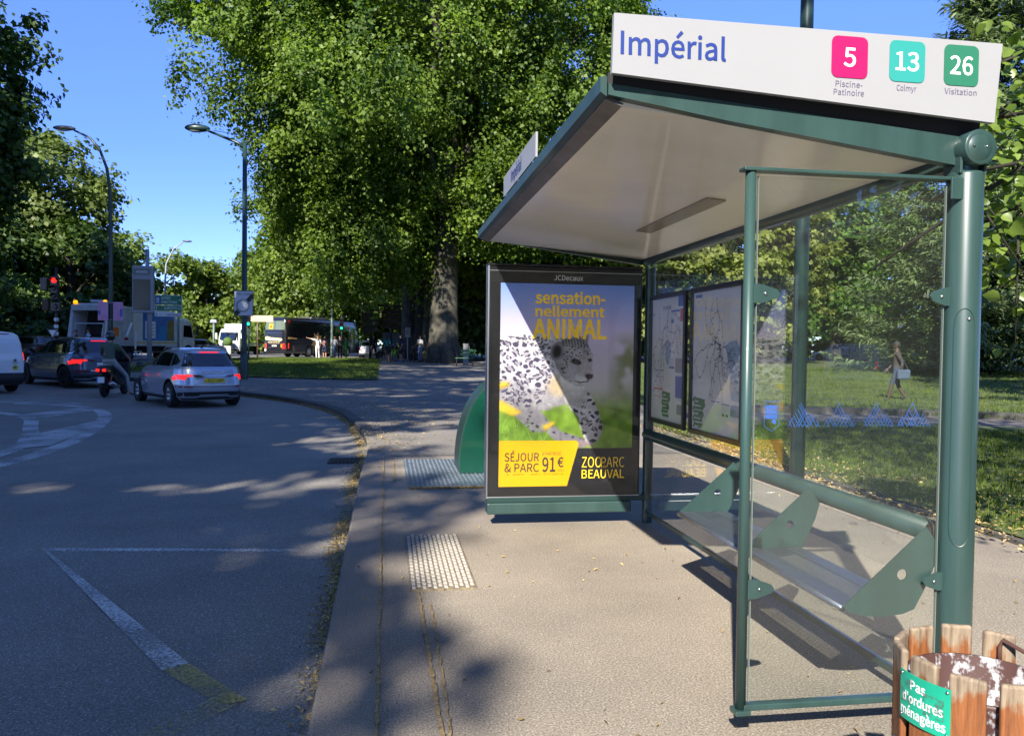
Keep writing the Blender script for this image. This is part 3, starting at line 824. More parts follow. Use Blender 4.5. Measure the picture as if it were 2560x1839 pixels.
# name board over the near end
nb = thing('stop_name_board', 'large white stop name board with blue name and three coloured route tiles', 'sign', (0.797, 2.80, 2.5))
def nloc(g, dx=0.0): return [(x - 0.797, y - 2.80, z - 2.5) for x, y, z in g[0]], g[1]
one('board', nloc(prism([(0.792, 2.512), (2.335, 2.419), (2.362, 2.726), (0.797, 2.726)], (0, 2.822, 0), (1, 0, 0), (0, 0, 1), 0.022)), mat('sign_board', (0.30, 0.305, 0.32), 0.30, var=0.02, vscale=2, spec=0.4), nb)
fy = 2.7985
Tn = lambda x, z: basis((x - 0.797, fy - 2.80, z - 2.5), (1, 0, 0), (0, 0, 1))
one('name_lettering', text_fit('Impérial', 0.402, 0.080, 'LEFT', 0.016), BLUEINK, nb, T=Tn(0.822, 2.582))
for x0, x1, zb, zt, m, num, lines in ((1.642, 1.790, 2.552, 2.707, MAG, '5', ('Piscine-', 'Patinoire')), (1.880, 2.029, 2.552, 2.707, TEAL, '13', ('Colmyr',)), (2.110, 2.258, 2.552, 2.707, TGREEN, '26', ('Visitation',))):
    tl = one('route_tile', nloc(prism(rrect(x0, zb, x1, zt, 0.024), (0, fy, 0), (1, 0, 0), (0, 0, 1), 0.0012)), m, nb)
    w = 0.050 if len(num) == 1 else 0.098
    one('route_number', text_fit(num, w, 0.068, 'CENTER', 0.014), WHITEINK, tl, T=basis(((x0 + x1) / 2 - .797, fy - .0018 - 2.80, (zb + zt) / 2 - .034 - 2.5), (1, 0, 0), (0, 0, 1)))
    for k, s in enumerate(lines):
        g = one('destination_lettering', text_fit(s, 0.0138 * len(s), 0.0215, 'CENTER', 0.0), GREYINK, nb, T=Tn((x0 + x1) / 2, zb - 0.034 - k * 0.031))
# small name board on the kerb edge
fb_ = thing('stop_name_board', 'narrow white stop name board on stands along the kerb edge of the roof', 'sign', (0.79, 4.85, 2.5))
one('board', box(0, 0, 0.118, 0.012, 1.19, 0.135), MATS['sign_board'], fb_)
for side, u, x in ((1, (0, 1, 0), 0.0072), (-1, (0, -1, 0), -0.0072)):
    one('name_lettering', text_fit('Impérial', 0.40, 0.072, 'CENTER', 0.022), BLUEINK, fb_, T=basis((x, side * -0.0 + (0.06), 0.085), u, (0, 0, 1)))
for y in (-.5, 0, .5): one('stand', rbox(0, y, 0.022, 0.01, 0.018, 0.075, .002), ALU, fb_)
tag(fb_)

# ------------------------------------------------------------------ advertising case at the far end
ap = thing('advertising_case', 'black-framed glass advertising case with a zoo poster of a spotted cat', 'advertising panel', (1.52, 6.70, 0))
def aloc(g): return [(x - 1.52, y - 6.70, z) for x, y, z in g[0]], g[1]
fr = MB().add(aloc(rbox(1.518, 6.735, 1.225, 1.345, 0.13, 1.97, .008)), BLACK)
fr.build('case', ap)
one('trim', aloc(rbox(0.846, 6.735, 1.225, 0.014, 0.142, 1.985, .003)), ALU, ap)
one('trim', aloc(rbox(1.52, 6.668, 0.246, 1.33, 0.008, 0.010, .002)), ALU, ap)
one('trim', aloc(rbox(1.52, 6.668, 2.168, 1.33, 0.006, 0.005, .001)), ALU, ap)
one('top_cap', aloc(rbox(1.515, 6.735, 2.218, 1.36, 0.15, 0.018, .004)), BLACK, ap)
one('base_rail', aloc(rbox(1.48, 6.71, 0.152, 1.262, 0.14, 0.095, .01)), GREEN, ap)
one('base_rail', aloc(rbox(1.55, 6.71, 0.222, 1.40, 0.10, 0.045, .006)), DGREEN, ap)
one('glass', aloc(box(1.512, 6.655, 1.21, 1.31, 0.005, 1.90)), CLEAR, ap)
one('maker_lettering', text_fit('JCDecaux', 0.255, 0.042, 'CENTER', 0.012), WHITEINK, ap, T=basis((1.532 - 1.52, 6.6665 - 6.70, 2.098), (1, 0, 0), (0, 0, 1)))

# poster print -------------------------------------------------
def poly_mask(poly, X, Y):
    inside = np.zeros(X.shape, bool); n = len(poly)
    for i in range(n):
        x1, y1 = poly[i]; x2, y2 = poly[(i + 1) % n]
        c = ((y1 > Y) != (y2 > Y)) & (X < (x2 - x1) * (Y - y1) / (y2 - y1 + 1e-9) + x1)
        inside ^= c
    return inside
def blur(a, k):
    for _ in range(2):
        for ax in (0, 1):
            c = np.cumsum(np.pad(a, [(k + 1, k) if i == ax else (0, 0) for i in range(a.ndim)], mode='edge'), axis=ax)
            a = (np.take(c, range(2 * k + 1, c.shape[ax]), ax) - np.take(c, range(0, c.shape[ax] - 2 * k - 1), ax)) / (2 * k + 1)
    return a
def vnoise(sh_, sc, r):
    g = r.random((int(sh_[0] / sc) + 3, int(sh_[1] / sc) + 3))
    yy = np.arange(sh_[0]) / sc; xx = np.arange(sh_[1]) / sc
    y0_, x0_ = yy.astype(int), xx.astype(int); fy_, fx_ = (yy - y0_)[:, None], (xx - x0_)[None]
    fy_ = fy_ * fy_ * (3 - 2 * fy_); fx_ = fx_ * fx_ * (3 - 2 * fx_)
    return (g[y0_][:, x0_] * (1 - fy_) * (1 - fx_) + g[y0_ + 1][:, x0_] * fy_ * (1 - fx_) + g[y0_][:, x0_ + 1] * (1 - fy_) * fx_ + g[y0_ + 1][:, x0_ + 1] * fy_ * fx_)
def poster_image():
    pr = np.random.default_rng(3)
    Nh, Nw = 472, 308
    Y, X = np.meshgrid(np.linspace(155, 1338, Nh), np.linspace(160, 932, Nw), indexing='ij')
    v = (Y - 155) / 1183; u = (X - 160) / 772
    im = np.zeros((Nh, Nw, 3))
    def lerp(a, b, t): return np.array(a) * (1 - t[..., None]) + np.array(b) * t[..., None]
    im[:] = lerp((.46, .58, .88), (.80, .74, .88), np.clip(v / .24, 0, 1))
    im = np.where((v > .24)[..., None], lerp((.80, .74, .88), (.74, .72, .72), np.clip((v - .24) / .25, 0, 1)), im)
    n1 = vnoise((Nh, Nw), 38, pr); n2 = vnoise((Nh, Nw), 14, pr); n3 = vnoise((Nh, Nw), 5, pr)
    bush = np.clip((n1 * .6 + n2 * .4 - .38) * 5, 0, 1) * np.clip((u - .80) * 8, 0, 1) * np.clip((v - .22) * 9, 0, 1) * np.clip((.62 - v) * 9, 0, 1)
    im = im * (1 - .75 * bush[..., None]) + np.array((.40, .44, .22)) * .75 * bush[..., None]
    g = np.clip((v - .47 - .05 * n1) * 7, 0, 1)
    gc = lerp((.27, .36, .12), (.55, .70, .24), n2 * .6 + n3 * .4)
    im = blur(im * (1 - g[..., None]) + gc * g[..., None], 3)
    def mask(poly, soft=1, rag=0):
        return blur(poly_mask(poly, X + (n3 - .5) * rag, Y + (n3 - .5) * rag).astype(float), soft)
    torso = [(140, 440), (210, 440), (330, 452), (450, 452), (560, 470), (640, 560), (660, 700), (650, 780), (600, 860), (500, 862), (430, 890), (300, 905), (200, 870), (140, 800)]
    hind = [(150, 780), (330, 860), (400, 900), (448, 960), (520, 1018), (640, 1055), (690, 1085), (640, 1112), (560, 1098), (470, 1060), (420, 1012), (356, 1028), (300, 975), (240, 920), (150, 860)]
    fore = [(590, 740), (660, 770), (705, 835), (738, 915), (756, 985), (750, 1045), (720, 1080), (690, 1095), (655, 1078), (632, 1010), (612, 925), (560, 880)]
    head = [(452, 560), (458, 520), (480, 498), (520, 482), (560, 464), (610, 458), (640, 462), (656, 447), (668, 450), (660, 500), (678, 530), (693, 566), (690, 612), (690, 650), (698, 688), (690, 712), (668, 738), (622, 746), (570, 735), (520, 700), (480, 640)]
    dk = np.zeros((Nh, Nw))
    def paint_part(poly, base0, base1, shade):
        nonlocal im
        m = mask(poly, 1, 12)
        # shading of the rounded body: darker under the belly and at the far edge
        f = lerp(base0, base1, np.clip(n2 * .45 + n3 * .35 + .25 * vnoise((Nh, Nw), 2.2, pr), 0, 1)) * shade[..., None]
        im = im * (1 - m[..., None]) + f * m[..., None]
        return m
    sh_t = 1 - .36 * np.clip((Y - 640) / 260, 0, 1) - .10 * np.clip((X - 480) / 160, 0, 1)
    def spots(poly, n, r0, r1, ring, col, k, seed):
        nonlocal im
        rr = np.random.default_rng(seed); cs = []; tries = 0
        xs = [p[0] for p in poly]; ys = [p[1] for p in poly]; d_ = np.zeros((Nh, Nw))
        while len(cs) < n and tries < 7000:
            tries += 1
            x, y = rr.uniform(min(xs), max(xs)), rr.uniform(min(ys), max(ys))
            if not poly_mask(poly, np.array([[x]]), np.array([[y]]))[0, 0]: continue
            rs = rr.uniform(r0, r1)
            if any((x - a) ** 2 + (y - c) ** 2 < ((rs + q) * 1.02) ** 2 for a, c, q in cs): continue
            cs.append((x, y, rs)); w = rr.uniform(-.5, .9); ex = rr.uniform(1.15, 1.6)
            dx, dy = X - x, Y - y
            a = (dx * math.cos(w) + dy * math.sin(w)) / ex; c_ = (-dx * math.sin(w) + dy * math.cos(w)) * 1.1
            d = np.sqrt(a * a + c_ * c_) + (n3 - .5) * rs * .5
            if rr.random() < ring:
                s_ = np.clip((rs * .30 - np.abs(d - rs * .70)) / 2.2, 0, 1) * (np.sin(np.arctan2(c_, a) * 2.5 + w * 5) > -.6)
                d_ = np.maximum(d_, np.clip((rs * .6 - d) / 4, 0, 1) * .28)
            else: s_ = np.clip((rs * .72 - d) / 2.4, 0, 1)
            d_ = np.maximum(d_, s_)
        m = mask(poly, 1)
        q = (d_ * k * m)[..., None]
        im = im * (1 - q) + np.array(col) * q
    paint_part(hind, (.62, .60, .66), (.90, .89, .92), sh_t * 1.02)
    spots(hind, 26, 9, 15, .35, (.20, .17, .24), .82, 5)
    paint_part(torso, (.64, .62, .68), (.95, .94, .96), sh_t)
    tan = np.clip(1 - ((X - 500) ** 2 / 90 ** 2 + (Y - 750) ** 2 / 80 ** 2), 0, 1)[..., None] * .5
    im = im * (1 - tan) + np.array((.80, .66, .38)) * tan
    spots([(150, 460), (440, 470), (470, 640), (450, 720), (400, 840), (330, 880), (200, 850), (150, 790)], 74, 14, 24, .72, (.17, .14, .25), .80, 6)
    spots([(160, 448), (540, 462), (440, 500), (160, 500)], 16, 9, 13, .2, (.15, .13, .2), .75, 7)
    paint_part(fore, (.60, .58, .60), (.88, .87, .87), 1 - .25 * np.clip((X - 690) / 60, 0, 1))
    spots(fore, 24, 12, 20, .3, (.12, .11, .14), .88, 8)
    # chest fur between head and leg
    paint_part([(500, 690), (640, 735), (672, 790), (620, 880), (540, 850)], (.70, .69, .68), (.95, .94, .93), 1 - .25 * np.clip((Y - 700) / 200, 0, 1))
    hs_ = 1 - .25 * np.clip((560 - X) / 100, 0, 1) - .12 * np.clip((520 - Y) / 60, 0, 1)
    paint_part(head, (.46, .45, .47), (.76, .75, .76), hs_)
    spots([(520, 560), (600, 490), (660, 500), (685, 560), (640, 590), (560, 620), (530, 690), (500, 640)], 46, 5, 8.5, 0, (.10, .09, .11), .9, 9)
    spots([(600, 640), (660, 640), (660, 690), (600, 720), (560, 700)], 16, 3, 4.5, 0, (.16, .15, .16), .7, 10)
    def dab(poly, col, k=1.0, soft=1):
        nonlocal im
        q = (blur(poly_mask(poly, X, Y).astype(float), soft) * k)[..., None]; im = im * (1 - q) + np.array(col) * q
    for kx in range(9):
        x0 = 512 + kx * 17
        dab([(x0, 474), (x0 + 6, 472), (x0 + 16, 520), (x0 + 12, 522)], (.12, .11, .12), .85)
    dab([(446, 566), (452, 520), (476, 497), (508, 500), (522, 536), (512, 580), (484, 604), (458, 596)], (.52, .50, .52), 1, 1)
    dab([(456, 560), (462, 526), (482, 510), (502, 516), (512, 545), (498, 580), (470, 586)], (.10, .09, .10), .95, 3)
    dab([(636, 462), (656, 447), (668, 450), (660, 492), (644, 484)], (.55, .53, .54), .9, 1)
    dab([(610, 590), (640, 560), (664, 560), (690, 600), (690, 676), (650, 690), (616, 650)], (.66, .63, .62), .55, 5)   # muzzle bridge
    dab([(580, 690), (650, 690), (684, 706), (660, 738), (600, 738)], (.86, .85, .85), .65, 4)                           # pale chin
    dab([(566, 596), (588, 588), (618, 600), (628, 618), (606, 624), (578, 616)], (.07, .06, .06), .95, 1)              # near eye
    dab([(588, 600), (606, 601), (610, 613), (594, 614)], (.50, .56, .52), .9, 1)
    dab([(597, 602), (604, 602), (604, 612), (597, 612)], (.02, .02, .02), 1, 0)
    dab([(664, 590), (684, 586), (690, 602), (672, 606)], (.08, .07, .07), .9, 1)
    dab([(646, 686), (668, 676), (698, 682), (692, 702), (664, 712)], (.16, .11, .12), .95, 1)                           # nose
    dab([(672, 708), (676, 708), (668, 724), (620, 732), (590, 722), (590, 718), (622, 725), (662, 719)], (.12, .10, .10), .9, 0)
    for kx in range(5): dab([(640, 706 + kx * 5), (560 - kx * 6, 742 + kx * 7), (560 - kx * 6, 744 + kx * 7)], (.95, .95, .95), .6, 0)
    dab([(630, 1060), (700, 1085), (722, 1108), (640, 1114), (610, 1100)], (.62, .52, .55), .6, 3)
    # grass and yellow blooms in front
    st = np.zeros((Nh, Nw)); tn = np.zeros((Nh, Nw))
    for k in range(150):
        x0_, y0_ = pr.uniform(140, 420), pr.uniform(930, 1110); ln = pr.uniform(40, 170); sl = pr.normal(.1, .45)
        if y0_ - ln < 860 + (x0_ - 150) * .35: continue
        tt = (y0_ - Y) / ln; q = np.clip(1 - np.abs(X - x0_ - sl * (y0_ - Y)) / (4.5 * (1.05 - np.clip(tt, 0, 1))), 0, 1) * ((tt > 0) & (tt < 1))
        tn = np.where(q > st, pr.random(), tn); st = np.maximum(st, q)
    gcol = lerp((.28, .50, .10), (.62, .80, .28), tn)
    im = im * (1 - .85 * st[..., None]) + gcol * .85 * st[..., None]
    gl = np.clip((Y - 960 - (X - 160) * .3) / 70, 0, 1) * np.clip((430 - X) / 60, 0, 1) * .55
    im = im * (1 - gl[..., None]) + gc * gl[..., None]
    for poly in ([(150, 732), (205, 728), (216, 748), (160, 768)], [(150, 825), (290, 905), (235, 925), (150, 885)], [(405, 985), (482, 952), (470, 978), (420, 1012)]): dab(poly, (.93, .74, .16), .85, 3)
    foot = poly_mask([(100, 1116), (1000, 1116), (1000, 1400), (100, 1400)], X, Y)
    im[foot] = (.13, .13, .15)
    yb_ = poly_mask([(100, 1070), (596, 1070), (612, 1076), (618, 1090), (536, 1400), (100, 1400)], X, Y)
    im[yb_] = (.90, .66, .03)
    for yl in (1264, 1269): im[yb_ & (np.abs(Y - yl) < 1.3) & (X > 190) & (X < 530) & (n3 > .42)] = (.45, .38, .05)
    return im * .90
PO = (0.947, 6.6685, 0.335); PW, PH = 1.17, 1.73
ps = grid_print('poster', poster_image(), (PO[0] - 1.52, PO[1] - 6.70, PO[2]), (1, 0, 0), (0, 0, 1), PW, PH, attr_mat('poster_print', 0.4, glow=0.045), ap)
def pt(X, Y): return ((X - 160) / 772 * PW + PO[0] - 1.52, PO[1] - .0012 - 6.70, PO[2] + (1338 - Y) / 1183 * PH)
def ptext(s, X0, X1, Yb, Yt, m, bold=0.02, full=False):
    a = pt(X0, Yb); q = pt(X1, Yt)
    one('poster_lettering', text_fit(s, q[0] - a[0], q[2] - a[2], 'LEFT', bold, full), m, ps, T=basis(a, (1, 0, 0), (0, 0, 1)))
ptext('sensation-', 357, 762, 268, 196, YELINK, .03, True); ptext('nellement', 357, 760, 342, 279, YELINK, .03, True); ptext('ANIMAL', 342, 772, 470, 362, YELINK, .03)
ptext('SÉJOUR', 192, 390, 1190, 1142, BLACKINK, .015); ptext('& PARC', 192, 390, 1252, 1204, BLACKINK, .015)
ptext('à PARTIR DE', 408, 516, 1156, 1138, BLACKINK, .0); ptext('91', 408, 484, 1252, 1170, BLACKINK, .02); ptext('€', 496, 532, 1226, 1168, BLACKINK, .02); ptext('/PERS', 496, 532, 1251, 1241, BLACKINK, 0)
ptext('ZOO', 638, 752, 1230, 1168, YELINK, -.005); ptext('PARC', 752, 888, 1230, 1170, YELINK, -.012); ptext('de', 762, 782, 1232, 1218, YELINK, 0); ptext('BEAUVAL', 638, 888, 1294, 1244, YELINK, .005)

# ------------------------------------------------------------------ two framed map boards on the rear glass
def map_image(seed, lake, green, extra):
    r = np.random.default_rng(seed); Nh, Nw = 220, 176
    im = np.ones((Nh, Nw, 3)) * (.84, .83, .80); n = vnoise((Nh, Nw), 30, r)
    im *= (0.94 + .10 * n)[..., None]
    def line(p, col, w=.8):
        for (x0, y0), (x1, y1) in zip(p, p[1:]):
            k = int(max(abs(x1 - x0) * Nw, abs(y1 - y0) * Nh) * 2) + 2
            for t in np.linspace(0, 1, k):
                i, j = int((y0 + (y1 - y0) * t) * Nh), int((x0 + (x1 - x0) * t) * Nw)
                if 0 <= i < Nh and 0 <= j < Nw: im[i, j] = im[i, j] * (1 - w) + np.array(col) * w
    Y, X = np.meshgrid(np.linspace(0, 1, Nh), np.linspace(0, 1, Nw), indexing='ij')
    im[poly_mask(lake, X + .01 * np.sin(Y * 40), Y)] = (.50, .60, .68)
    cx_, cy_ = lake[0][0] - .08, lake[0][1] + .03
    for k in range(13):
        a = r.uniform(0, 6.28); x, y = cx_, cy_; p = [(x, y)]
        for q in range(26):
            a += r.normal(0, .45); x += .026 * math.cos(a); y += .024 * math.sin(a) * (1.3)
            if not (.03 < x < .97 and .05 < y < .78): break
            p.append((x, y))
        line(p, (.25, .25, .28), .75)
        for q in p[2::4]: im[int(q[1] * Nh) - 1:int(q[1] * Nh) + 1, int(q[0] * Nw):int(q[0] * Nw) + r.integers(2, 9)] *= .62
    def rect(x0, y0, x1, y1, c): im[int(y0 * Nh):int(y1 * Nh), int(x0 * Nw):int(x1 * Nw)] = c
    gx0, gy0, gx1, gy1 = green
    gm = poly_mask([(gx0, gy0), (gx1, gy0 + .01), (gx1 - .04, gy0 + .1), (gx1 - .07, gy1), (gx0, gy1)], X + .015 * np.sin(Y * 90), Y)
    im[gm] = (.18, .40, .23)
    for k in range(7): rect(gx0 + .03, gy0 + .03 + k * .03, gx0 + .12 + .05 * (k % 3), gy0 + .038 + k * .03, (.75, .8, .75))
    for e in extra: rect(*e)
    return im
TXT = (.55, .55, .56)
e1 = [(.80, .0, .99, .085, (.20, .30, .62)), (.60, .105, .85, .125, (.32, .40, .66)), (.86, .10, .99, .20, (.78, .25, .25)), (.60, .18, .68, .21, (.25, .35, .65)), (.03, .125, .10, .135, (.25, .3, .55)), (.56, .49, .72, .575, (.78, .78, .78)), (.56, .555, .72, .575, (.30, .45, .62)), (.74, .49, .99, .60, TXT), (.75, .63, .99, .80, (.28, .34, .62)), (.10, .745, .36, .755, (.75, .25, .3)), (.10, .81, .36, .815, (.75, .25, .3)), (.08, .75, .11, .78, (.75, .25, .3)), (.80, .85, .95, .93, TXT), (.14, .59, .40, .60, TXT), (.14, .645, .40, .65, TXT), (.78, .81, .98, .815, TXT)]
e2 = [(.05, .02, .19, .045, (.36, .38, .60)), (.42, .775, .58, .785, (.42, .40, .60)), (.62, .785, .78, .86, (.80, .80, .80)), (.62, .785, .78, .792, (.3, .3, .35)), (.64, .85, .69, .87, (.3, .3, .35)), (.71, .85, .76, .87, (.3, .3, .35)), (.80, .785, .97, .86, (.45, .50, .66))]
for (ya, yb, img, txt, lab) in ((6.50, 5.69, map_image(5, [(.42, .37), (.52, .33), (.58, .36), (.60, .45), (.58, .53), (.50, .55), (.44, .48)], (.36, .76, .62, .97), e1), True, 'framed stop map sheet nearest the advertising case, with red and blue boxes'),
                                (5.585, 4.70, map_image(9, [(.68, .39), (.78, .36), (.90, .35), (.97, .42), (.98, .76), (.80, .75), (.76, .52), (.70, .44)], (.03, .765, .30, .99), e2), False, 'framed network map on the rear glass with a big pale blue lake')):
    mb_ = thing('map_board', lab, 'map board', (2.214, (ya + yb) / 2, 1.44), group='framed maps on the shelter glass')
    w = ya - yb
    f_ = MB()
    for cy, cz, sy, sz in ((0, .51, w, .035), (0, -.51, w, .035), (w / 2 - .017, 0, .034, .985), (-w / 2 + .017, 0, .034, .985)): f_.add(rbox(0, cy, cz, .034, sy, sz, .006), BLACK)
    f_.add(box(.010, 0, 0, .012, w - .06, .99), BLACKM)
    f_.build('frame', mb_)
    sheet_ = grid_print('map_sheet', img, (0.003, (w - .06) / 2, -.49), (0, -1, 0), (0, 0, 1), w - .06, .98, attr_mat('map_print', 0.5), mb_)
    if txt: one('map_lettering', text_fit('Impérial', .19, .032, 'CENTER', .012), BLUEINK, sheet_, T=basis((0.002, .02, .40), (0, -1, 0), (0, 0, 1)))
    one('cover_glass', box(-.010, 0, 0, .003, w - .062, .985), CLEAR, mb_)
# ------------------------------------------------------------------ trees
BARK_P = mat('plane_bark', (0.026, 0.026, 0.021), 0.95, col2=(0.115, 0.105, 0.078), vscale=3.4, bump=1.0, bscale=9, stretch=(1, 1, .5), detail=10)
BARK_D = mat('dark_bark', (0.030, 0.026, 0.021), 0.95, var=0.4, vscale=5, bump=1.0, bscale=20, stretch=(1, 1, .3))
PLANE_L = leaf_mat('plane_leaves', (0.038, 0.082, 0.010), (0.195, 0.285, 0.042), 0.45)
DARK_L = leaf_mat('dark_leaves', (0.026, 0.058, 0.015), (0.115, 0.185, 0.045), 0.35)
MID_L = leaf_mat('maple_leaves', (0.045, 0.105, 0.016), (0.195, 0.31, 0.055), 0.45)
YEL_L = leaf_mat('hornbeam_leaves', (0.10, 0.13, 0.022), (0.32, 0.36, 0.095), 0.40)
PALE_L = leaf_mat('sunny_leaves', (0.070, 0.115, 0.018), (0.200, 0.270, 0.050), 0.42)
LIND_L = leaf_mat('linden_leaves', (0.080, 0.140, 0.022), (0.215, 0.300, 0.060), 0.45, 0.35, 0.5)
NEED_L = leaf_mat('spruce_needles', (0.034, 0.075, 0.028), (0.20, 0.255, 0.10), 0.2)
OLIVE_L = leaf_mat('olive_leaves', (0.060, 0.095, 0.022), (0.200, 0.260, 0.075), 0.42)
PINK_L = leaf_mat('reddish_leaves', (0.10, 0.05, 0.035), (0.20, 0.13, 0.08), 0.3)

def crown_points(ells, n_clumps, per, clump_r, seed, shell=.62, flat=.62, rag=.16, mass=True):
    r = np.random.default_rng(seed)
    E = np.array(ells, float)
    area = (E[:, 3] * E[:, 4] + E[:, 4] * E[:, 5] + E[:, 3] * E[:, 5])
    k = r.choice(len(E), n_clumps, p=area / area.sum())
    # leaf masses: clumps gather round a few boughs per ellipsoid, leaving shaded gaps between them
    nm = max(15, int(n_clumps / len(E) / 11))
    md = r.normal(size=(len(E), nm, 3)); md /= np.linalg.norm(md, axis=2)[:, :, None]
    mi = r.integers(0, nm, n_clumps); d = md[k, mi] + r.normal(0, .17, (n_clumps, 3)) * (1 + .8 * (r.random(n_clumps) < .2))[:, None]
    mf = r.uniform(-.13, .05, (len(E), nm))[k, mi]
    if not mass: d = r.normal(size=(n_clumps, 3)); mf = 0
    d /= np.linalg.norm(d, axis=1)[:, None]
    ph = r.uniform(0, 6.28, 6)
    lump = 1 + rag * (np.sin(d[:, 0] * 5 + ph[0]) * np.sin(d[:, 1] * 6 + ph[1]) + np.sin(d[:, 2] * 7 + ph[2]) * np.cos(d[:, 0] * 4 + ph[3])) + r.normal(0, .05, n_clumps) + mf
    f = (shell + (1 - shell) * r.random(n_clumps) ** .6) * lump
    c = E[k, :3] + d * E[k, 3:6] * f[:, None]
    cr = clump_r * r.uniform(.55, 1.35, n_clumps)
    ctint = np.clip(r.normal(.5, .22, n_clumps), 0, 1)
    # every clump throws a few lobes of leaves, not an even ball
    n = n_clumps * per
    ci = np.repeat(np.arange(n_clumps), per)
    lob = r.normal(size=(n_clumps, 5, 3)); lob /= np.linalg.norm(lob, axis=2)[:, :, None]
    li = r.integers(0, 5, n)
    off = lob[ci, li] * r.uniform(.2, 1.0, n)[:, None] + r.normal(0, .24, (n, 3))
    off *= cr[ci][:, None]; off[:, 2] *= flat
    P = c[ci] + off
    out = off / (np.linalg.norm(off, axis=1)[:, None] + 1e-6)
    N = out * .5 + d[ci] * .45 + np.array([0, 0, .55]) + r.normal(0, .5, (n, 3))
    N /= np.linalg.norm(N, axis=1)[:, None]
    T = np.clip((ctint[ci] - .5) * 1.25 + .5 + r.normal(0, .16, n) + (np.sin(c[ci, 0] * .55 + ph[4]) * np.sin(c[ci, 2] * .6 + ph[5])) * .18, 0, 1)
    return P, N, T, c
def leaves(name, P, N, T, size, m, parent, seed=0, aspect=.85, droop=0.0, along=None):
    r = np.random.default_rng(seed + 99); n = len(P)
    if along is None:
        t = r.normal(size=(n, 3)); t[:, 2] -= droop
    else: t = along + r.normal(0, .25, (n, 3))
    t -= N * (t * N).sum(1)[:, None]; t /= np.linalg.norm(t, axis=1)[:, None] + 1e-9
    b = np.cross(N, t); s = (size * r.uniform(.6, 1.3, n))[:, None]
    lift = N * s * .14
    v = np.stack([P, P + t * s * .42 + b * s * aspect * .5 + lift, P + t * s, P + t * s * .42 - b * s * aspect * .5 + lift], 1)
    me = fast_mesh(name, v.reshape(-1, 3), np.arange(4 * n).reshape(-1, 4))
    at = me.attributes.new('tint', 'FLOAT', 'FACE'); at.data.foreach_set('value', T.astype(np.float32))
    me.materials.append(m)
    o = bpy.data.objects.new(name, me); C.objects.link(o); o.parent = parent
    return o
def trunk_mesh(parent, r0, h, limbs, m, lean=(0, 0), flare=1.5, seed=0, r1=None):
    rr = random.Random(seed); b = MB()
    r1 = r1 or r0 * .35; pts, rs = [], []
    for k in range(11):
        t = k / 10
        pts.append((lean[0] * t + math.sin(t * 4 + seed) * .12 * (t > 0), lean[1] * t + math.cos(t * 3 + seed) * .10 * (t > 0), -0.15 + (h + .15) * t ** 1.25))
        rs.append((r0 + (r1 - r0) * t) * (1 + (flare - 1) * math.exp(-t * 22)))
    b.add(tube(pts, rs, 18), m, True)
    for (z, tx, ty, tz, lr) in limbs:
        t = min(1, max(0, ((z + .15) / (h + .15))) ** .8)
        i = min(9, int(t * 10)); p0 = Vector(pts[i]).lerp(Vector(pts[i + 1]), t * 10 - i)
        p3 = Vector((tx, ty, tz)); q = []
        for k in range(7):
            s = k / 6
            w = p0.lerp(p3, s) + Vector((rr.uniform(-.12, .12), rr.uniform(-.12, .12), rr.uniform(-.1, .1))) * (p3 - p0).length * .12 * (0 < k < 6)
            w.z += math.sin(s * math.pi) * (p3 - p0).length * .08; q.append(w)
        b.add(tube(q, [lr * (1 - .8 * k / 6) for k in range(7)], 8), m, True)
    return b.build('trunk', parent)
def tree(name, label, x, y, ells, n_clumps, per, clump_r, leaf, lm, trunk=(0.4, 8), bark=None, seed=1, group=None, cat='tree', limbs=9, shell=.62, flat=.62, aspect=.85, droop=0.0, rag=.16, lean=(0, 0), flare=1.5, z0=None, gaps=(), mass=True):
    z0 = H(x, y) if z0 is None else z0
    t = thing(name, label, cat, (x, y, z0), 0, group)
    ells = [(a - x, b - y, c - z0, d, e, f) for a, b, c, d, e, f in ells]
    P, N, T, cen = crown_points(ells, n_clumps, per, clump_r, seed, shell, flat, rag, mass)
    k = P[:, 2] > .25
    for y0, hw in gaps:      # openings in the crown that let slanting sunlight through
        q = np.abs(P[:, 1] + y + 1.24 * (P[:, 2] + z0) - y0 - .5 * np.sin(P[:, 0] * 1.3 + y0)) < hw
        k &= ~(q & (np.random.default_rng(int(y0 * 10)).random(len(P)) < .93))
    if gaps:                 # leaves removed where their shadow would fall on the stop's sunny pavement
        sx = P[:, 0] + x + .55 * (P[:, 2] + z0); sy = P[:, 1] + y + 1.24 * (P[:, 2] + z0)
        k &= ~((sx > .30 + .28 * np.sin(sy * 2.1) + .15 * np.sin(sy * 5.3)) & (sy > .5) & (sy < 7.4))
    rr = np.random.default_rng(seed)
    lm_list = []
    for i in rr.choice(len(cen), limbs, replace=False):
        q = cen[i]; z = min(trunk[1] * .95, max(trunk[1] * .35, q[2] * .55))
        lm_list.append((z, q[0], q[1], q[2], trunk[0] * .32))
    trunk_mesh(t, trunk[0], trunk[1], lm_list, bark or BARK_D, lean, flare, seed)
    leaves('crown', P[k], N[k], T[k], leaf, lm, t, seed, aspect, droop)
    return t

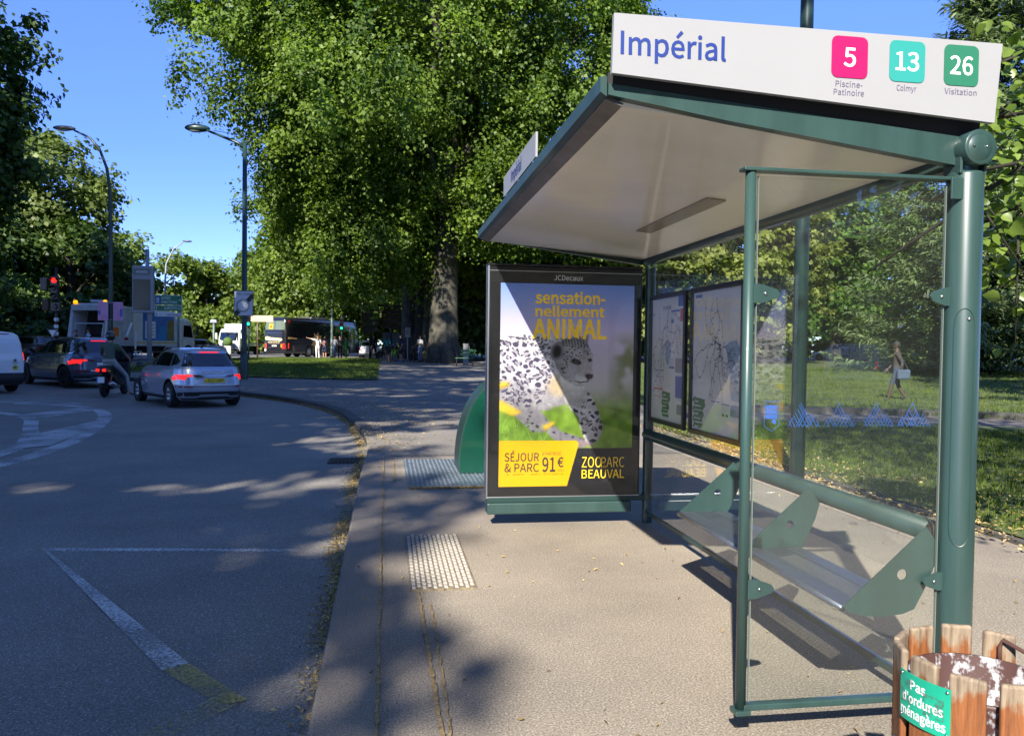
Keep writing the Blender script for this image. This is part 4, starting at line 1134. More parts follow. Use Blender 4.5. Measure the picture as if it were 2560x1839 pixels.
# the great plane trees behind the advertising case
G1 = 'plane trees along the footpath'
tree('plane_tree', 'huge plane tree with mottled trunk beside the green park bench, nearest of the row', 3.63, 50.0,
     [(2, 49, 21, 13.0, 10, 12.5), (-7.0, 47.5, 21.5, 6.8, 6, 6.5), (-2.0, 49, 15.5, 7.0, 6, 6.0), (11.5, 50, 17, 7.5, 8, 9), (-1.5, 49.5, 8.4, 4.6, 4, 4.6), (-5.2, 52, 10.5, 3.4, 3.6, 5.0), (8.5, 47, 10.2, 5.5, 4, 3.6)],
     3600, 105, 1.1, 0.22, PLANE_L, (0.98, 26), BARK_P, 11, G1, limbs=26, rag=.2, flare=1.35, droop=1.2, flat=1.15)
tree('plane_tree', 'plane tree with slimmer pale trunk half hidden behind the huge one', 2.85, 53.6,
     [(0, 60, 20, 9, 6, 11), (-2, 57, 9.5, 5, 4, 4.5), (8, 58, 13, 6, 5, 7)], 800, 60, 1.2, 0.36, PLANE_L, (0.55, 22), BARK_P, 12, G1, limbs=14, droop=.6)
tree('plane_tree', 'plane tree with dark straight trunk behind the cyclist with the phone', 2.45, 58.6,
     [(2, 68, 18, 9, 6, 11), (6, 66, 9, 6, 5, 5)], 620, 56, 1.3, 0.38, PLANE_L, (0.62, 20), BARK_D, 13, G1, limbs=10)
tree('plane_tree', 'plane tree whose sunlit trunk stands behind the small white zone sign', 1.95, 66.5,
     [(1, 76, 17, 9, 7, 11), (-4, 72, 9.5, 4, 4, 4.0), (4, 74, 8.5, 5, 4, 4.5)], 620, 56, 1.4, 0.42, PLANE_L, (1.0, 18), BARK_P, 14, G1, limbs=10)
G2 = 'sunlit trees beyond the coach'
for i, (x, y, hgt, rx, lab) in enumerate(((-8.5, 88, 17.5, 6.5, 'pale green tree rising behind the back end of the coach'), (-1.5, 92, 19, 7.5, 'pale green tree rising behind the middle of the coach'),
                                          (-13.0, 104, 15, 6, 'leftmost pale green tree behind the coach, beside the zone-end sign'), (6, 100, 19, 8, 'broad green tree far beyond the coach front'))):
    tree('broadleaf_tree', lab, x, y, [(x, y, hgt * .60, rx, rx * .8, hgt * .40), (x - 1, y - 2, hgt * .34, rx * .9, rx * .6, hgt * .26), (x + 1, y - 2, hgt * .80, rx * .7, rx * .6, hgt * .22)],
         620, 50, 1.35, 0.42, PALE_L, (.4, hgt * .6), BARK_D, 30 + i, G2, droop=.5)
# dark wood behind the trunks and the case
G3 = 'shaded trees behind the plane trunks'
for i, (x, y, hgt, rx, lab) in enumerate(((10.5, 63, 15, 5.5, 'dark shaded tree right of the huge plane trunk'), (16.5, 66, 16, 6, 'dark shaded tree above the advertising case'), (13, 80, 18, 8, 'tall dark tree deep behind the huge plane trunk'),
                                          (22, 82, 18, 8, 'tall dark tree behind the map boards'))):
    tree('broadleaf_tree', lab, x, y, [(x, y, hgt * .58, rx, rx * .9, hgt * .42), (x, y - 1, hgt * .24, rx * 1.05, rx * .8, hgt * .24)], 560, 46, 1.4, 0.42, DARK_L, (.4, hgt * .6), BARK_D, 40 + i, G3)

# left side
tree('plane_tree', 'dark tall tree at the left edge, standing nearest on the far side of the road', -21.3, 41.5,
     [(-21.4, 41, 13.5, 4.4, 5, 7.5), (-20.6, 40, 17.5, 3.0, 3, 3.6), (-20.6, 40.5, 10.5, 3.4, 3, 4), (-22, 41, 6.0, 4.0, 4, 3.8)], 900, 60, 1.1, 0.30, DARK_L, (.45, 14), BARK_D, 51, None, droop=.4)
G4 = 'trees across the road on the left'
for i, (x, y, hgt, rx, m, nc, lab) in enumerate(((-23.8, 61.0, 16.5, 5.2, OLIVE_L, 900, 'tall airy tree with sunlit top behind the curved lamp post'), (-30.5, 58, 15, 6.5, DARK_L, 560, 'dark broad tree behind the red traffic light'),
                                                 (-20.8, 56.5, 9.5, 4.2, DARK_L, 420, 'low dark tree behind the refuse truck'), (-26.5, 53.5, 9.5, 5.0, DARK_L, 480, 'low dark tree behind the white van'))):
    tree('broadleaf_tree', lab, x, y, [(x, y, hgt * .60, rx, rx * .9, hgt * .40), (x, y - 1, hgt * .26, rx * 1.0, rx * .8, hgt * .26)], nc, 52, 1.15, 0.36, m, (.38, hgt * .7), BARK_D, 60 + i, G4, rag=.24)
for i, (x, y, hgt, rx, m, lab) in enumerate(((-26.2, 93, 13.2, 6.2, PALE_L, 'yellow green sunlit tree behind the display totem'), (-20.2, 95, 10.2, 4.0, PALE_L, 'yellow green tree right of the direction signs'), (-33, 96, 13, 6, MID_L, 'green tree left of the display totem, far back'),
                                             (-20.5, 128, 13.0, 4.8, MID_L, 'small round green tree beside the far conifer'))):
    tree('broadleaf_tree', lab, x, y, [(x, y, hgt * .60, rx, rx * .8, hgt * .40), (x, y - 1, hgt * .27, rx * .95, rx * .7, hgt * .25)], 420, 46, 1.3, 0.46, m, (.35, hgt * .6), BARK_D, 70 + i, 'trees far back on the left', rag=.22)

def conifer(name, label, x, y, hgt, rad, whorls, per, leaf, m, seed, z_low=.8, group=None, density=46):
    z0 = H(x, y); r = np.random.default_rng(seed)
    t = thing(name, label, 'tree', (x, y, z0), 0, group)
    b = MB(); b.add(tube([(0, 0, -.1), (0, 0, hgt * .5), (0, 0, hgt)], [hgt * .016, hgt * .009, .02], 10), BARK_D, True)
    PP, NN, TT, AA = [], [], [], []
    for w in range(whorls):
        z = z_low + (hgt - z_low) * (w / whorls) ** 1.0
        L = rad * (1 - (z / hgt)) ** .8 + .25
        for k in range(per):
            a = r.uniform(0, 6.28); Lk = L * r.uniform(.7, 1.12)
            d = np.array([math.cos(a), math.sin(a), 0])
            s = np.linspace(.08, 1, 8)
            path = d[None] * (Lk * s)[:, None]; path[:, 2] = z - .34 * Lk * s + .30 * Lk * s ** 2.6 + r.uniform(-.2, .2)
            if w % 2 == 0: b.add(tube([tuple(p) for p in path[::3]], [.035, .022, .008], 5, False), BARK_D)
            n = int(density * Lk / rad * 4) + 10
            u = r.random(n) ** .7; q = np.stack([np.interp(u, s, path[:, i]) for i in range(3)], 1)
            side = np.array([-d[1], d[0], 0]); spread = (1 - u * .8) * Lk * .30
            lat = r.uniform(-1, 1, n)
            q += side[None] * (lat * spread)[:, None]; q[:, 2] -= np.abs(r.normal(0, .12, n)) + np.abs(lat) * spread * .25
            al = d[None] * .8 + side[None] * np.sign(lat)[:, None] * .7 + np.array([0, 0, -.28])
            PP.append(q); AA.append(al)
            NN.append(np.array([0, 0, 1.0])[None] + r.normal(0, .4, (n, 3)) + d[None] * .3)
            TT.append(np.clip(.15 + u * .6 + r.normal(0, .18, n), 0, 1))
    b.build('trunk', t)
    N = np.concatenate(NN); N /= np.linalg.norm(N, axis=1)[:, None]
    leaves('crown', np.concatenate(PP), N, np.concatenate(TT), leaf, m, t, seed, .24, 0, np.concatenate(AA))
    return t
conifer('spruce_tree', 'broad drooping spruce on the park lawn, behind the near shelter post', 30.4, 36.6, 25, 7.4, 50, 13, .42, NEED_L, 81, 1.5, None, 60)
conifer('spruce_tree', 'small pale conifer far back between the totem signs and the lamp post', -16.8, 126, 11.8, 3.3, 26, 8, .55, NEED_L, 82, .8)
conifer('spruce_tree', 'second spruce standing behind the first, farther from the road', 40, 43, 21, 5.5, 34, 9, .46, NEED_L, 83, 2.0)

# park trees seen through the shelter glass
G5 = 'park trees in front of the car park'
tree('hornbeam_tree', 'yellowish layered tree seen through the glass above the map boards', 24.0, 55.0,
     [(23, 54, 9.5, 7.5, 5, 7.5), (19, 53, 5.6, 5, 4, 3.6), (27.5, 55, 6.5, 5, 4, 4.6), (29, 56, 12, 4.5, 4, 4), (24, 55, 15, 5.0, 4, 4)], 1200, 66, 1.0, 0.36, YEL_L, (.4, 12), BARK_D, 91, G5, flat=.30, rag=.22, droop=.9)
tree('hornbeam_tree', 'yellowish layered tree partly hidden by the far shelter post', 16.0, 58.0,
     [(16, 57, 8.5, 5.5, 5, 7.0), (15.5, 56.5, 4, 4.5, 4, 3)], 480, 62, 1.0, 0.36, YEL_L, (.35, 11), BARK_D, 92, G5, flat=.30, rag=.22, droop=.9)
tree('maple_tree', 'green park tree with leaning dark trunk on a grassy mound, beside a hoop rail', 42.4, 70.2,
     [(41.5, 69, 11.5, 7.0, 5, 6.5), (37, 69, 8.5, 4.6, 4, 4.5), (47, 70, 9, 5, 4, 4.5), (36, 69.5, 14, 5, 4, 5), (48, 71, 15, 5.5, 4, 5), (42, 70, 18.5, 5.5, 4, 5)], 1200, 56, 1.15, 0.40, MID_L, (.55, 12), BARK_D, 93, G5, rag=.26, limbs=16)
for i, (x, y, hgt, rx, m, lab) in enumerate(((31, 86, 17, 8, MID_L, 'green tree behind the red parked car'), (44, 92, 19, 9, MID_L, 'green tree behind the dark parked car'), (56, 88, 18, 8, PALE_L, 'light green tree behind the white parked car'),
                                             (66, 80, 19, 9, MID_L, 'green tree behind the blue parked car'), (78, 70, 16, 8, DARK_L, 'dark tree at the far right of the car park'), (51, 74.5, 6.0, 3.4, PALE_L, 'low light green bush tree right of the grassy mound'))):
    tree('broadleaf_tree', lab, x, y, [(x, y, hgt * .58, rx, rx * .8, hgt * .42), (x, y - 1, hgt * .24, rx, rx * .7, hgt * .22)], 460, 46, 1.3, 0.44, m, (.35, hgt * .6), BARK_D, 100 + i, 'trees behind the car park', rag=.2)
# dark foliage at the right edge, behind the linden
tree('broadleaf_tree', 'tall dark tree at the right edge behind the linden branches', 19.5, 19.0,
     [(20.2, 19, 11.5, 3.4, 3.4, 5.0), (19.2, 19.5, 14, 2.0, 2, 3.4), (20.8, 19, 6.8, 2.6, 3, 2.8)], 430, 60, .8, 0.20, DARK_L, (.3, 12), BARK_D, 120, None, rag=.25, limbs=12)

# linden whose branches hang in at the right edge
def linden(label, x, y):
    r = np.random.default_rng(5)
    t = thing('linden_tree', label, 'tree', (x, y, 0))
    tips = []; limbs = []
    for k in range(30):
        if k < 14: p = np.array([r.uniform(3.15, 4.3), r.uniform(3.75, 4.9), r.uniform(1.95, 3.4)])
        else: p = np.array([r.uniform(4.0, 8.5), r.uniform(-1, 5.5), r.uniform(3.2, 8.0)])
        tips.append(p); limbs.append((r.uniform(2.2, 4.5), p[0] - x, p[1] - y, p[2], .045))
    for k in range(16): tips.append(np.array([r.uniform(.8, 8.5), r.uniform(-5.5, 2.8), r.uniform(9.5, 15)])); limbs.append((r.uniform(6, 7.8), tips[-1][0] - x, tips[-1][1] - y, tips[-1][2], .06))
    for p in tips[:14]:
        for q in range(4):
            e = p + r.normal(0, .28, 3); m0 = p + (e - p) * .5 + np.array([0, 0, .05])
            if e[0] > .8 * e[1]: one('twig', tube([(p[0] - x, p[1] - y, p[2]), (m0[0] - x, m0[1] - y, m0[2]), (e[0] - x, e[1] - y, e[2])], [.009, .006, .003], 6), BARK_D, t, True)
    trunk_mesh(t, .24, 12.0, limbs, BARK_D, (0, 0), 1.4, 3)
    P, N, T = [], [], []
    for k, p in enumerate(tips):
        n = 130 if k < 14 else (240 if k < 30 else 420); sp = .26 if k < 14 else (.8 if k < 30 else 1.15)
        q = p + r.normal(0, sp, (n, 3)) * np.array([1, 1, .8])
        if k < 14:
            kk = (q[:, 0] > .80 * q[:, 1]) & (q[:, 1] > 3.35); q = q[kk]; n = len(q)
        P.append(q); N.append(np.array([-.35, -.5, .65]) + r.normal(0, .42, (n, 3))); T.append(np.clip(r.normal(.5, .28, n), 0, 1))
    P = np.concatenate(P); N = np.concatenate(N); N /= np.linalg.norm(N, axis=1)[:, None]; T = np.concatenate(T); n = len(P)
    # heart-shaped leaves with a fold along the midrib
    hx = np.array([0, .18, .48, .78, 1.0, .78, .48, .18]); hy = np.array([0, .40, .46, .22, 0, -.22, -.46, -.40])
    d = r.normal(0, .6, (n, 3)); d[:, 2] -= 1.0; d -= N * (d * N).sum(1)[:, None]; d /= np.linalg.norm(d, axis=1)[:, None]
    b = np.cross(N, d); s = r.uniform(.045, .10, n) * np.where(P[:, 2] > 9, 1.8, 1)
    v = P[:, None] + d[:, None] * (hx[None] * s[:, None])[..., None] + b[:, None] * (hy[None] * s[:, None])[..., None] + N[:, None] * (np.abs(hy)[None] * s[:, None] * .35)[..., None]
    base = np.arange(n)[:, None] * 8
    f = np.concatenate([base + np.array([[0, 1, 2, 3]]), base + np.array([[0, 3, 4, 5]]), base + np.array([[0, 5, 6, 7]])], 0)
    me = fast_mesh('crown', v.reshape(-1, 3), f)
    at = me.attributes.new('tint', 'FLOAT', 'FACE'); at.data.foreach_set('value', np.tile(T, 3).astype(np.float32)); me.materials.append(LIND_L)
    o = bpy.data.objects.new('crown', me); C.objects.link(o); o.parent = t
    o.location = (-x, -y, 0)
    # hanging flower bracts
    k = r.choice(n, 420); Q = P[k] + np.array([0, 0, -.03]); m_ = len(Q)
    nn = r.normal(size=(m_, 3)); nn[:, 2] *= .3; nn /= np.linalg.norm(nn, axis=1)[:, None]
    dn = np.tile(np.array([0., 0, -1]), (m_, 1)) + r.normal(0, .3, (m_, 3))
    oo = leaves('bract_cluster', Q, nn, r.random(m_), .085, leaf_mat('linden_bracts', (.16, .17, .05), (.34, .33, .13), .4), t, 4, .2, 0, dn)
    oo.location = (-x, -y, 0)
linden('linden tree with large heart-shaped leaves hanging in behind the near shelter post', 6.6, 1.6)

# trees around and behind that shade the road and the lawn
GAPS = [(9.4, .75), (13.2, .25), (16.2, .3), (18.6, .4), (21.5, .35), (24.6, .3), (27.2, .4), (30.5, .3), (33.5, .45), (37, .35), (41, .5), (45, .4)]
G6 = 'roadside trees shading the stop'
for i, (x, y, zc, rx, ry, rz, lab) in enumerate(((-14.15, -15, 13, 6.2, 6, 7, 'first roadside plane tree opposite the bus stop'), (-14.85, -4.5, 13.5, 6.6, 5.6, 7.5, 'second roadside plane tree opposite the bus stop'),
                                                 (-16.2, 5.5, 14, 6.8, 5.6, 8, 'third roadside plane tree opposite the bus stop'), (-18.2, 15, 14.5, 7.0, 5.8, 8, 'fourth roadside plane tree opposite the bus stop'),
                                                 (-23.5, 25.0, 14.5, 6.0, 6, 8, 'fifth roadside plane tree opposite the bus stop'))):
    tree('plane_tree', lab, x, y, [(x, y, zc, rx, ry, rz), (x + .6, y + .5, zc + rz * .55, rx * .75, ry * .75, rz * .6)], 640, 50, 1.2, .42, PLANE_L, (.5, 14), BARK_P, 130 + i, G6, shell=.35, rag=.1, gaps=GAPS, mass=False)
for i, (x, y, zc, r_, lab) in enumerate(((11.5, -1.5, 8.5, 4.2, 'linden shading the strip of lawn behind the shelter'), (17.5, 2.0, 12.0, 5.6, 'maple shading the park path'), (25.0, 9.5, 13.0, 6.0, 'maple shading the middle of the park lawn'), (10.2, 27, 0, 0, ''),
                                         (24.5, -8, 9, 4.5, 'maple at the back of the park lawn'))):
    if r_: tree('broadleaf_tree', lab, x, y, [(x, y, zc, r_, r_, r_ * .85)], 300, 46, 1.0, .30, MID_L, (.3, 7), BARK_D, 140 + i, 'park trees shading the lawn', shell=.4, rag=.22)

# high crowns reaching over the road: they dapple the footpath, and close the view behind the stop
for i, (y, lab) in enumerate(((-3.5, 'lowest of the high plane crowns over the road'), (6, 'high-crowned plane tree over the road, across from the container'), (15, 'high-crowned plane tree over the road, across from the lawn'), (24.5, 'high-crowned plane tree over the road, near the scooter'))):
    tree('plane_tree', lab, -15.8, y + 2, [(-6.6, y, 19.5, 4.6, 4.0, 2.6), (-10.5, y + 1, 20, 3.5, 3.5, 3)], 95, 60, 1.2, .40, PLANE_L, (.45, 21), BARK_P, 160 + i, G6, shell=.3, rag=.25, limbs=12, gaps=GAPS, mass=False)
for i, (x, y, hgt) in enumerate(((-25.8, 37.5, 16), (-34, 38, 14))):
    tree('broadleaf_tree', ('dark tree across the road, just out past the van', 'second dark tree across the road past the van', 'third dark tree across the road past the van', 'dark tree behind the low trees left of the van', 'fourth dark tree across the road past the van')[i], x, y,
         [(x, y, hgt * .6, 5.5, 5, hgt * .4), (x, y, hgt * .25, 5.5, 5, hgt * .25)], 330, 44, 1.4, .5, DARK_L, (.35, hgt * .6), BARK_D, 180 + i, 'dark trees across the road', mass=False)
for i, (x, y, hgt, lab) in enumerate(((4, -20, 13, 'tree closing the pavement behind the stop'), (10, -17, 14, 'tree in the park corner behind the stop'), (9, -9.5, 12, 'tree on the strip of lawn behind the stop'), (16, -11, 14, 'tree deeper in the park behind the stop'), (24, -15, 15, 'farthest tree in the park behind the stop'), (-4, -62, 17, 'tree at the far end of the road behind the stop'), (5, -46, 16, 'tree along the pavement well behind the stop'), (-13, -60, 18, 'tree beside the far end of the road behind the stop'))):
    tree('broadleaf_tree', lab, x, y, [(x, y, hgt * .55, 4.5, 4, hgt * .45), (x, y, hgt * .2, 4.5, 4, hgt * .2)], 260, 44, 1.3, .5, MID_L, (.35, hgt * .6), BARK_D, 170 + i, 'trees behind the stop')

# hedge, ivy bank and far woods
def bush(name, label, cat, ells, n_clumps, per, cr, leaf, m, seed, x, y):
    t = thing(name, label, cat, (x, y, H(x, y)))
    z0 = H(x, y)
    P, N, T, c = crown_points([(a - x, b - y, q - z0, d, e, f) for a, b, q, d, e, f in ells], n_clumps, per, cr, seed, .5, .7, .18)
    k = P[:, 2] > .02
    leaves('foliage', P[k], N[k], T[k], leaf, m, t, seed)
    b = MB()
    for (a, c_, q, d, e, f) in ells: b.add(tube([(a - x, c_ - y, 0), (a - x, c_ - y, max(.3, q - z0))], [.05, .02], 6), BARK_D)
    b.build('stem', t)
bush('hedge', 'bright green clipped hedge far back behind the walkers', 'hedge', [(-19.5 + k * 2.2 - 4, 103 - k * .2, 1.6, 1.7, 1.2, 1.5) for k in range(7)], 300, 40, .6, .28, PALE_L, 150, -17, 102.5)
bush('shrub', 'reddish bare-looking shrub right of the far conifer', 'shrub', [(-14.6, 112, 2.6, 1.8, 1.5, 1.9)], 70, 40, .6, .25, PINK_L, 151, -14.6, 112)
bush('shrub', 'bright green shrubs on the mound behind the leaning trunk', 'shrub', [(46.5, 72.8, 2.4, 2.2, 1.5, 2.0), (49.5, 72, 1.8, 1.8, 1.5, 1.5), (37.0, 73.0, 2.2, 1.6, 1.2, 1.7)], 150, 40, .7, .26, PALE_L, 152, 46, 73)
bush('shrub', 'dark leafy shrub on the lawn edge right of the near shelter post', 'shrub', [(41.0, 48.8, 1.4, 1.3, 1.0, 1.2)], 60, 40, .5, .20, DARK_L, 153, 41, 48.8)
r = np.random.default_rng(8)
EL = []
for k in range(60):
    a = R(-34 + k * 1.5); d = 165 + r.uniform(-10, 20)
    EL.append((math.sin(a) * d, math.cos(a) * d, 5.0, 7, 6, r.uniform(6, 9) if (k < 9 or k > 22) else r.uniform(5, 6.5)))
P, N, T, c = crown_points(EL, 2600, 40, 1.9, 77, .6, .7, .2)
w = leaves('woods', P, N, T, .8, MID_L, None, 7)
w['kind'] = 'stuff'
# ------------------------------------------------------------------ street furniture
GPOLE = mat('green_grey_pole', (0.045, 0.075, 0.075), 0.4, var=.12, vscale=2)
LPOLE = mat('pale_green_pole', (0.13, 0.19, 0.17), 0.5)
TGREY = mat('totem_grey', (0.30, 0.32, 0.38), 0.4, var=.05, vscale=2)
SIGNG = mat('sign_green', (0.008, 0.19, 0.10), 0.4)
SIGNB = mat('sign_blue', (0.02, 0.10, 0.42), 0.4)
SIGNW = mat('sign_white', (0.74, 0.74, 0.74), 0.4)
TANM = mat('tan_sign', (0.72, 0.56, 0.33), 0.5, var=.06, vscale=4)
BROWN = mat('brown_post', (0.10, 0.06, 0.045), 0.5)
SCREEN = mat('dark_screen', (0.022, 0.030, 0.028), 0.25, var=.15, vscale=30)

def base(x, y, dz=0): return (x, y, H(x, y) + dz)
# curved lamp post with pink banner
t = thing('street_lamp', 'tall street lamp with curved arm on the left, carrying a pink banner', 'street lamp', base(-13.05, 40.6))
b = MB(); pts = [(0, 0, -.1), (0, 0, 2.5), (0, 0, 5.5), (-.04, .02, 8.4), (-.18, .04, 9.4), (-.52, .1, 10.3), (-1.0, .2, 10.85), (-1.75, .35, 11.2)]
b.add(tube(pts, [.115, .105, .095, .075, .068, .060, .052, .045], 14), GPOLE, True); b.build('pole', t)
hd = one('lamp_head', ball((-2.22, .46, 11.30), (.52, .17, .12), 16, 8), mat('lamp_head_grey', (.16, .16, .15), .5), t, True); 
one('lens', ball((-2.25, .46, 11.245), (.34, .13, .09), 14, 6), mat('lamp_glass', (.5, .5, .47), .2), hd, True)
one('access_door', rbox(.0, -.112, 2.05, .10, .02, .34, .008), GPOLE, t)
bn_ = thing('banner', 'pink banner pair on the curved lamp post beside the refuse truck', 'banner', base(-12.98, 40.35))
PK = mat('pink_banner', (.60, .24, .42), .6, col2=(.70, .38, .55), vscale=1.8)
for s, x0, x1 in ((-1, -.56, -.10), (1, .12, .56)):
    fl = one('flag', rbox((x0 + x1) / 2, 0, 2.62, x1 - x0, .02, .88, .004), PK, bn_)
    one('blue_mark', box(x0 + .07 if s < 0 else x1 - .08, -.013, 2.55, .10, .004, .22 if s < 0 else .36), SIGNB, fl)
for z in (2.22, 3.02): one('bracket', tube([(-.55, .02, z), (.55, .02, z)], .012, 6), ALU, bn_)
one('top_plate', rbox(-.62, .05, 3.1, .55, .03, .10, .004), mat('pale_blue_plate', (.42, .46, .62), .5), bn_)

# display totem
t = thing('information_totem', 'grey information totem with a tall dark screen on a round column', 'information display', base(-12.45, 44.55))
one('column', tube([(.05, 0, -.1), (.05, 0, 2.8), (-.05, 0, 4.4), (-.06, .02, 5.95)], [.125, .125, .11, .085], 16), TGREY, t, True)
cs = MB().add(rbox(-.22, -.12, 3.87, 1.06, .26, 2.46, .03), TGREY); cs.build('housing', t)
one('screen', rbox(-.26, -.252, 3.58, .84, .02, 1.62, .004), SCREEN, t)
hs_ = one('header', rbox(-.26, -.252, 4.78, .84, .02, .34, .004), mat('header_grey', (.16, .19, .20), .35), t)
one('header_bar', box(-.26, -.264, 4.78, .56, .004, .12), mat('header_bar', (.42, .46, .47), .4), hs_)
one('antenna', lathe([(.10, 5.6), (.10, 5.9), (.075, 5.95), (.075, 6.0), (0, 6.0)], 14, c=(-.06, .02, 0)), TGREY, t, True)

# direction signs
t = thing('direction_sign', 'stack of green and white direction signs on a slim grey post', 'road sign', base(-12.05, 48.5))
one('post', tube([(.12, 0.05, -.1), (.12, .05, 3.6)], .06, 10), LPOLE, t, True)
def sboard(zc, hh, m, rim, lines, nm='sign_board'):
    bd = one(nm, rbox(-.42, 0, zc, 1.50, .04, hh, .02), rim, t)
    one('sign_face', prism(rrect(-1.15, zc - hh / 2 + .022, .31, zc + hh / 2 - .022, .03), (0, -.022, 0), (1, 0, 0), (0, 0, 1), .003), m, bd)
    for s, x0, w, z, h_, col in lines: one('sign_lettering', text_fit(s, w, h_, 'LEFT', .015), col, bd, T=basis((x0, -.027, z), (1, 0, 0), (0, 0, 1)))
    return bd
z1 = 3.46
bd = sboard(3.50, .56, SIGNG, SIGNW, [('AUTRES', -.80, .52, 3.54, .145, SIGNW), ('DIRECTIONS', -.80, .86, 3.31, .145, SIGNW)])
one('motorway_symbol', prism(rrect(-1.10, 3.29, -.85, 3.70, .02), (0, -.026, 0), (1, 0, 0), (0, 0, 1), .003), SIGNB, bd)
for x in (-1.03, -.95): one('motorway_lines', prism([(x - .02, 3.33), (x + .02, 3.33), (x + .012, 3.66), (x - .012, 3.66)], (0, -.030, 0), (1, 0, 0), (0, 0, 1), .003), SIGNW, bd)
one('motorway_lines', box(-.99, -.032, 3.55, .2, .003, .035), SIGNW, bd)
def arrow(o, u, w, m, par, s=1): one('arrow', prism([(-.012 * s, -.09 * s), (.012 * s, -.09 * s), (.012 * s, .02 * s), (.05 * s, .02 * s), (0, .09 * s), (-.05 * s, .02 * s), (-.012 * s, .02 * s)], o, u, w, .003), m, par)
arrow((.20, -.027, 3.50), (0, 0, -1), (1, 0, 0), SIGNW, bd)
bd = sboard(3.04, .32, SIGNG, SIGNW, [('ALBERTVILLE', -.65, .92, 2.975, .13, SIGNW)]); arrow((-1.06, -.027, 3.04), (1, 0, 0), (0, 0, 1), SIGNW, bd, 1.1)
bd = sboard(2.66, .23, SIGNW, SIGNW, [('CENTRE VILLE', -.52, .80, 2.605, .105, BLUEINK)]); arrow((-1.06, -.027, 2.66), (1, 0, 0), (0, 0, 1), BLACKINK, bd, .85)

# central lamp post with an arm, and the end-of-zone sign on it
t = thing('street_lamp', 'dark green street lamp with angled arm standing at the kerb by the lawn', 'street lamp', base(-5.50, 32.3))
one('pole', tube([(0, 0, -.1), (0, 0, 1.2), (0, 0, 9.2)], [.125, .105, .085], 16), DGREEN, t, True)
one('pole_base', lathe([(.15, 0), (.15, .9), (.12, 1.0), (.10, 1.02)], 18), DGREEN, t, True)
am = one('arm', tube([(0, 0, 8.95), (-.25, .03, 9.15), (-1.45, .22, 9.62)], [.07, .06, .045], 10), DGREEN, t, True)
one('arm_stay', tube([(.30, -.04, 9.38), (0, 0, 9.05)], .05, 8), DGREEN, t, True)
one('stay_wire', tube([(.02, 0, 9.42), (-1.2, .18, 9.62)], .012, 6), DGREEN, t)
hd = one('lamp_head', ball((-1.82, .28, 9.70), (.48, .2, .15), 18, 8), DGREEN, t, True)
one('lens', ball((-1.86, .28, 9.645), (.33, .15, .12), 14, 6), mat('lamp_glass', (.5, .5, .47), .2), hd, True)
t = thing('road_sign', 'square grey end of zone sign with slashed ring on the dark lamp post', 'road sign', base(-5.50, 32.17))
sb = one('sign_plate', prism(rrect(-.37, 2.46, .36, 3.45, .05), (0, .02, 0), (1, 0, 0), (0, 0, 1), .02), BLACK, t)
sf = one('sign_face', prism(rrect(-.345, 2.485, .335, 3.425, .04), (0, -.003, 0), (1, 0, 0), (0, 0, 1), .003), mat('sign_pale_grey', (.55, .56, .58), .45), t)
one('slash', prism([(-.345, 2.50), (-.22, 2.485), (.335, 3.14), (.335, 3.32), (.29, 3.32), (-.345, 2.62)], (0, -.007, 0), (1, 0, 0), (0, 0, 1), .003), BLACKINK, sf)
ring = [( .265 * math.cos(a), .265 * math.sin(a)) for a in np.linspace(0, 2 * math.pi, 33)]
one('ring', prism(circ(-.03, 2.86, .262, 32), (0, -.011, 0), (1, 0, 0), (0, 0, 1), .003), mat('sign_mid_grey', (.27, .28, .29), .45), sf)
one('ring_centre', prism(circ(-.03, 2.86, .185, 32), (0, -.015, 0), (1, 0, 0), (0, 0, 1), .003), MATS['sign_pale_grey'], sf)
one('sign_lettering', text_fit('FIN', .17, .075, 'LEFT', .01), BLACKINK, sf, T=basis((-.27, -.008, 3.27), (1, 0, 0), (0, 0, 1)))
one('sign_lettering', text_fit('de', .055, .04, 'LEFT', .01), BLACKINK, sf, T=basis((-.06, -.008, 3.27), (1, 0, 0), (0, 0, 1)))
one('sign_lettering', text_fit('ZONE', .26, .075, 'LEFT', .01), BLACKINK, sf, T=basis((.02, -.008, 3.27), (1, 0, 0), (0, 0, 1)))

# traffic lights
def traffic_light(label, x, y, z, lit, colr, scale=1.0, rep=True, hgt=None, extra=False):
    t = thing('traffic_light', label, 'traffic light', base(x, y)); z -= H(x, y)
    one('pole', tube([(0, .12, -.1), (0, .12, z + .9 * scale)], .055, 10), DGREEN if not extra else BLACK, t, True)
    hs2 = one('signal_head', rbox(0, 0, z + .02, .30 * scale, .2, 1.0 * scale, .04), BLACK, t)
    for k in range(3):
        c_ = (0, -.10, z + (.33 - .32 * k) * scale)
        one('lamp', ball(c_, (.105 * scale, .03, .105 * scale), 16, 8), (colr if k == lit else mat('dark_lamp', (.012, .012, .013), .3)), hs2, True)
        one('visor', lathe([(.125 * scale, -.26), (.125 * scale, -.08)], 16, 'Y', (0, 0, c_[2])) if False else prism([(.125 * scale * math.cos(a), .125 * scale * math.sin(a)) for a in np.linspace(0, math.pi, 9)] + [(.115 * scale * math.cos(a), .115 * scale * math.sin(a)) for a in np.linspace(math.pi, 0, 9)], (0, -.09, c_[2]), (1, 0, 0), (0, 0, 1), .14), BLACKM, hs2)
    return t, z
t, z = traffic_light('red traffic light on a dark pole in front of the dark trees', -13.62, 35.62, 3.72, 0, GLOW_RED, 1.0, extra=True)
one('signal_head', rbox(-.42, .05, z + .18, .28, .2, .55, .03), BLACK, t)
rp_ = one('repeater', rbox(.06, -.02, z - .75, .38, .2, .40, .03), BLACK, t)
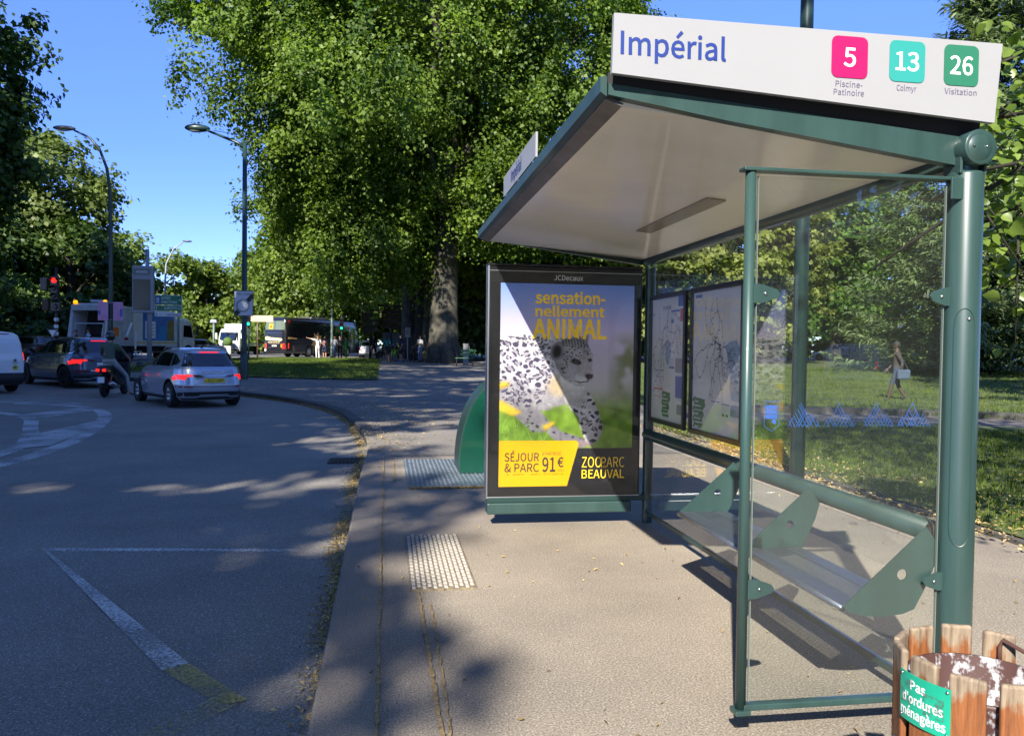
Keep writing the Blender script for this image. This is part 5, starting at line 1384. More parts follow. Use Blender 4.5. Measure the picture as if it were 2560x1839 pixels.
one('lamp', ball((.08, -.12, z - .75), (.10, .03, .12), 14, 8), MATS['dark_lamp'], rp_, True)
one('signal_head', rbox(-.36, .05, z - .68, .26, .2, .46, .03), mat('rusty_box', (.07, .03, .025), .6), t)
b = MB()
for k in range(3): b.add(tube([(0, .12, z - 1.95 + k * .30), (0, .12, z - 1.80 + k * .30)], .085, 12), SIGNW, True)
b.build('sticker_band', t)
t = thing('road_sign', 'small white give way triangle sign below the red traffic light', 'road sign', base(-13.66, 35.50))
one('sign_plate', prism([(-.20, 1.74), (.20, 1.74), (.0, 1.40)][::-1], (0, 0, 0), (1, 0, 0), (0, 0, 1), -.02), mat('faded_rim', (.30, .28, .32), .5), t)
one('sign_face', prism([(-.14, 1.705), (.14, 1.705), (.0, 1.465)][::-1], (0, -.025, 0), (1, 0, 0), (0, 0, 1), -.003), SIGNW, t)
traffic_light('green traffic light just right of the end of zone sign', -8.95, 54.1, 3.15, 2, GLOW_GREEN)
traffic_light('green traffic light before the coach windows, on a thin dark pole', -3.72, 67.4, 3.25, 2, GLOW_GREEN)

# tan board sign
t = thing('road_sign', 'plain tan board sign on a brown post in front of the coach rear', 'road sign', base(-8.45, 56.0))
one('post', tube([(-.22, .05, -.1), (-.22, .05, 3.0)], .05, 10), BROWN, t, True)
one('sign_board', rbox(0, 0, 2.75, 1.62, .05, .42, .015), TANM, t)
# far lamp post without visible head
t = thing('street_lamp', 'pale green lamp post standing among the walkers before the coach', 'street lamp', base(-4.25, 63.6))
one('pole', tube([(0, 0, -.1), (0, 0, 1.0), (0, 0, 8.5)], [.12, .10, .07], 12), LPOLE, t, True)
one('arm', tube([(0, 0, 8.4), (-.8, .1, 8.8), (-1.6, .2, 8.9)], .04, 8), LPOLE, t, True)
one('lamp_head', ball((-1.9, .24, 8.92), (.42, .16, .1), 12, 6), LPOLE, t, True)
# small lamp far back, thin lamps by the trees
t = thing('street_lamp', 'short grey lamp with box head far back beside the hedge', 'street lamp', base(-17.2, 83.7))
one('pole', tube([(0, 0, -.1), (0, 0, 3.1)], .10, 8), LPOLE, t, True); one('lamp_head', rbox(0, 0, 3.25, .62, .4, .32, .05), TGREY, t)
t = thing('street_lamp', 'thin curved street lamp above the yellow green trees, far back', 'street lamp', base(-19.3, 74))
one('pole', tube([(0, 0, -.1), (0, 0, 6.5), (.1, 0, 8.0), (.7, 0, 9.3), (1.5, 0, 9.9)], [.1, .08, .07, .055, .045], 10), TGREY, t, True); one('lamp_head', ball((1.85, 0, 10.0), (.42, .15, .09), 12, 6), DALU, t, True)
# lamp mast right behind the shelter
t = thing('street_lamp', 'dark green lamp mast rising behind the shelter roof', 'street lamp', (4.62, 8.4, 0))
one('pole', tube([(0, 0, -.1), (0, 0, 3), (0, 0, 9)], [.082, .078, .06], 20), DGREEN, t, True); one('pole_base', lathe([(.13, 0), (.13, .05), (.09, .07)], 18), DGREEN, t, True)
one('arm', tube([(0, 0, 8.8), (-.6, 0, 9.3), (-1.8, 0, 9.5)], .04, 8), DGREEN, t, True); one('lamp_head', ball((-2.2, 0, 9.52), (.45, .18, .12), 12, 6), DGREEN, t, True)
# dark direction sign frames by the path
for lab, x, y, w_, n_, zt in (('dark tall sign frame of brown boards nearest the lawn corner', -1.2, 57.9, 1.1, 6, 4.1), ('dark sign frame of stacked boards above the cyclists', 0.3, 58.6, 1.35, 5, 4.0)):
    t = thing('direction_sign', lab, 'road sign', base(x, y))
    one('post', tube([(0, 0, -.1), (0, 0, zt)], .06, 10), BLACK, t, True)
    for k in range(n_): one('sign_board', prism([(-w_ / 2, -.15), (w_ / 2, -.15), (w_ / 2 + .13, 0), (w_ / 2, .15), (-w_ / 2, .15)], (0, -.07, zt - .15 - k * .36), (1, 0, 0), (0, 0, 1), .03), mat('dark_brown_board', (.022, .015, .010), .6), t)
one('back_panel', rbox(.0, .1, 1.62, 1.25, .04, .75, .01), mat('slate_panel', (.06, .075, .095), .5), t)
# zone sign
t = thing('road_sign', 'small white zone sign with red ring in front of a sunlit trunk', 'road sign', base(1.55, 60.6))
one('post', tube([(0, .04, -.1), (0, .04, 2.3)], .045, 8), SIGNW, t, True)
sp_ = one('sign_plate', rbox(0, 0, 2.05, .40, .03, .74, .01), SIGNW, t)
one('ring', prism(circ(0, 2.05, .125, 20), (0, -.018, 0), (1, 0, 0), (0, 0, 1), .003), mat('sign_red', (.55, .03, .03), .5), sp_)
one('ring_centre', prism(circ(0, 2.05, .085, 20), (0, -.022, 0), (1, 0, 0), (0, 0, 1), .003), SIGNW, sp_)
one('sign_lettering', text_fit('ZONE', .26, .065, 'CENTER', .01), BLACKINK, sp_, T=basis((0, -.018, 2.27), (1, 0, 0), (0, 0, 1)))
one('ring', prism(circ(0, 2.05, .03, 10), (0, -.026, 0), (1, 0, 0), (0, 0, 1), .003), MATS['sign_red'], sp_)
# lifesize dark cut-out figure stand
t = thing('planter_post', 'white stone planter block beside the road, behind the silver car', 'planter', base(-15.9, 84))
one('block', rbox(0, 0, .4, .7, .7, .8, .05), mat('pale_stone', (.6, .6, .57), .7, var=.1), t)
one('plant', ball((0, 0, 1.2), (.5, .5, .5), 12, 8), mat('planter_green', (.06, .12, .02), .8, var=.5, vscale=8, bump=1, bscale=8), t, True)

# green bench
t = thing('park_bench', 'green slatted park bench with black iron legs beside the huge plane tree', 'bench', base(4.42, 44.8), R(-8))
BG = mat('bench_green', (.045, .16, .055), .5, var=.2, vscale=5)
one('seat', (lambda m: (m.v, m.f))(MB().add(rbox(-.08, -.12, .45, 1.05, .15, .035, .008), BG).add(rbox(-.08, .05, .45, 1.05, .15, .035, .008), BG)), BG, t)
one('backrest', (lambda m: (m.v, m.f))(MB().add(rbox(.12, .20, .66, .86, .03, .13, .008), BG).add(rbox(.12, .24, .86, .86, .03, .13, .008), BG)), BG, t)
for x in (-.52, .38):
    one('leg', tube([(x, -.22, 0), (x, -.14, .22), (x, -.18, .43), (x, .18, .43)], .022, 8), BLACKM, t, True); one('leg', tube([(x, .26, 0), (x, .16, .24), (x, .16, .45), (x, .26, .92)], .022, 8), BLACKM, t, True)
t = thing('marker_post', 'pale stone marker post behind the green bench', 'post', base(4.55, 46.3)); one('post', rbox(0, 0, .6, .30, .2, 1.2, .04), mat('grey_stone', (.22, .22, .21), .8, var=.2, vscale=5), t); one('cap', rbox(0, 0, 1.22, .34, .24, .05, .01), MATS['grey_stone'], t)

# green waste container with its lifting hook
t = thing('waste_container', 'green rounded waste container beside the advertising case', 'waste container', (1.47, 9.35, .022))
GC = mat('container_green', (.003, .052, .032), .28, var=.15, vscale=2, coat=.4)
GCD = mat('container_shell', (.016, .045, .038), .42, var=.25, vscale=3)
arch = [(-.62 * math.cos(a), .04 + 1.12 * math.sin(a) ** .9) for a in np.linspace(.0, math.pi, 30)]
arch = [(-.60, 0)] + arch + [(.60, 0)]
one('shell', prism([(a * 1.0, c) for a, c in arch], (0, .63, 0), (1, 0, 0), (0, 0, 1), .60), GCD, t)
one('front_panel', prism([(a * .975, c * .985 + .004) for a, c in arch], (0, .035, 0), (1, 0, 0), (0, 0, 1), .02), GC, t)
hk = one('lifting_hook', lathe([(.05, 1.1), (.05, 1.27), (.13, 1.28), (.13, 1.31), (.055, 1.32), (.055, 1.38), (.10, 1.39), (.10, 1.41), (0, 1.41)], 16, c=(-.18, .34, 0)), STEEL, t, True)

# wooden litter bin in the corner
t = thing('litter_bin', 'wooden slatted litter bin with a green notice, in the near right corner', 'litter bin', (1.432, 1.70, 0))
WOOD = bpy.data.materials.new('weathered_orange_wood'); WOOD.use_nodes = True
n_, l_ = WOOD.node_tree.nodes, WOOD.node_tree.links; p_ = n_['Principled BSDF']
tc = n_.new('ShaderNodeTexCoord'); mp = n_.new('ShaderNodeMapping'); mp.inputs['Scale'].default_value = (9, 9, .8); l_.new(tc.outputs['Object'], mp.inputs[0])
nz = n_.new('ShaderNodeTexNoise'); nz.inputs['Scale'].default_value = 8; nz.inputs['Detail'].default_value = 8; nz.inputs['Roughness'].default_value = .7; l_.new(mp.outputs[0], nz.inputs[0])
rp = n_.new('ShaderNodeValToRGB'); e_ = rp.color_ramp.elements; e_[0].position = .32; e_[1].position = .70; e_[0].color = (.115, .036, .011, 1); e_[1].color = (.32, .115, .032, 1); l_.new(nz.outputs['Fac'], rp.inputs[0])
nw = n_.new('ShaderNodeTexNoise'); nw.inputs['Scale'].default_value = 30; nw.inputs['Detail'].default_value = 6
mp2 = n_.new('ShaderNodeMapping'); mp2.inputs['Scale'].default_value = (1, 1, .45); l_.new(tc.outputs['Object'], mp2.inputs[0]); l_.new(mp2.outputs[0], nw.inputs[0])
sx = n_.new('ShaderNodeSeparateXYZ'); l_.new(tc.outputs['Object'], sx.inputs[0])
mr = n_.new('ShaderNodeMapRange'); mr.inputs['From Min'].default_value = .66; mr.inputs['From Max'].default_value = .80; mr.inputs['To Max'].default_value = .62; l_.new(sx.outputs['Z'], mr.inputs[0])
ad = n_.new('ShaderNodeMath'); ad.operation = 'ADD'; l_.new(mr.outputs[0], ad.inputs[0]); l_.new(nw.outputs['Fac'], ad.inputs[1])
rw = n_.new('ShaderNodeMapRange'); rw.inputs['From Min'].default_value = .84; rw.inputs['From Max'].default_value = .98; l_.new(ad.outputs[0], rw.inputs[0])
rg = n_.new('ShaderNodeValToRGB'); e_ = rg.color_ramp.elements; e_[0].color = (.13, .09, .06, 1); e_[1].color = (.33, .26, .175, 1); e_[0].position = .35; e_[1].position = .65; l_.new(nz.outputs['Fac'], rg.inputs[0])
mx = n_.new('ShaderNodeMix'); mx.data_type = 'RGBA'; l_.new(rw.outputs[0], mx.inputs[0]); l_.new(rp.outputs[0], mx.inputs[6]); l_.new(rg.outputs[0], mx.inputs[7]); l_.new(mx.outputs[2], p_.inputs['Base Color'])
p_.inputs['Roughness'].default_value = .62
bp = n_.new('ShaderNodeBump'); bp.inputs['Strength'].default_value = .35; bp.inputs['Distance'].default_value = .004; l_.new(nz.outputs['Fac'], bp.inputs['Height']); l_.new(bp.outputs[0], p_.inputs['Normal'])
NS = 12; RB = .188
for k in range(NS):
    a = 2 * math.pi * (k + .35) / NS
    hgt = .80 + random.uniform(-.006, .006)
    bmg = rbox(0, 0, hgt / 2 + .05, .075, .017, hgt - .1, .007, 3)
    T = Matrix.Rotation(a + math.pi / 2 + random.uniform(-.03, .03), 4, 'Z'); T.translation = (RB * math.cos(a), RB * math.sin(a), 0)
    sl = one('slat', bmg, WOOD, t, False, T)
    for z in (.57, .20): one('rivet', ball((RB * 1.052 * math.cos(a), RB * 1.052 * math.sin(a), z), (.009, .009, .009), 10, 6), STEEL, sl, True)
LIN = mat('scraped_liner', (.060, .026, .022), .55, ramp=(.50, .60), col2=(.40, .41, .44), vscale=30, detail=12, stretch=(1, 1, .7))
one('liner', lathe([(.165, .12), (.165, .725), (.168, .735), (.161, .735), (.159, .12), (0, .12)], 48), LIN, t, True)
one('hoop', lathe([(.169, .18), (.174, .18), (.174, .22), (.169, .22)], 40), ALU, t, True)
one('hoop', lathe([(.169, .56), (.174, .56), (.174, .60), (.169, .60)], 40), ALU, t, True)
one('handle', tube([(.135, .11, .72), (.135, .11, .765), (.14, .105, .785), (.165, .02, .765), (.17, -.02, .74)], .0055, 8), mat('rusty_wire', (.10, .05, .04), .6), t, True)
# notice bent round the slats
def bent(g, rad, a0, sgn=1):
    v, f = g
    return [(rad * math.cos(a0 + x / rad), rad * math.sin(a0 + x / rad), z) for x, y, z in [(p[0], 0, p[1]) for p in v]], f
NOT = mat('green_notice', (.012, .33, .205), .35, var=.12, vscale=6)
a0 = R(-188); rad = RB + .0135
g = ([], []); nx = 20
for j in range(2):
    for rr_ in (rad, rad + .002):
        for i in range(nx + 1): g[0].append((rr_ * math.cos(a0 + .140 * i / nx / rad), rr_ * math.sin(a0 + .140 * i / nx / rad), .648 + j * .115))
m_ = nx + 1
for i in range(nx):
    g[1].append((m_ + i, m_ + i + 1, 3 * m_ + i + 1, 3 * m_ + i)); g[1].append((2 * m_ + i, 2 * m_ + i + 1, 3 * m_ + i + 1, 3 * m_ + i)); g[1].append((i, i + 1, m_ + i + 1, m_ + i)); g[1].append((i, i + 1, 2 * m_ + i + 1, 2 * m_ + i))
no = one('notice', g, NOT, t, False)
for s, w_, z, x0 in (('Pas', .044, .728, .040), ("d'ordures", .114, .695, .013), ('ménagères', .126, .662, .007)):
    v, f = text_fit(s, w_, .021, 'LEFT', .03)
    v = [(p[0] + x0, p[1] + z, 0) for p in v]
    one('notice_lettering', bent((v, f), rad + .0032, a0), WHITEINK, no)
SM = worn_paint('grime', (.10, .10, .10), .60)
for x0, z0_, w_, h_ in ((.008, .69, .038, .06), (.08, .685, .05, .05)):
    q = [(x0 + w_ * i / 6, z0_ + h_ * j / 2, 0) for j in range(3) for i in range(7)]; f = [(j * 7 + i, j * 7 + i + 1, j * 7 + i + 8, j * 7 + i + 7) for j in range(2) for i in range(6)]
    one('grime_patch', bent((q, f), rad + .0042, a0), SM, no)
for x0, z0_ in ((.008, .755), (.133, .755), (.008, .656), (.133, .656)):
    a = a0 + x0 / rad; one('rivet', ball((rad * 1.012 * math.cos(a), rad * 1.012 * math.sin(a), z0_), .004, 8, 6), STEEL, no, True)

# hoop rail by the park tree
t = thing('hoop_rail', 'low black hoop rail beside the leaning park tree', 'rail', base(45.2, 69.0))
one('hoop', tube([(-1.6, 0, 0), (-1.6, 0, .9), (-1.45, 0, 1.05), (1.2, 0, 1.05), (1.5, 0, .95), (1.6, 0, .75), (1.5, 0, .5), (1.2, 0, .4), (-1.6, 0, .4)], .05, 8), BLACK, t, True)
one('leg', tube([(1.1, 0, 0), (1.1, 0, .42)], .05, 8), BLACK, t)
# ------------------------------------------------------------------ vehicles
def paint(name, c, metal=0.0, rough=0.28): return mat(name, c, rough, metal=metal, coat=0.8, spec=0.5)
SILVER = paint('silver_car_paint', (0.42, 0.465, 0.55), 0.45, .24)
ANTHR = paint('anthracite_car_paint', (0.085, 0.10, 0.14), 0.3, .22)
CWHITE = paint('white_car_paint', (0.78, 0.78, 0.77))
CBLUE = paint('blue_grey_car_paint', (0.10, 0.13, 0.20), .3)
CRED = paint('red_car_paint', (0.50, 0.022, 0.015))
CDARK = paint('dark_car_paint', (0.012, 0.018, 0.022))
CVBLUE = paint('bright_blue_car_paint', (0.03, 0.09, 0.34))
CTAN = paint('taupe_car_paint', (0.13, 0.115, 0.095), .4)
BUSP = paint('black_coach_paint', (0.010, 0.010, 0.013))
TINT = mat('tinted_window', (0.006, 0.008, 0.010), 0.04, spec=0.9, coat=0.5)
TRIM = mat('plastic_trim', (0.016, 0.016, 0.018), 0.6)
CHROME = mat('chrome', (0.75, 0.76, 0.78), 0.12, metal=1.0)
RIM = mat('alloy_rim', (0.50, 0.51, 0.53), 0.28, metal=0.9)
RIMD = mat('dark_rim', (0.05, 0.05, 0.055), 0.35, metal=0.8)
TAIL = mat('tail_lamp_glass', (0.33, 0.008, 0.010), 0.15, coat=0.5)
PLATE_Y = mat('yellow_plate', (0.80, 0.55, 0.02), 0.5)
PLATE_W = mat('white_plate', (0.75, 0.75, 0.75), 0.5)
AMBER = mat('amber_lens', (0.75, 0.28, 0.01), 0.25, coat=.4)

def slices_body(slices, n=56):
    """stack of plan outlines: (z, x_rear, x_front, half_width, rear_exp, front_exp)"""
    V, F = [], []
    for z, xr, xf, w, er, ef in slices:
        xm = (xr + xf) / 2; h = (xf - xr) / 2
        for k in range(n):
            a = 2 * math.pi * (k + .5) / n; c, s = math.cos(a), math.sin(a)
            e = ef if c > 0 else er
            q = (abs(c) ** e + abs(s) ** e) ** (-1 / e)
            V.append((xm + h * c * q, w * s * q, z))
    for i in range(len(slices) - 1):
        for k in range(n):
            k2 = (k + 1) % n; F.append((i * n + k, i * n + k2, (i + 1) * n + k2, (i + 1) * n + k))
    F.append(tuple(range(n - 1, -1, -1))); e = (len(slices) - 1) * n; F.append(tuple(range(e, e + n)))
    return V, F
def interp_slices(keys, m=30):
    zs = [k[0] for k in keys]; out = []
    for z in np.linspace(zs[0], zs[-1], m): out.append((float(z),) + tuple(float(np.interp(z, zs, [k[j] for k in keys])) for j in range(1, 6)))
    for k in keys:
        if min(abs(k[0] - o[0]) for o in out) > 1e-4: out.append(tuple(k))
    return sorted(out)
def body_obj(geo, m, wells, parent, name='body'):
    me = bpy.data.meshes.new(name); me.from_pydata(geo[0], [], geo[1]); me.materials.append(m); me.materials.append(BLACKM)
    for p in me.polygons: p.use_smooth = True
    bm = bmesh.new(); bm.from_mesh(me); bmesh.ops.recalc_face_normals(bm, faces=bm.faces[:])
    for e in bm.edges:
        if len(e.link_faces) == 2 and e.calc_face_angle() > R(38): e.smooth = False
    bm.to_mesh(me); bm.free()
    o = bpy.data.objects.new(name, me); C.objects.link(o)
    if wells:
        cb = MB()
        for x, y, r, w in wells: cb.add(lathe([(0, y - w / 2), (r, y - w / 2), (r, y + w / 2), (0, y + w / 2)], 28, 'Y', (x, 0, 0)), BLACKM)
        c = cb.build('cutter')
        bmc = bmesh.new(); bmc.from_mesh(c.data); bmesh.ops.remove_doubles(bmc, verts=bmc.verts[:], dist=1e-5); bmesh.ops.recalc_face_normals(bmc, faces=bmc.faces[:])
        bmc.to_mesh(c.data); bmc.free()
        for v in c.data.vertices: v.co.z += wells[0][2] * .92
        md = o.modifiers.new('wells', 'BOOLEAN'); md.object = c; md.operation = 'DIFFERENCE'; md.solver = 'EXACT'; md.material_mode = 'TRANSFER'
        ev = o.evaluated_get(bpy.context.evaluated_depsgraph_get())
        me2 = bpy.data.meshes.new_from_object(ev); o.modifiers.clear(); o.data = me2
        bpy.data.objects.remove(c)
    bm = bmesh.new(); bm.from_mesh(o.data); bv = BVHTree.FromBMesh(bm); bm.free()
    o.parent = parent
    return o, bv
def decal(bv, poly, d, m, name, parent, off=0.004, cell=0.06, smooth=True, th=0.0):
    """a panel, lamp or window laid onto the body: poly in the plane seen along d ('L','R','B','F','T')"""
    mp = {'L': (lambda a, c: (a, 6, c), (0, -1, 0)), 'R': (lambda a, c: (a, -6, c), (0, 1, 0)), 'B': (lambda a, c: (-12, a, c), (1, 0, 0)),
          'F': (lambda a, c: (12, a, c), (-1, 0, 0)), 'T': (lambda a, c: (a, c, 8), (0, 0, -1))}
    fn, dr = mp[d]; dr = Vector(dr)
    xs = [p[0] for p in poly]; ys = [p[1] for p in poly]
    pts = [Vector(p) for p in poly]; n = len(pts)
    edge = []
    for i in range(n):   # subdivide the outline
        a, b = pts[i], pts[(i + 1) % n]; k = max(1, int((b - a).length / cell))
        edge += [a.lerp(b, j / k) for j in range(k)]
    P = edge[:]; m_ = len(edge)
    px = np.array([p.x for p in edge]); py = np.array([p.y for p in edge])
    for a in np.arange(min(xs) + cell * .6, max(xs), cell):
        for c in np.arange(min(ys) + cell * .6, max(ys), cell):
            if np.min((px - a) ** 2 + (py - c) ** 2) > (cell * .45) ** 2: P.append(Vector((a, c)))
    vv, ee, ff, *_ = delaunay_2d_cdt([Vector(p) for p in P], [(i, (i + 1) % m_) for i in range(m_)], [list(range(m_))], 1, 1e-5)
    V, ok = [], []
    for p in vv:
        hit, nrm, _, _ = bv.ray_cast(Vector(fn(p.x, p.y)), dr)
        if hit is None: V.append((0, 0, 0)); ok.append(False)
        else:
            if nrm.dot(dr) > 0: nrm = -nrm
            V.append(tuple(hit + nrm * off)); ok.append(True)
    F = [tuple(f) for f in ff if all(ok[i] for i in f)]
    # drop slivers that stretch over a depth step
    G = []
    for f in F:
        q = [Vector(V[i]) for i in f]
        if max((q[i] - q[(i + 1) % len(q)]).length for i in range(len(q))) < cell * 6: G.append(f)
    # keep one connected sheet: crumbs left by the projection go
    par = list(range(len(V)))
    def root(i):
        while par[i] != i: par[i] = par[par[i]]; i = par[i]
        return i
    for f in G:
        for i in f[1:]: par[root(i)] = root(f[0])
    cnt = {}
    for f in G: cnt[root(f[0])] = cnt.get(root(f[0]), 0) + 1
    if cnt: big = max(cnt, key=cnt.get); G = [f for f in G if root(f[0]) == big]
    used = sorted({i for f in G for i in f}); rm = {a: i for i, a in enumerate(used)}
    return one(name, ([V[i] for i in used], [tuple(rm[i] for i in f) for f in G]), m, parent, smooth)
def wheel(parent, x, y, r, w, rim_m=RIM, spokes=5, side=1, simple=False):
    t = one('wheel', lathe([(r * .62, -w / 2), (r * .93, -w / 2), (r, -w * .36), (r, w * .36), (r * .93, w / 2), (r * .62, w / 2)], 28, 'Y', (0, 0, 0)), RUBBER, parent, True)
    t.location = (x, y, r)
    b = MB(); f = side * w * .46
    b.add(lathe([(r * .63, f), (r * .66, f), (r * .66, f - side * .03), (r * .60, f - side * .05), (r * .58, f - side * .10), (0, f - side * .10)], 28, 'Y'), rim_m if not simple else RIMD, True)
    if not simple:
        for k in range(spokes):
            a = 2 * math.pi * k / spokes
            for da in (-.16, .16):
                p0 = (r * .10 * math.cos(a), f - side * .035, r * .10 * math.sin(a)); p1 = (r * .62 * math.cos(a + da), f - side * .012, r * .62 * math.sin(a + da))
                b.add(tube([p0, p1], [r * .05, r * .055], 6), rim_m, True)
        b.add(lathe([(0, f - side * .01), (r * .11, f - side * .015), (r * .13, f - side * .05)], 16, 'Y'), rim_m, True)
    b.build('rim', t)
    return t
def ground_loc(x, y): return (x, y, H(x, y) + RZ)

def mirror(poly): return [(-a, c) for a, c in reversed(poly)]
def car(name, label, loc, heading, L=4.2, W=1.79, Hh=1.5, m=SILVER, cat='car', style='suv', wb=2.65, wr=0.33, rim=RIM, brake=False, plate=None, detail=2, group=None, rails=None, chrome=False, spokes=5):
    """heading: radians clockwise from +Y"""
    t = thing(name, label, cat, loc, math.pi / 2 - heading, group)
    xr, xf = -L / 2, L / 2; w = W / 2; fx = wb / 2 + .06; rx = -wb / 2 + .06
    k = Hh / 1.53
    keys = [(0.20, xr + .22, xf - .20, w * .90, 5, 3.6), (0.30, xr + .07, xf - .06, w * .965, 5, 3.4), (0.46, xr + .015, xf, w * .995, 5, 3.2), (0.60, xr, xf - .01, w, 5.2, 3.2),
            (0.74 * k, xr + .035, xf - .06, w * .995, 5.2, 3.2), (0.88 * k, xr + .055, xf - .22, w * .975, 5, 3.4), (0.985 * k, xr + .085, xf - .62, w * .945, 5, 3.6),
            (1.03 * k, xr + .13, xf - 1.02, w * .925, 5, 4), (1.20 * k, xr + .26, xf - 1.38, w * .84, 4.6, 4), (1.36 * k, xr + .42, xf - 1.72, w * .765, 4.4, 4), (1.45 * k, xr + .47, xf - 2.0, w * .70, 4.2, 3.6),
            (1.50 * k, xr + .60, xf - 2.22, w * .60, 3.6, 3.2), (1.53 * k, xr + .95, xf - 2.5, w * .36, 3, 3)]
    if style == 'hatch': keys = [(z, a + (.10 if z > 1.0 * k else 0), b, c, d, e) for z, a, b, c, d, e in keys]
    yw = w - .12
    bo, bv = body_obj(slices_body(interp_slices(keys, 34)), m, [(x, s * (w - .06), wr + .055, .42) for x in (rx, fx) for s in (-1, 1)], t)
    for x in (rx, fx):
        for s in (-1, 1): wheel(t, x, s * yw, wr, .215, rim, spokes, s, detail < 1)
    # side glass
    B, T_ = 1.055 * k, 1.405 * k
    front = [(xf - 1.20, B), (xf - 1.86, T_ - .015), (-0.02, T_ + .01), (0.03, B)]
    rear = [(-0.05, B), (-0.10, T_ + .01), (xr + 1.02, T_ - .02), (xr + .92, B)]
    quart = [(xr + .87, B + .01), (xr + .96, T_ - .03), (xr + .80, T_ - .06), (xr + .50, B + .13), (xr + .56, B + .05)]
    for s in 'LR':
        for p in (front, rear, quart): decal(bv, p if s == 'L' else p[::-1], s, TINT, 'side_window', t)
        if detail > 1:
            for x0, z1 in ((0.0, .98), (-1.02, .98)):
                h_ = decal(bv, [(x0 - .42, .90 * k), (x0 - .24, .90 * k), (x0 - .24, .93 * k), (x0 - .42, .93 * k)], s, CHROME if chrome else m, 'door_handle', t, .018)
            for x0 in (0.0, -1.02): decal(bv, [(x0 - .004, .36), (x0 + .004, .36), (x0 + .004, B - .02), (x0 - .004, B - .02)], s, BLACKM, 'door_seam', t, .002)
            # trim along the sill and over the arches
            decal(bv, [(rx + wr + .03, .215), (fx - wr - .03, .215), (fx - wr - .03, .30), (rx + wr + .03, .30)], s, TRIM, 'sill_trim', t, .006)
            if chrome:
                ring = [(xf - 1.14, B - .025), (xf - 1.90, T_ + .03), (-0.05, T_ + .045), (xr + .95, T_ + .03), (xr + .62, T_ - .07), (xr + .46, B + .12), (xr + .55, B - .02)]
                for a, c in zip(ring, ring[1:] + ring[:1]):
                    d = Vector((c[0] - a[0], c[1] - a[1])).normalized(); nn = Vector((-d.y, d.x)) * .014
                    decal(bv, [(a[0] + nn.x, a[1] + nn.y), (a[0] - nn.x, a[1] - nn.y), (c[0] - nn.x, c[1] - nn.y), (c[0] + nn.x, c[1] + nn.y)], s, CHROME, 'window_trim', t, .008)
        sg = 1 if s == 'L' else -1
        mr = one('door_mirror', rbox(xf - 1.30, sg * (w + .075), 1.06 * k, .12, .17, .12, .04, 3), TRIM if detail > 1 else m, t, True)
        one('mirror_glass', box(xf - 1.363, sg * (w + .078), 1.06 * k, .004, .13, .085), TINT, mr)
    decal(bv, [(-w * .80, 1.05 * k), (w * .80, 1.05 * k), (w * .66, 1.40 * k), (-w * .66, 1.40 * k)], 'F', TINT, 'windscreen', t)
    rw = [(-w * .80, 1.055 * k), (w * .80, 1.055 * k), (w * .75, 1.13 * k), (w * .63, 1.385 * k), (-w * .63, 1.385 * k), (-w * .75, 1.13 * k)]
    decal(bv, rw, 'B', TINT, 'rear_window', t)
    for s in (1, -1):
        p = [(s * w * .30, .70 * k), (s * w * .86, .66 * k), (s * w * .88, .78 * k), (s * w * .40, .76 * k)]
        decal(bv, p if s > 0 else p[::-1], 'F', mat('headlamp_glass', (.55, .57, .6), .1, coat=.6), 'headlight', t)
    decal(bv, [(-w * .5, .34), (w * .5, .34), (w * .44, .56), (-w * .44, .56)], 'F', TRIM, 'grille', t)
    if detail > 1 and style == 'suv':
        for s in (1, -1):
            mm = GLOW_TAIL if brake else TAIL
            p = [(s * w * .95, .70 * k), (s * w * .95, .80 * k), (s * w * .80, .855 * k), (s * w * .62, .855 * k), (s * w * .56, .82 * k), (s * w * .74, .79 * k)]
            lm = decal(bv, p if s > 0 else p[::-1], 'B', mm, 'tail_light', t, .010)
            p = [(s * w * .60, .852 * k), (s * w * .38, .835 * k), (s * w * .28, .795 * k), (s * w * .54, .805 * k)]
            decal(bv, p if s > 0 else p[::-1], 'B', mat('dark_lamp_glass', (.06, .008, .012), .12, coat=.5), 'lamp_tail', lm, .011)
            sd = 'L' if s > 0 else 'R'
            p = [(xr + .16, .715 * k), (xr + .44, .80 * k), (xr + .52, .86 * k), (xr + .14, .845 * k)]
            decal(bv, p, sd, mm, 'lamp_side', lm, .010)
            p = [(s * w * .60, .535), (s * w * .93, .535), (s * w * .93, .565), (s * w * .60, .565)]
            decal(bv, p if s > 0 else p[::-1], 'B', TAIL, 'reflector', t, .008)
        decal(bv, [(-w * .86, .235), (w * .86, .235), (w * .90, .40), (w * .74, .425), (-w * .74, .425), (-w * .90, .40)], 'B', TRIM, 'lower_bumper', t, .008)
        for a, c in (((-.84, .30), (-.46, .30)), ((-.46, .30), (-.38, .345)), ((-.38, .345), (.38, .345)), ((.38, .345), (.46, .30)), ((.46, .30), (.84, .30))):
            decal(bv, [(a[0] * w, a[1] - .014), (c[0] * w, c[1] - .014), (c[0] * w, c[1] + .014), (a[0] * w, a[1] + .014)], 'B', SILVER, 'bumper_strip', t, .020)
        decal(bv, [(-w * .62, .555), (w * .62, .555), (w * .62, .562), (-w * .62, .562)], 'B', BLACKM, 'tailgate_seam', t, .003)
        for s in (1, -1): decal(bv, [(s * w * .80 - .003, .60), (s * w * .80 + .003, .60), (s * w * .80 + .003, 1.0 * k), (s * w * .80 - .003, 1.0 * k)], 'B', BLACKM, 'tailgate_seam', t, .003)
        decal(bv, [(-w * .52, .775 * k), (w * .52, .775 * k), (w * .52, .787 * k), (-w * .52, .787 * k)], 'B', TRIM, 'tailgate_fold', t, .006)
        decal(bv, [(-.26, 1.40 * k), (.26, 1.40 * k), (.24, 1.425 * k), (-.24, 1.425 * k)], 'B', GLOW_TAIL if brake else TAIL, 'brake_light', t, .012)
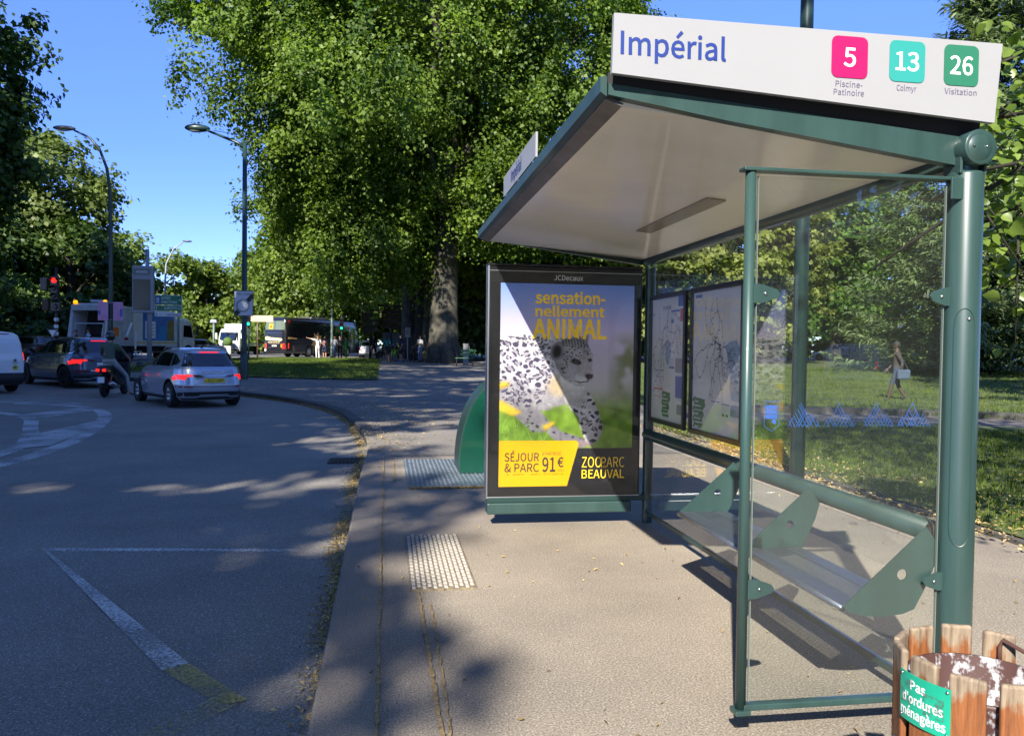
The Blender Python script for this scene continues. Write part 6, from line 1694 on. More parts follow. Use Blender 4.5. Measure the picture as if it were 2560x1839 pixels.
        one('antenna', tube([(xr + 1.0, 0, 1.52 * k), (xr + .80, 0, 1.585 * k)], [.03, .008], 8), TRIM, t)
        one('wiper', tube([(xr + .155, -.25, 1.075 * k), (xr + .20, .12, 1.10 * k)], .011, 6), TRIM, t)
    elif detail > 0:
        for s in (1, -1):
            p = [(s * w * .70, .66 * k), (s * w * .96, .66 * k), (s * w * .96, .88 * k), (s * w * .76, .88 * k)]
            decal(bv, p if s > 0 else p[::-1], 'B', GLOW_TAIL if brake else TAIL, 'tail_light', t, .008)
        decal(bv, [(-w * .86, .235), (w * .86, .235), (w * .86, .38), (-w * .86, .38)], 'B', TRIM, 'lower_bumper', t, .008)
    if plate:
        pm, txt = plate
        hitx = bv.ray_cast(Vector((-12, 0, .70 * k)), Vector((1, 0, 0)))[0].x
        pl = one('number_plate', rbox(hitx - .014, 0, .705 * k, .012, .52, .112, .003), pm, t)
        if txt: one('plate_lettering', text_fit(txt, .46, .075, 'CENTER', .01), BLACKINK, pl, T=basis((hitx - .0225, 0, .668 * k), (0, -1, 0), (0, 0, 1)))
    if rails:
        for s in (1, -1):
            y = s * w * .655
            one('roof_rail', tube([(xr + .80, y, 1.455 * k), (xr + .92, y, 1.505 * k), (-.2, y * .99, 1.555 * k), (xf - 2.25, y, 1.505 * k), (xf - 2.12, y, 1.455 * k)], .017, 8), rails, t, True)
    return t, bv

# silver car with the yellow plate
h = R(-32)
fwd = Vector((math.sin(h), math.cos(h), 0))
cpos = Vector((-4.30, 21.10, 0)) + fwd * 2.12
sil, sbv = car('passenger_car', 'silver estate-style car with yellow number plate, braking behind the scooter', (cpos.x, cpos.y, RZ), h, 4.24, 1.79, 1.53, SILVER, brake=True, plate=(PLATE_Y, 'LX22 UWP'), rails=ALU, spokes=5)
for i, ch in enumerate('ŠKODA'):
    x = sbv.ray_cast(Vector((-12, .22 - i * .11, .90)), Vector((1, 0, 0)))[0].x
    one('badge_letter', text_fit(ch, .045, .035, 'CENTER', .01), CHROME, sil, T=basis((x - .008, .22 - i * .11, .885), (0, -1, 0), (0, 0, 1)))
# dark SUV
h = R(-46); fwd = Vector((math.sin(h), math.cos(h), 0)); rgt = Vector((math.cos(h), -math.sin(h), 0))
cpos = Vector((-9.95, 27.75, 0)) + fwd * 2.25 + rgt * .92
suv, suvbv = car('passenger_car', 'dark grey car with chrome window line waiting between the white van and the scooter', (cpos.x, cpos.y, H(cpos.x, cpos.y) + RZ), h, 4.5, 1.86, 1.68, ANTHR, wb=2.73, wr=.36, rim=RIMD, brake=True, rails=BLACK, chrome=True, plate=(PLATE_W, None))
# other cars
def simple(name, label, x, y, hd, m, plate=None, brake=False, **k):
    return car(name, label, (x, y, H(x, y) + RZ + (.02 if y > 56 else 0)), R(hd), m=m, detail=1, style='hatch', brake=brake, plate=plate, **k)[0]
simple('passenger_car', 'blue grey car whose roof shows beyond the silver car, near the hedge', -15.6, 71.5, 42, CBLUE, L=4.4)
simple('passenger_car', 'taupe car glimpsed between the white van and the dark grey car', -21.0, 51.3, -60, CTAN, L=4.4)
simple('passenger_car', 'white car driving away beyond the coach front', -1.6, 77.0, 4, CWHITE, PLATE_W and (PLATE_W, None), L=4.4, Hh=1.6)
simple('passenger_car', 'dark car queuing ahead of the white car beyond the coach', 0.4, 86.0, 6, CDARK, L=4.4)
GP = 'cars parked beyond the park lawn'
for lab, x, y, hd, m, kw in (('red hatchback parked behind the park, seen beside the map board', 33.4, 73.5, 40, CRED, {}), ('dark car parked left of the tree on the grassy mound', 40.4, 74.0, 30, CDARK, {}),
                             ('white car parked right of the hoop rail', 46.6, 77.8, -62, CWHITE, {}), ('pale car parked low behind the spruce branches', 52.4, 74.5, -66, SILVER, {}),
                             ('bright blue car parked at the right edge of the car park', 57.6, 68.6, -70, CVBLUE, {}), ('silver car with reflecting bonnet parked in front of the bright blue car', 54.3, 65.6, -66, SILVER, {}),
                             ('dark car parked behind the hornbeam, in the gap beside the first map', 26.9, 75.0, 30, CDARK, {})):
    car('parked_car', lab, (x, y, H(x, y)), R(hd), m=m, detail=1, style='hatch', group=GP, **kw)

# white postal van: only its right rear corner is in the frame
def van():
    h = R(-47); fwd = Vector((math.sin(h), math.cos(h), 0)); rgt = Vector((math.cos(h), -math.sin(h), 0))
    corner = Vector((-10.75, 26.2, 0)); c = corner + fwd * 2.2 - rgt * .93
    t = thing('delivery_van', 'white postal van with a yellow round sticker, cut by the left edge', 'van', (c.x, c.y, H(c.x, c.y) + RZ), math.pi / 2 - h)
    xr, xf, w = -2.2, 2.2, .93
    keys = [(0.24, xr + .10, xf - .1, w * .95, 9, 4), (0.40, xr, xf, w, 9, 3.6), (0.62, xr + .04, xf - .04, w, 10, 3.4), (1.0, xr + .03, xf - .35, w, 10, 3.6), (1.18, xr + .05, xf - .95, w * .97, 9, 4), (1.5, xr + .10, xf - 1.35, w * .92, 9, 4), (1.72, xr + .17, xf - 1.7, w * .86, 8, 4), (1.80, xr + .25, xf - 1.9, w * .78, 6, 4), (1.845, xr + .45, xf - 2.1, w * .6, 4, 4)]
    bo, bv = body_obj(slices_body(interp_slices(keys, 34), 72), CWHITE, [(x, s * (w - .06), .37, .42) for x in (-1.33, 1.40) for s in (-1, 1)], t)
    for x in (-1.33, 1.40):
        for s in (-1, 1): wheel(t, x, s * (w - .13), .315, .2, RIMD, 5, s, True)
    decal(bv, [(-w * .97, .26), (w * .97, .26), (w * .97, .60), (-w * .97, .60)], 'B', TRIM, 'rear_bumper', t, .03)
    decal(bv, [(-.006, .62), (.006, .62), (.006, 1.72), (-.006, 1.72)], 'B', BLACKM, 'door_seam', t, .003)
    for s in (1, -1):
        q = [(s * .10, 1.20), (s * .74, 1.20), (s * .66, 1.62), (s * .10, 1.62)]
        decal(bv, q if s > 0 else q[::-1], 'B', mat('pressed_panel', (.70, .71, .72), .35, coat=.6), 'door_panel', t, .004)
        q = [(s * .845, .94), (s * .925, .94), (s * .915, 1.22), (s * .845, 1.22)]
        decal(bv, q if s > 0 else q[::-1], 'B', GLOW_TAIL, 'tail_light', t, .014)
        q = [(s * .85, .74), (s * .925, .74), (s * .925, .93), (s * .85, .93)]
        decal(bv, q if s > 0 else q[::-1], 'B', TAIL, 'tail_light', t, .014)
    decal(bv, [(-.45, 1.745), (-.2, 1.745), (-.2, 1.77), (-.45, 1.77)], 'B', TAIL, 'brake_light', t, .012)
    decal(bv, [(.06, 1.02), (.24, 1.02), (.24, 1.05), (.06, 1.05)], 'B', TRIM, 'door_handle', t, .02)
    decal(bv, circ(-.55, .76, .085), 'B', mat('yellow_sticker', (.62, .60, .03), .5), 'sticker', t, .006)
    decal(bv, [(-.60, .75), (-.52, .73), (-.49, .79), (-.57, .785)], 'B', BLUEINK, 'sticker_emblem', t, .009)
    for dz in (0, .045):
        decal(bv, [(-.55, .93 + dz), (-.61, .93 + dz), (-.545, .985 + dz), (-.48, .93 + dz), (-.54, .93 + dz), (-.545, .945 + dz)][::-1], 'B', DALU, 'emblem', t, .008, .02)
    decal(bv, [(-.64, .885), (-.46, .885), (-.46, .90), (-.64, .90)], 'B', DALU, 'emblem_name', t, .006)
    for s in 'LR':
        decal(bv, [(.70, 1.13), (.62, 1.58), (.05, 1.60), (.05, 1.13)], s, TINT, 'side_window', t)
        decal(bv, [(-.02, .40), (-.01, .40), (-.01, 1.6), (-.02, 1.6)], s, BLACKM, 'door_seam', t, .003)
    decal(bv, [(-.7, 1.2), (.7, 1.2), (.62, 1.62), (-.62, 1.62)], 'F', TINT, 'windscreen', t)
    one('number_plate', rbox(xr - .02, .46, .86, .012, .52, .11, .003), PLATE_W, t)
van()

# black coach
def coach():
    h = R(31)
    rear = Vector((-9.85, 72.9, 0)); fwd = Vector((math.sin(h), math.cos(h), 0)); c = rear + fwd * 6.1
    t = thing('coach', 'black touring coach with golden sunburst on its side, parked across the crossing road', 'coach', (c.x, c.y, H(c.x, c.y) + RZ + .02), math.pi / 2 - h)
    xr, xf, w = -6.1, 6.1, 1.275
    keys = [(.32, xr + .10, xf - .15, w * .98, 14, 8), (.5, xr, xf - .02, w, 16, 8), (1.2, xr + .01, xf, w, 16, 8), (2.2, xr + .05, xf - .12, w, 16, 8), (3.1, xr + .14, xf - .35, w * .985, 14, 8), (3.38, xr + .20, xf - .5, w * .96, 10, 7), (3.5, xr + .34, xf - .7, w * .90, 7, 6), (3.55, xr + .6, xf - 1.0, w * .78, 6, 6)]
    bo, bv = body_obj(slices_body(interp_slices(keys, 26), 96), BUSP, [(x, s * (w - .06), .56, .5) for x in (-2.75, -1.45, 3.4) for s in (-1, 1)], t)
    for x in (-2.75, -1.45, 3.4):
        for s in (-1, 1): wheel(t, x, s * (w - .17), .50, .30, ALU, 8, s)
    for s in 'LR':
        decal(bv, [(xr + .35, 1.75), (xf - .9, 1.75), (xf - .7, 3.16), (xr + .45, 3.20)], s, TINT, 'window_band', t, .006, .3)
        decal(bv, [(xr + .3, 1.16), (xf - .4, 1.16), (xf - .4, 1.175), (xr + .3, 1.175)], s, BLACKM, 'panel_seam', t, .003, .3)
        decal(bv, [(xr + .3, 3.28), (xf - .6, 3.28), (xf - .6, 3.34), (xr + .3, 3.34)], s, ALU, 'roof_trim', t, .006, .3)
        GOLD = mat('gold_vinyl', (.42, .28, .11), .4, metal=.2)
        for k in range(15):
            a = R(-20 + k * 20); L = .95 if k % 2 else .75; wd = .085
            cx_, cz_ = -1.6, 1.42
            tip = (cx_ + L * math.cos(a), cz_ + L * math.sin(a)); mid = (cx_ + L * .72 * math.cos(a), cz_ + L * .72 * math.sin(a)); n_ = (-math.sin(a) * wd, math.cos(a) * wd)
            if tip[1] < .38: continue
            decal(bv, [(cx_ + .1 * math.cos(a), cz_ + .1 * math.sin(a)), (mid[0] - n_[0], mid[1] - n_[1]), tip, (mid[0] + n_[0], mid[1] + n_[1])], s, GOLD, 'sunburst_ray', t, .009 + .0004 * k, .12)
        decal(bv, [(xr + .3, 1.62), (xr + 1.5, 1.60), (xr + 1.5, 1.72), (xr + .35, 1.78)], s, GOLD, 'side_emblem', t, .009, .2)
        decal(bv, [(xr + .06, .70), (xr + .16, .70), (xr + .16, .86), (xr + .06, .86)], s, TAIL, 'marker_lamp', t, .008)
    decal(bv, [(-1.02, 2.42), (1.02, 2.42), (1.06, 2.60), (1.0, 3.12), (.9, 3.20), (-.9, 3.20), (-1.0, 3.12), (-1.06, 2.60)], 'B', mat('curtained_glass', (.13, .165, .12), .12, coat=.5), 'rear_window', t, .012, .2)
    decal(bv, [(-.02, 2.42), (.02, 2.42), (.02, 3.2), (-.02, 3.2)], 'B', BLACK, 'window_bar', t, .02, .2)
    sg = decal(bv, [(.20, 2.48), (.62, 2.48), (.62, 2.96), (.20, 2.96)], 'B', mat('orange_sign', (.85, .45, .01), .5), 'warning_sign', t, .03, .2)
    for s in (.34, .47): decal(bv, circ(s, 2.80, .05, 10), 'B', BLACKINK, 'pictogram', sg, .036, .05); decal(bv, [(s - .05, 2.58), (s + .05, 2.58), (s + .04, 2.74), (s - .04, 2.74)], 'B', BLACKINK, 'pictogram', sg, .036, .05)
    for s in (1, -1):
        q = [(s * .84, .76), (s * 1.24, .76), (s * 1.24, 1.25), (s * .84, 1.20)]
        decal(bv, q if s > 0 else q[::-1], 'B', mat('coach_tail_lamp', (.72, .045, .02), .2, coat=.4), 'tail_light', t, .012, .2)
        q = [(s * 1.12, 3.05), (s * 1.2, 3.05), (s * 1.18, 3.25), (s * 1.1, 3.25)]
        decal(bv, q if s > 0 else q[::-1], 'B', TAIL, 'marker_lamp', t, .012, .2)
    decal(bv, [(-.82, .86), (-.70, .86), (-.70, 1.14), (-.82, 1.14)], 'B', AMBER, 'turn_lamp', t, .014, .2)
    LG = mat('pale_gold_emblem', (.80, .66, .30), .4)
    em = decal(bv, [(1.02, 1.62), (.95, 1.52), (.5, 1.46), (-.75, 1.44), (-.86, 1.55), (-.75, 1.66), (.4, 1.74), (.85, 1.84), (1.0, 1.78)], 'B', LG, 'emblem', t, .012, .2)
    decal(bv, [(.35, 1.53), (-.70, 1.50), (-.76, 1.58), (.3, 1.66)], 'B', WHITE, 'emblem_field', em, .018, .2)
    for k in range(5): decal(bv, [(.70 - k * .27, 1.29), (.50 - k * .27, 1.29), (.50 - k * .27, 1.335), (.70 - k * .27, 1.335)][::-1], 'B', LG, 'lettering_bar', t, .01, .2)
    decal(bv, [(-.55, 1.2), (.62, 1.2), (.62, 1.215), (-.55, 1.215)], 'B', LG, 'gold_line', t, .01, .3)
    decal(bv, rrect(-.26, .94, .26, 1.05, .04), 'B', PLATE_W, 'number_plate', t, .012, .2)
    decal(bv, [(-1.1, 2.15), (1.1, 2.15), (1.1, 2.17), (-1.1, 2.17)], 'B', ALU, 'panel_seam', t, .01, .3)
    decal(bv, [(-1.1, 1.9), (1.1, 1.9), (1.1, 1.92), (-1.1, 1.92)], 'B', BLACKM, 'panel_seam', t, .01, .3)
    decal(bv, circ(.98, .62, .12), 'B', WHITE, 'speed_disc', t, .012, .1)
    decal(bv, [(-1.1, 1.2), (1.1, 1.2), (1.0, 3.1), (-1.0, 3.1)], 'F', TINT, 'windscreen', t, .012, .3)
    one('roof_unit', rbox(-.6, 0, 3.60, 2.6, 1.7, .22, .08), DALU, t)
    for s in (1, -1): one('mirror', rbox(xf + .25, s * 1.45, 2.3, .18, .22, .5, .05), BLACK, t)
coach()

# white refuse truck
def refuse_truck():
    h = R(24); fwd = Vector((math.sin(h), math.cos(h), 0)); rgt = Vector((math.cos(h), -math.sin(h), 0))
    rr = Vector((-15.75, 47.8, 0)); c = rr + fwd * 4.1 - rgt * 1.22
    t = thing('refuse_truck', 'white refuse truck with open rear hopper and blue picture panel', 'truck', (c.x, c.y, H(c.x, c.y) + RZ), math.pi / 2 - h)
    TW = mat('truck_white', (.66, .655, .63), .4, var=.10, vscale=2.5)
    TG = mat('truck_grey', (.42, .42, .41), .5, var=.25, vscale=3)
    w = 1.22
    one('chassis', rbox(.2, 0, .78, 7.6, .9, .3, .03), BLACKM, t)
    bd = one('collection_body', rbox(.15, 0, 2.02, 3.9, 2.40, 2.18, .10, 3), TW, t)
    for s in (-1, 1):
        y = s * 1.206
        def side(poly, m, nm, k=1, par=t): return one(nm, prism(poly if s < 0 else poly, (0, y + s * .003 * k, 0), (1, 0, 0), (0, 0, 1), .004), m, par)
        side([(-.95, 1.28), (1.85, 1.28), (1.85, 3.0), (-.95, 3.0)], mat('panel_blue', (.02, .12, .42), .4, col2=(.05, .25, .60), vscale=1.2), 'picture_panel')
        side([(-.75, 1.42), (.15, 1.42), (.15, 2.45), (-.75, 2.45)], WHITE, 'poster_field', 2)
        for k in range(4): side([(-.65, 1.6 + k * .2), (.0, 1.6 + k * .2), (.0, 1.66 + k * .2), (-.65, 1.66 + k * .2)], mat('text_bar_blue', (.2, .3, .5), .5), 'text_bar', 3)
        side([(.35, 1.32), (1.15, 1.32), (1.05, 2.15), (.55, 2.2)], mat('cyan_bin_picture', (.02, .26, .55), .4), 'picture_bin', 2)
        side([(1.15, 1.30), (1.78, 1.30), (1.80, 2.6), (1.25, 2.5)], mat('ochre_picture', (.30, .22, .06), .5, col2=(.12, .14, .05), vscale=3), 'picture_field', 2)
        side([(-2.0, 1.12), (2.1, 1.12), (2.1, 1.20), (-2.0, 1.20)], mat('yellow_stripe', (.62, .42, .08), .5), 'stripe', 1)
    # rear loading hopper: a hood of side walls and a roof around a dark mouth
    hp = [(-1.78, .95), (-1.78, 3.14), (-3.70, 3.30), (-3.86, 3.05), (-4.15, 1.30), (-4.0, .95)]
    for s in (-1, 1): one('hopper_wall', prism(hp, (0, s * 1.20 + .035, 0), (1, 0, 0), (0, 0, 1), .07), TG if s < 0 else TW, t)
    one('hopper_roof', prism([(-1.8, 3.13), (-3.72, 3.29), (-3.70, 3.36), (-1.8, 3.20)], (0, 1.235, 0), (1, 0, 0), (0, 0, 1), 2.47), TW, t)
    one('hopper_beam', rbox(-3.80, 0, 3.10, .16, 2.44, .34, .04), TW, t)
    one('hopper_lip', rbox(-4.05, 0, 1.12, .22, 2.44, .34, .04), TW, t)
    one('hopper_floor', prism([(-1.85, .98), (-4.0, .98), (-3.2, .80), (-2.2, .80)], (0, 1.17, 0), (1, 0, 0), (0, 0, 1), 2.34), BLACKM, t)
    one('packer_plate', prism([(-2.1, 1.0), (-2.9, 1.6), (-2.6, 3.1), (-2.1, 3.1)], (0, 1.16, 0), (1, 0, 0), (0, 0, 1), 2.32), mat('worn_dark_steel', (.06, .05, .045), .6, var=.5, vscale=4), t)
    one('hopper_frame', tube([(-3.95, -.95, 1.3), (-3.80, -.95, 2.2), (-3.80, .95, 2.2), (-3.95, .95, 1.3)], .035, 8), WHITE, t)
    for s in (-1, 1):
        one('corner_post', tube([(-4.02, s * 1.19, 1.2), (-3.78, s * 1.19, 3.2)], .07, 8), WHITE, t)
        ls = one('warning_panel', rbox(-3.98, s * .98, 1.18, .02, .42, .42, .004), WHITE, t)
        for k in range(3): one('red_stripe', prism([(-.20 + k * .14, -.20), (-.13 + k * .14, -.20), (-.02 + k * .08, .20), (-.09 + k * .08, .20)], (-3.992, s * .98, 1.18), (0, 1, 0), (0, 0, 1), -.003), TAIL, ls)
        bc = one('beacon', lathe([(0, 3.34), (.12, 3.34), (.12, 3.42), (.09, 3.52), (0, 3.54)], 14, c=(-3.75, s * 1.02, 0)), mat('orange_beacon', (.9, .38, .01), .25, emit=(1, .4, 0), estr=.5), t, True)
        one('lift_rod', tube([(-2.35, s * 1.26, 1.5), (-1.95, s * 1.26, 2.3)], .075, 8), WHITE, t)
        one('hand_rail', tube([(-1.65, s * 1.27, .75), (-1.65, s * 1.27, 1.75)], .05, 8), WHITE, t)
        one('safety_mark', box(-2.35, s * 1.242, 1.35, .34, .006, .13), TAIL, t)
        one('orange_mark', box(-3.15, s * 1.242, 1.75, .42, .006, .5), mat('orange_mark', (.75, .16, .02), .5), t)
    # cab
    keys = [(.50, 2.20, 4.08, 1.18, 12, 7), (.9, 2.20, 4.10, 1.2, 12, 7), (1.5, 2.20, 4.06, 1.2, 12, 7), (2.3, 2.20, 3.86, 1.15, 12, 7), (2.62, 2.24, 3.66, 1.08, 10, 6), (2.74, 2.4, 3.40, .95, 8, 5)]
    cb, bv = body_obj(slices_body(interp_slices(keys, 20), 64), TW, [(3.25, s * 1.15, .54, .5) for s in (-1, 1)], t, 'cab')
    for s in 'LR':
        dw = decal(bv, [(2.75, 1.55), (3.72, 1.50), (3.60, 2.28), (2.85, 2.30)], s, TINT, 'side_window', cb, .006, .15)
        decal(bv, [(2.68, .70), (2.70, .70), (2.70, 2.36), (2.68, 2.36)], s, BLACKM, 'door_seam', cb, .003, .2)
    decal(bv, [(-1.0, 1.5), (1.0, 1.5), (.95, 2.35), (-.95, 2.35)], 'F', TINT, 'windscreen', cb, .008, .2)
    for s in (-1, 1):
        one('mirror', rbox(3.98, s * 1.36, 1.95, .10, .16, .55, .04), BLACK, t)
        for x in (-2.1, 3.25): wheel(t, x, s * .99, .50, .36, RIMD, 8, s, True)
refuse_truck()

# small white lorry facing the crossing
def lorry():
    h = R(180 + 12)
    t = thing('lorry', 'white lorry facing the crossing, left of the black coach', 'truck', (-15.4, 88.0, H(-15, 88) + RZ + .02), math.pi / 2 - h)
    keys = [(.40, 1.2, 3.0, 1.13, 12, 7), (.9, 1.2, 3.04, 1.15, 12, 7), (1.5, 1.2, 3.0, 1.15, 12, 7), (2.3, 1.2, 2.8, 1.10, 12, 7), (2.62, 1.25, 2.62, 1.04, 10, 6), (2.7, 1.4, 2.4, .9, 8, 5)]
    cb, bv = body_obj(slices_body(interp_slices(keys, 20), 64), CWHITE, [(2.2, s * 1.1, .5, .5) for s in (-1, 1)], t, 'cab')
    one('cargo_box', rbox(-1.0, 0, 2.05, 4.3, 2.4, 2.3, .04), WHITE, t)
    decal(bv, [(-.98, 1.45), (.98, 1.45), (.92, 2.30), (-.92, 2.30)], 'F', TINT, 'windscreen', cb, .008, .2)
    decal(bv, [(-.75, .62), (.75, .62), (.7, 1.25), (-.7, 1.25)], 'F', mat('grey_grille', (.22, .23, .25), .5), 'grille', cb, .008, .2)
    for s in (1, -1):
        q = [(s * .82, .72), (s * 1.08, .74), (s * 1.08, .95), (s * .82, .92)]
        decal(bv, q if s > 0 else q[::-1], 'F', MATS['headlamp_glass'], 'headlight', cb, .01, .1)
        one('mirror', rbox(2.95, s * 1.32, 1.9, .1, .2, .6, .04), WHITE, t)
        for x in (-2.0, 2.2): wheel(t, x, s * .95, .45, .3, RIMD, 8, s, True)
    decal(bv, [(-1.05, .42), (1.05, .42), (1.05, .58), (-1.05, .58)], 'F', TRIM, 'bumper', cb, .02, .2)
    for s in 'LR': decal(bv, [(1.6, 1.5), (2.6, 1.45), (2.5, 2.25), (1.7, 2.28)], s, TINT, 'side_window', cb, .006, .2)
lorry()
# ------------------------------------------------------------------ people, scooter, bicycles
SKINM = mat('skin', (.42, .24, .16), .55)
HAIRD = mat('dark_hair', (.020, .014, .010), .6)
def cloth(n, c): return mat('cloth_' + n, c, .85, var=.12, vscale=6)
EYE = mat('eye_dark', (.02, .015, .015), .3)
LIP = mat('lips', (.35, .13, .11), .5)
def head_geo(c, yaw, pitch=0.0, s=1.0):
    """face looks along +X before yaw"""
    V, F = ball((0, 0, 0), (.078, .070, .112), 18, 14); V2 = []
    for x, y, z in V:
        if z < -.03: k = 1 - .30 * min(1, (-.03 - z) / .08); x = x * (.92 + .08 * k); y *= k
        if x < 0: x *= 1.15
        V2.append((x, y, z))
    T = Matrix.Translation(c) @ Matrix.Rotation(yaw, 4, 'Z') @ Matrix.Rotation(pitch, 4, 'Y') @ Matrix.Scale(s, 4)
    return V2, F, T
def person(name, label, loc, face, shirt, pants, shoes=None, pose=None, hair=HAIRD, skin=SKINM, bare=(), cap=None, hgt=1.72, group=None, fingers=True, skirt=False, sit=False, hairlen=0, head_pitch=0.0, subdiv=2):
    """face: radians clockwise from +Y that the person looks towards; joints are given in metres for a 1.72 m figure, x ahead, y to the left"""
    sc = hgt / 1.72
    J = dict(pelvis=(0, 0, .93), waist=(0, 0, 1.06), chest=(.0, 0, 1.28), neck=(.0, 0, 1.46), head=(.02, 0, 1.60),
             shL=(0, .175, 1.40), elL=(-.03, .23, 1.12), wrL=(.08, .22, .88), shR=(0, -.175, 1.40), elR=(-.03, -.23, 1.12), wrR=(.08, -.22, .88),
             hipL=(0, .09, .90), knL=(.02, .10, .49), anL=(-.02, .10, .08), toL=(.15, .12, .03), hipR=(0, -.09, .90), knR=(.02, -.10, .49), anR=(-.02, -.10, .08), toR=(.15, -.12, .03))
    J.update(pose or {})
    J = {k: Vector(v) for k, v in J.items()}
    t = thing(name, label, 'person', loc, math.pi / 2 - face, group); t.scale = (sc, sc, sc)
    rad = dict(pelvis=(.145, .115), waist=(.135, .10), chest=(.155, .115), neck=(.058, .058), head=(.05, .05), shL=(.075, .075), shR=(.075, .075), elL=(.047, .047), elR=(.047, .047), wrL=(.03, .03), wrR=(.03, .03),
               hipL=(.10, .10), hipR=(.10, .10), knL=(.062, .062), knR=(.062, .062), anL=(.042, .042), anR=(.042, .042), toL=(.036, .036), toR=(.036, .036))
    bones = [('pelvis', 'waist'), ('waist', 'chest'), ('chest', 'neck'), ('neck', 'head'), ('chest', 'shL'), ('shL', 'elL'), ('elL', 'wrL'), ('chest', 'shR'), ('shR', 'elR'), ('elR', 'wrR'),
             ('pelvis', 'hipL'), ('hipL', 'knL'), ('knL', 'anL'), ('anL', 'toL'), ('pelvis', 'hipR'), ('hipR', 'knR'), ('knR', 'anR'), ('anR', 'toR')]
    names = list(J); idx = {k: i for i, k in enumerate(names)}
    me = bpy.data.meshes.new('body'); me.from_pydata([tuple(J[k]) for k in names], [(idx[a], idx[b]) for a, b in bones], [])
    o = bpy.data.objects.new('body', me); C.objects.link(o)
    o.modifiers.new('skin', 'SKIN'); sk = me.skin_vertices[0].data
    for k in names: sk[idx[k]].radius = (rad[k][0], rad[k][1])
    sk[idx['pelvis']].use_root = True
    sb = o.modifiers.new('sub', 'SUBSURF'); sb.levels = subdiv; sb.render_levels = subdiv
    ev = o.evaluated_get(bpy.context.evaluated_depsgraph_get()); g = bpy.data.meshes.new_from_object(ev)
    bpy.data.objects.remove(o)
    V = [tuple(v.co) for v in g.vertices]; F = [tuple(p.vertices) for p in g.polygons]; bpy.data.meshes.remove(g)
    # dress each face by its nearest bone
    shoes = shoes or mat('dark_shoes', (.02, .02, .022), .6)
    kinds = {('pelvis', 'waist'): 'P', ('waist', 'chest'): 'S', ('chest', 'neck'): 'S', ('neck', 'head'): 'K', ('chest', 'shL'): 'S', ('chest', 'shR'): 'S', ('shL', 'elL'): 'S', ('shR', 'elR'): 'S',
             ('elL', 'wrL'): 'K' if 'forearm' in bare else 'S', ('elR', 'wrR'): 'K' if 'forearm' in bare else 'S', ('pelvis', 'hipL'): 'P', ('pelvis', 'hipR'): 'P', ('hipL', 'knL'): 'P', ('hipR', 'knR'): 'P',
             ('knL', 'anL'): 'K' if 'shin' in bare else 'P', ('knR', 'anR'): 'K' if 'shin' in bare else 'P', ('anL', 'toL'): 'H', ('anR', 'toR'): 'H'}
    if 'arm' in bare:
        for k in (('shL', 'elL'), ('shR', 'elR')): kinds[k] = 'K'
    mm = {'P': pants, 'S': shirt, 'K': skin, 'H': shoes}
    body = MB(); groups = {}
    Va = np.array(V); fc = np.array([Va[list(f)].mean(0) for f in F])
    best = np.full(len(F), 1e9); kd = np.array(['S'] * len(F), dtype='<U1')
    for a, b in bones:
        A, Bv = np.array(J[a]), np.array(J[b]); ab = Bv - A
        tt = np.clip(((fc - A) @ ab) / (ab @ ab), 0, 1); d = np.linalg.norm(fc - A - tt[:, None] * ab, axis=1) - .5 * (rad[a][0] * (1 - tt) + rad[b][0] * tt)
        m_ = d < best; best[m_] = d[m_]
        kk = np.where(((a, b) in (('knL', 'anL'), ('knR', 'anR'))) & (tt > .86), 'K' if 'ankle' in bare else kinds[(a, b)], kinds[(a, b)])
        if (a, b) == ('pelvis', 'waist'): kk = np.where(tt > .5, 'S', 'P')
        kd[m_] = kk[m_]
    body.v = V; body.f = F; body.sm = [True] * len(F); body.mats = [pants, shirt, skin, shoes]
    body.mi = [int('PSKH'.index(k)) for k in kd]
    # head with face, then hands with separate bent fingers, joined into the same mesh
    hv, hf, T = head_geo(J['head'] + Vector((0, 0, .035)), 0, head_pitch)
    body.add((hv, hf), skin, True, T)
    body.add(tube([(.078, 0, .028), (.099, 0, -.012), (.080, 0, -.026)], [.010, .015, .012], 8), skin, True, T)
    for s in (-1, 1):
        body.add(ball((.070, s * .030, .018), (.012, .014, .009), 8, 6), EYE, True, T); body.add(ball((-.005, s * .073, .0), (.022, .010, .032), 8, 6), skin, True, T)
    body.add(ball((.076, 0, -.052), (.010, .026, .008), 8, 6), LIP, True, T)
    for s, sd in (('L', 1), ('R', -1)):
        w = J['wr' + s]; d = (w - J['el' + s]).normalized(); sv = Vector((0, -sd, 0)); sv = (sv - d * sv.dot(d)).normalized(); up = d.cross(sv)
        pal = w + d * .045
        M = Matrix(((d.x, up.x, sv.x, pal.x), (d.y, up.y, sv.y, pal.y), (d.z, up.z, sv.z, pal.z), (0, 0, 0, 1)))
        body.add(ball((0, 0, 0), (.056, .040, .017), 12, 8), skin, True, M)
        if fingers:
            for k, (ln, of) in enumerate(((.072, -.030), (.080, -.010), (.076, .010), (.060, .029))):
                p0 = Vector((.040, of, 0)); p1 = p0 + Vector((ln * .5, of * .10, .008)); p2 = p1 + Vector((ln * .36, 0, .026))
                body.add(tube([p0, p1, p2], [.0095, .0088, .0068], 6), skin, True, M)
            body.add(tube([Vector((-.012, -.034, .004)), Vector((.022, -.060, .012)), Vector((.050, -.064, .022))], [.011, .010, .0075], 6), skin, True, M)
    bo = body.build('body', t)
    hc = J['head'] + Vector((0, 0, .035))
    if cap:
        b = MB(); b.add(ball((hc.x - .006, 0, hc.z + .030), (.094, .083, .095), 16, 8), cap, True); b.add(rbox(hc.x + .10, 0, hc.z + .045, .10, .12, .012, .005), cap); b.build('cap', t)
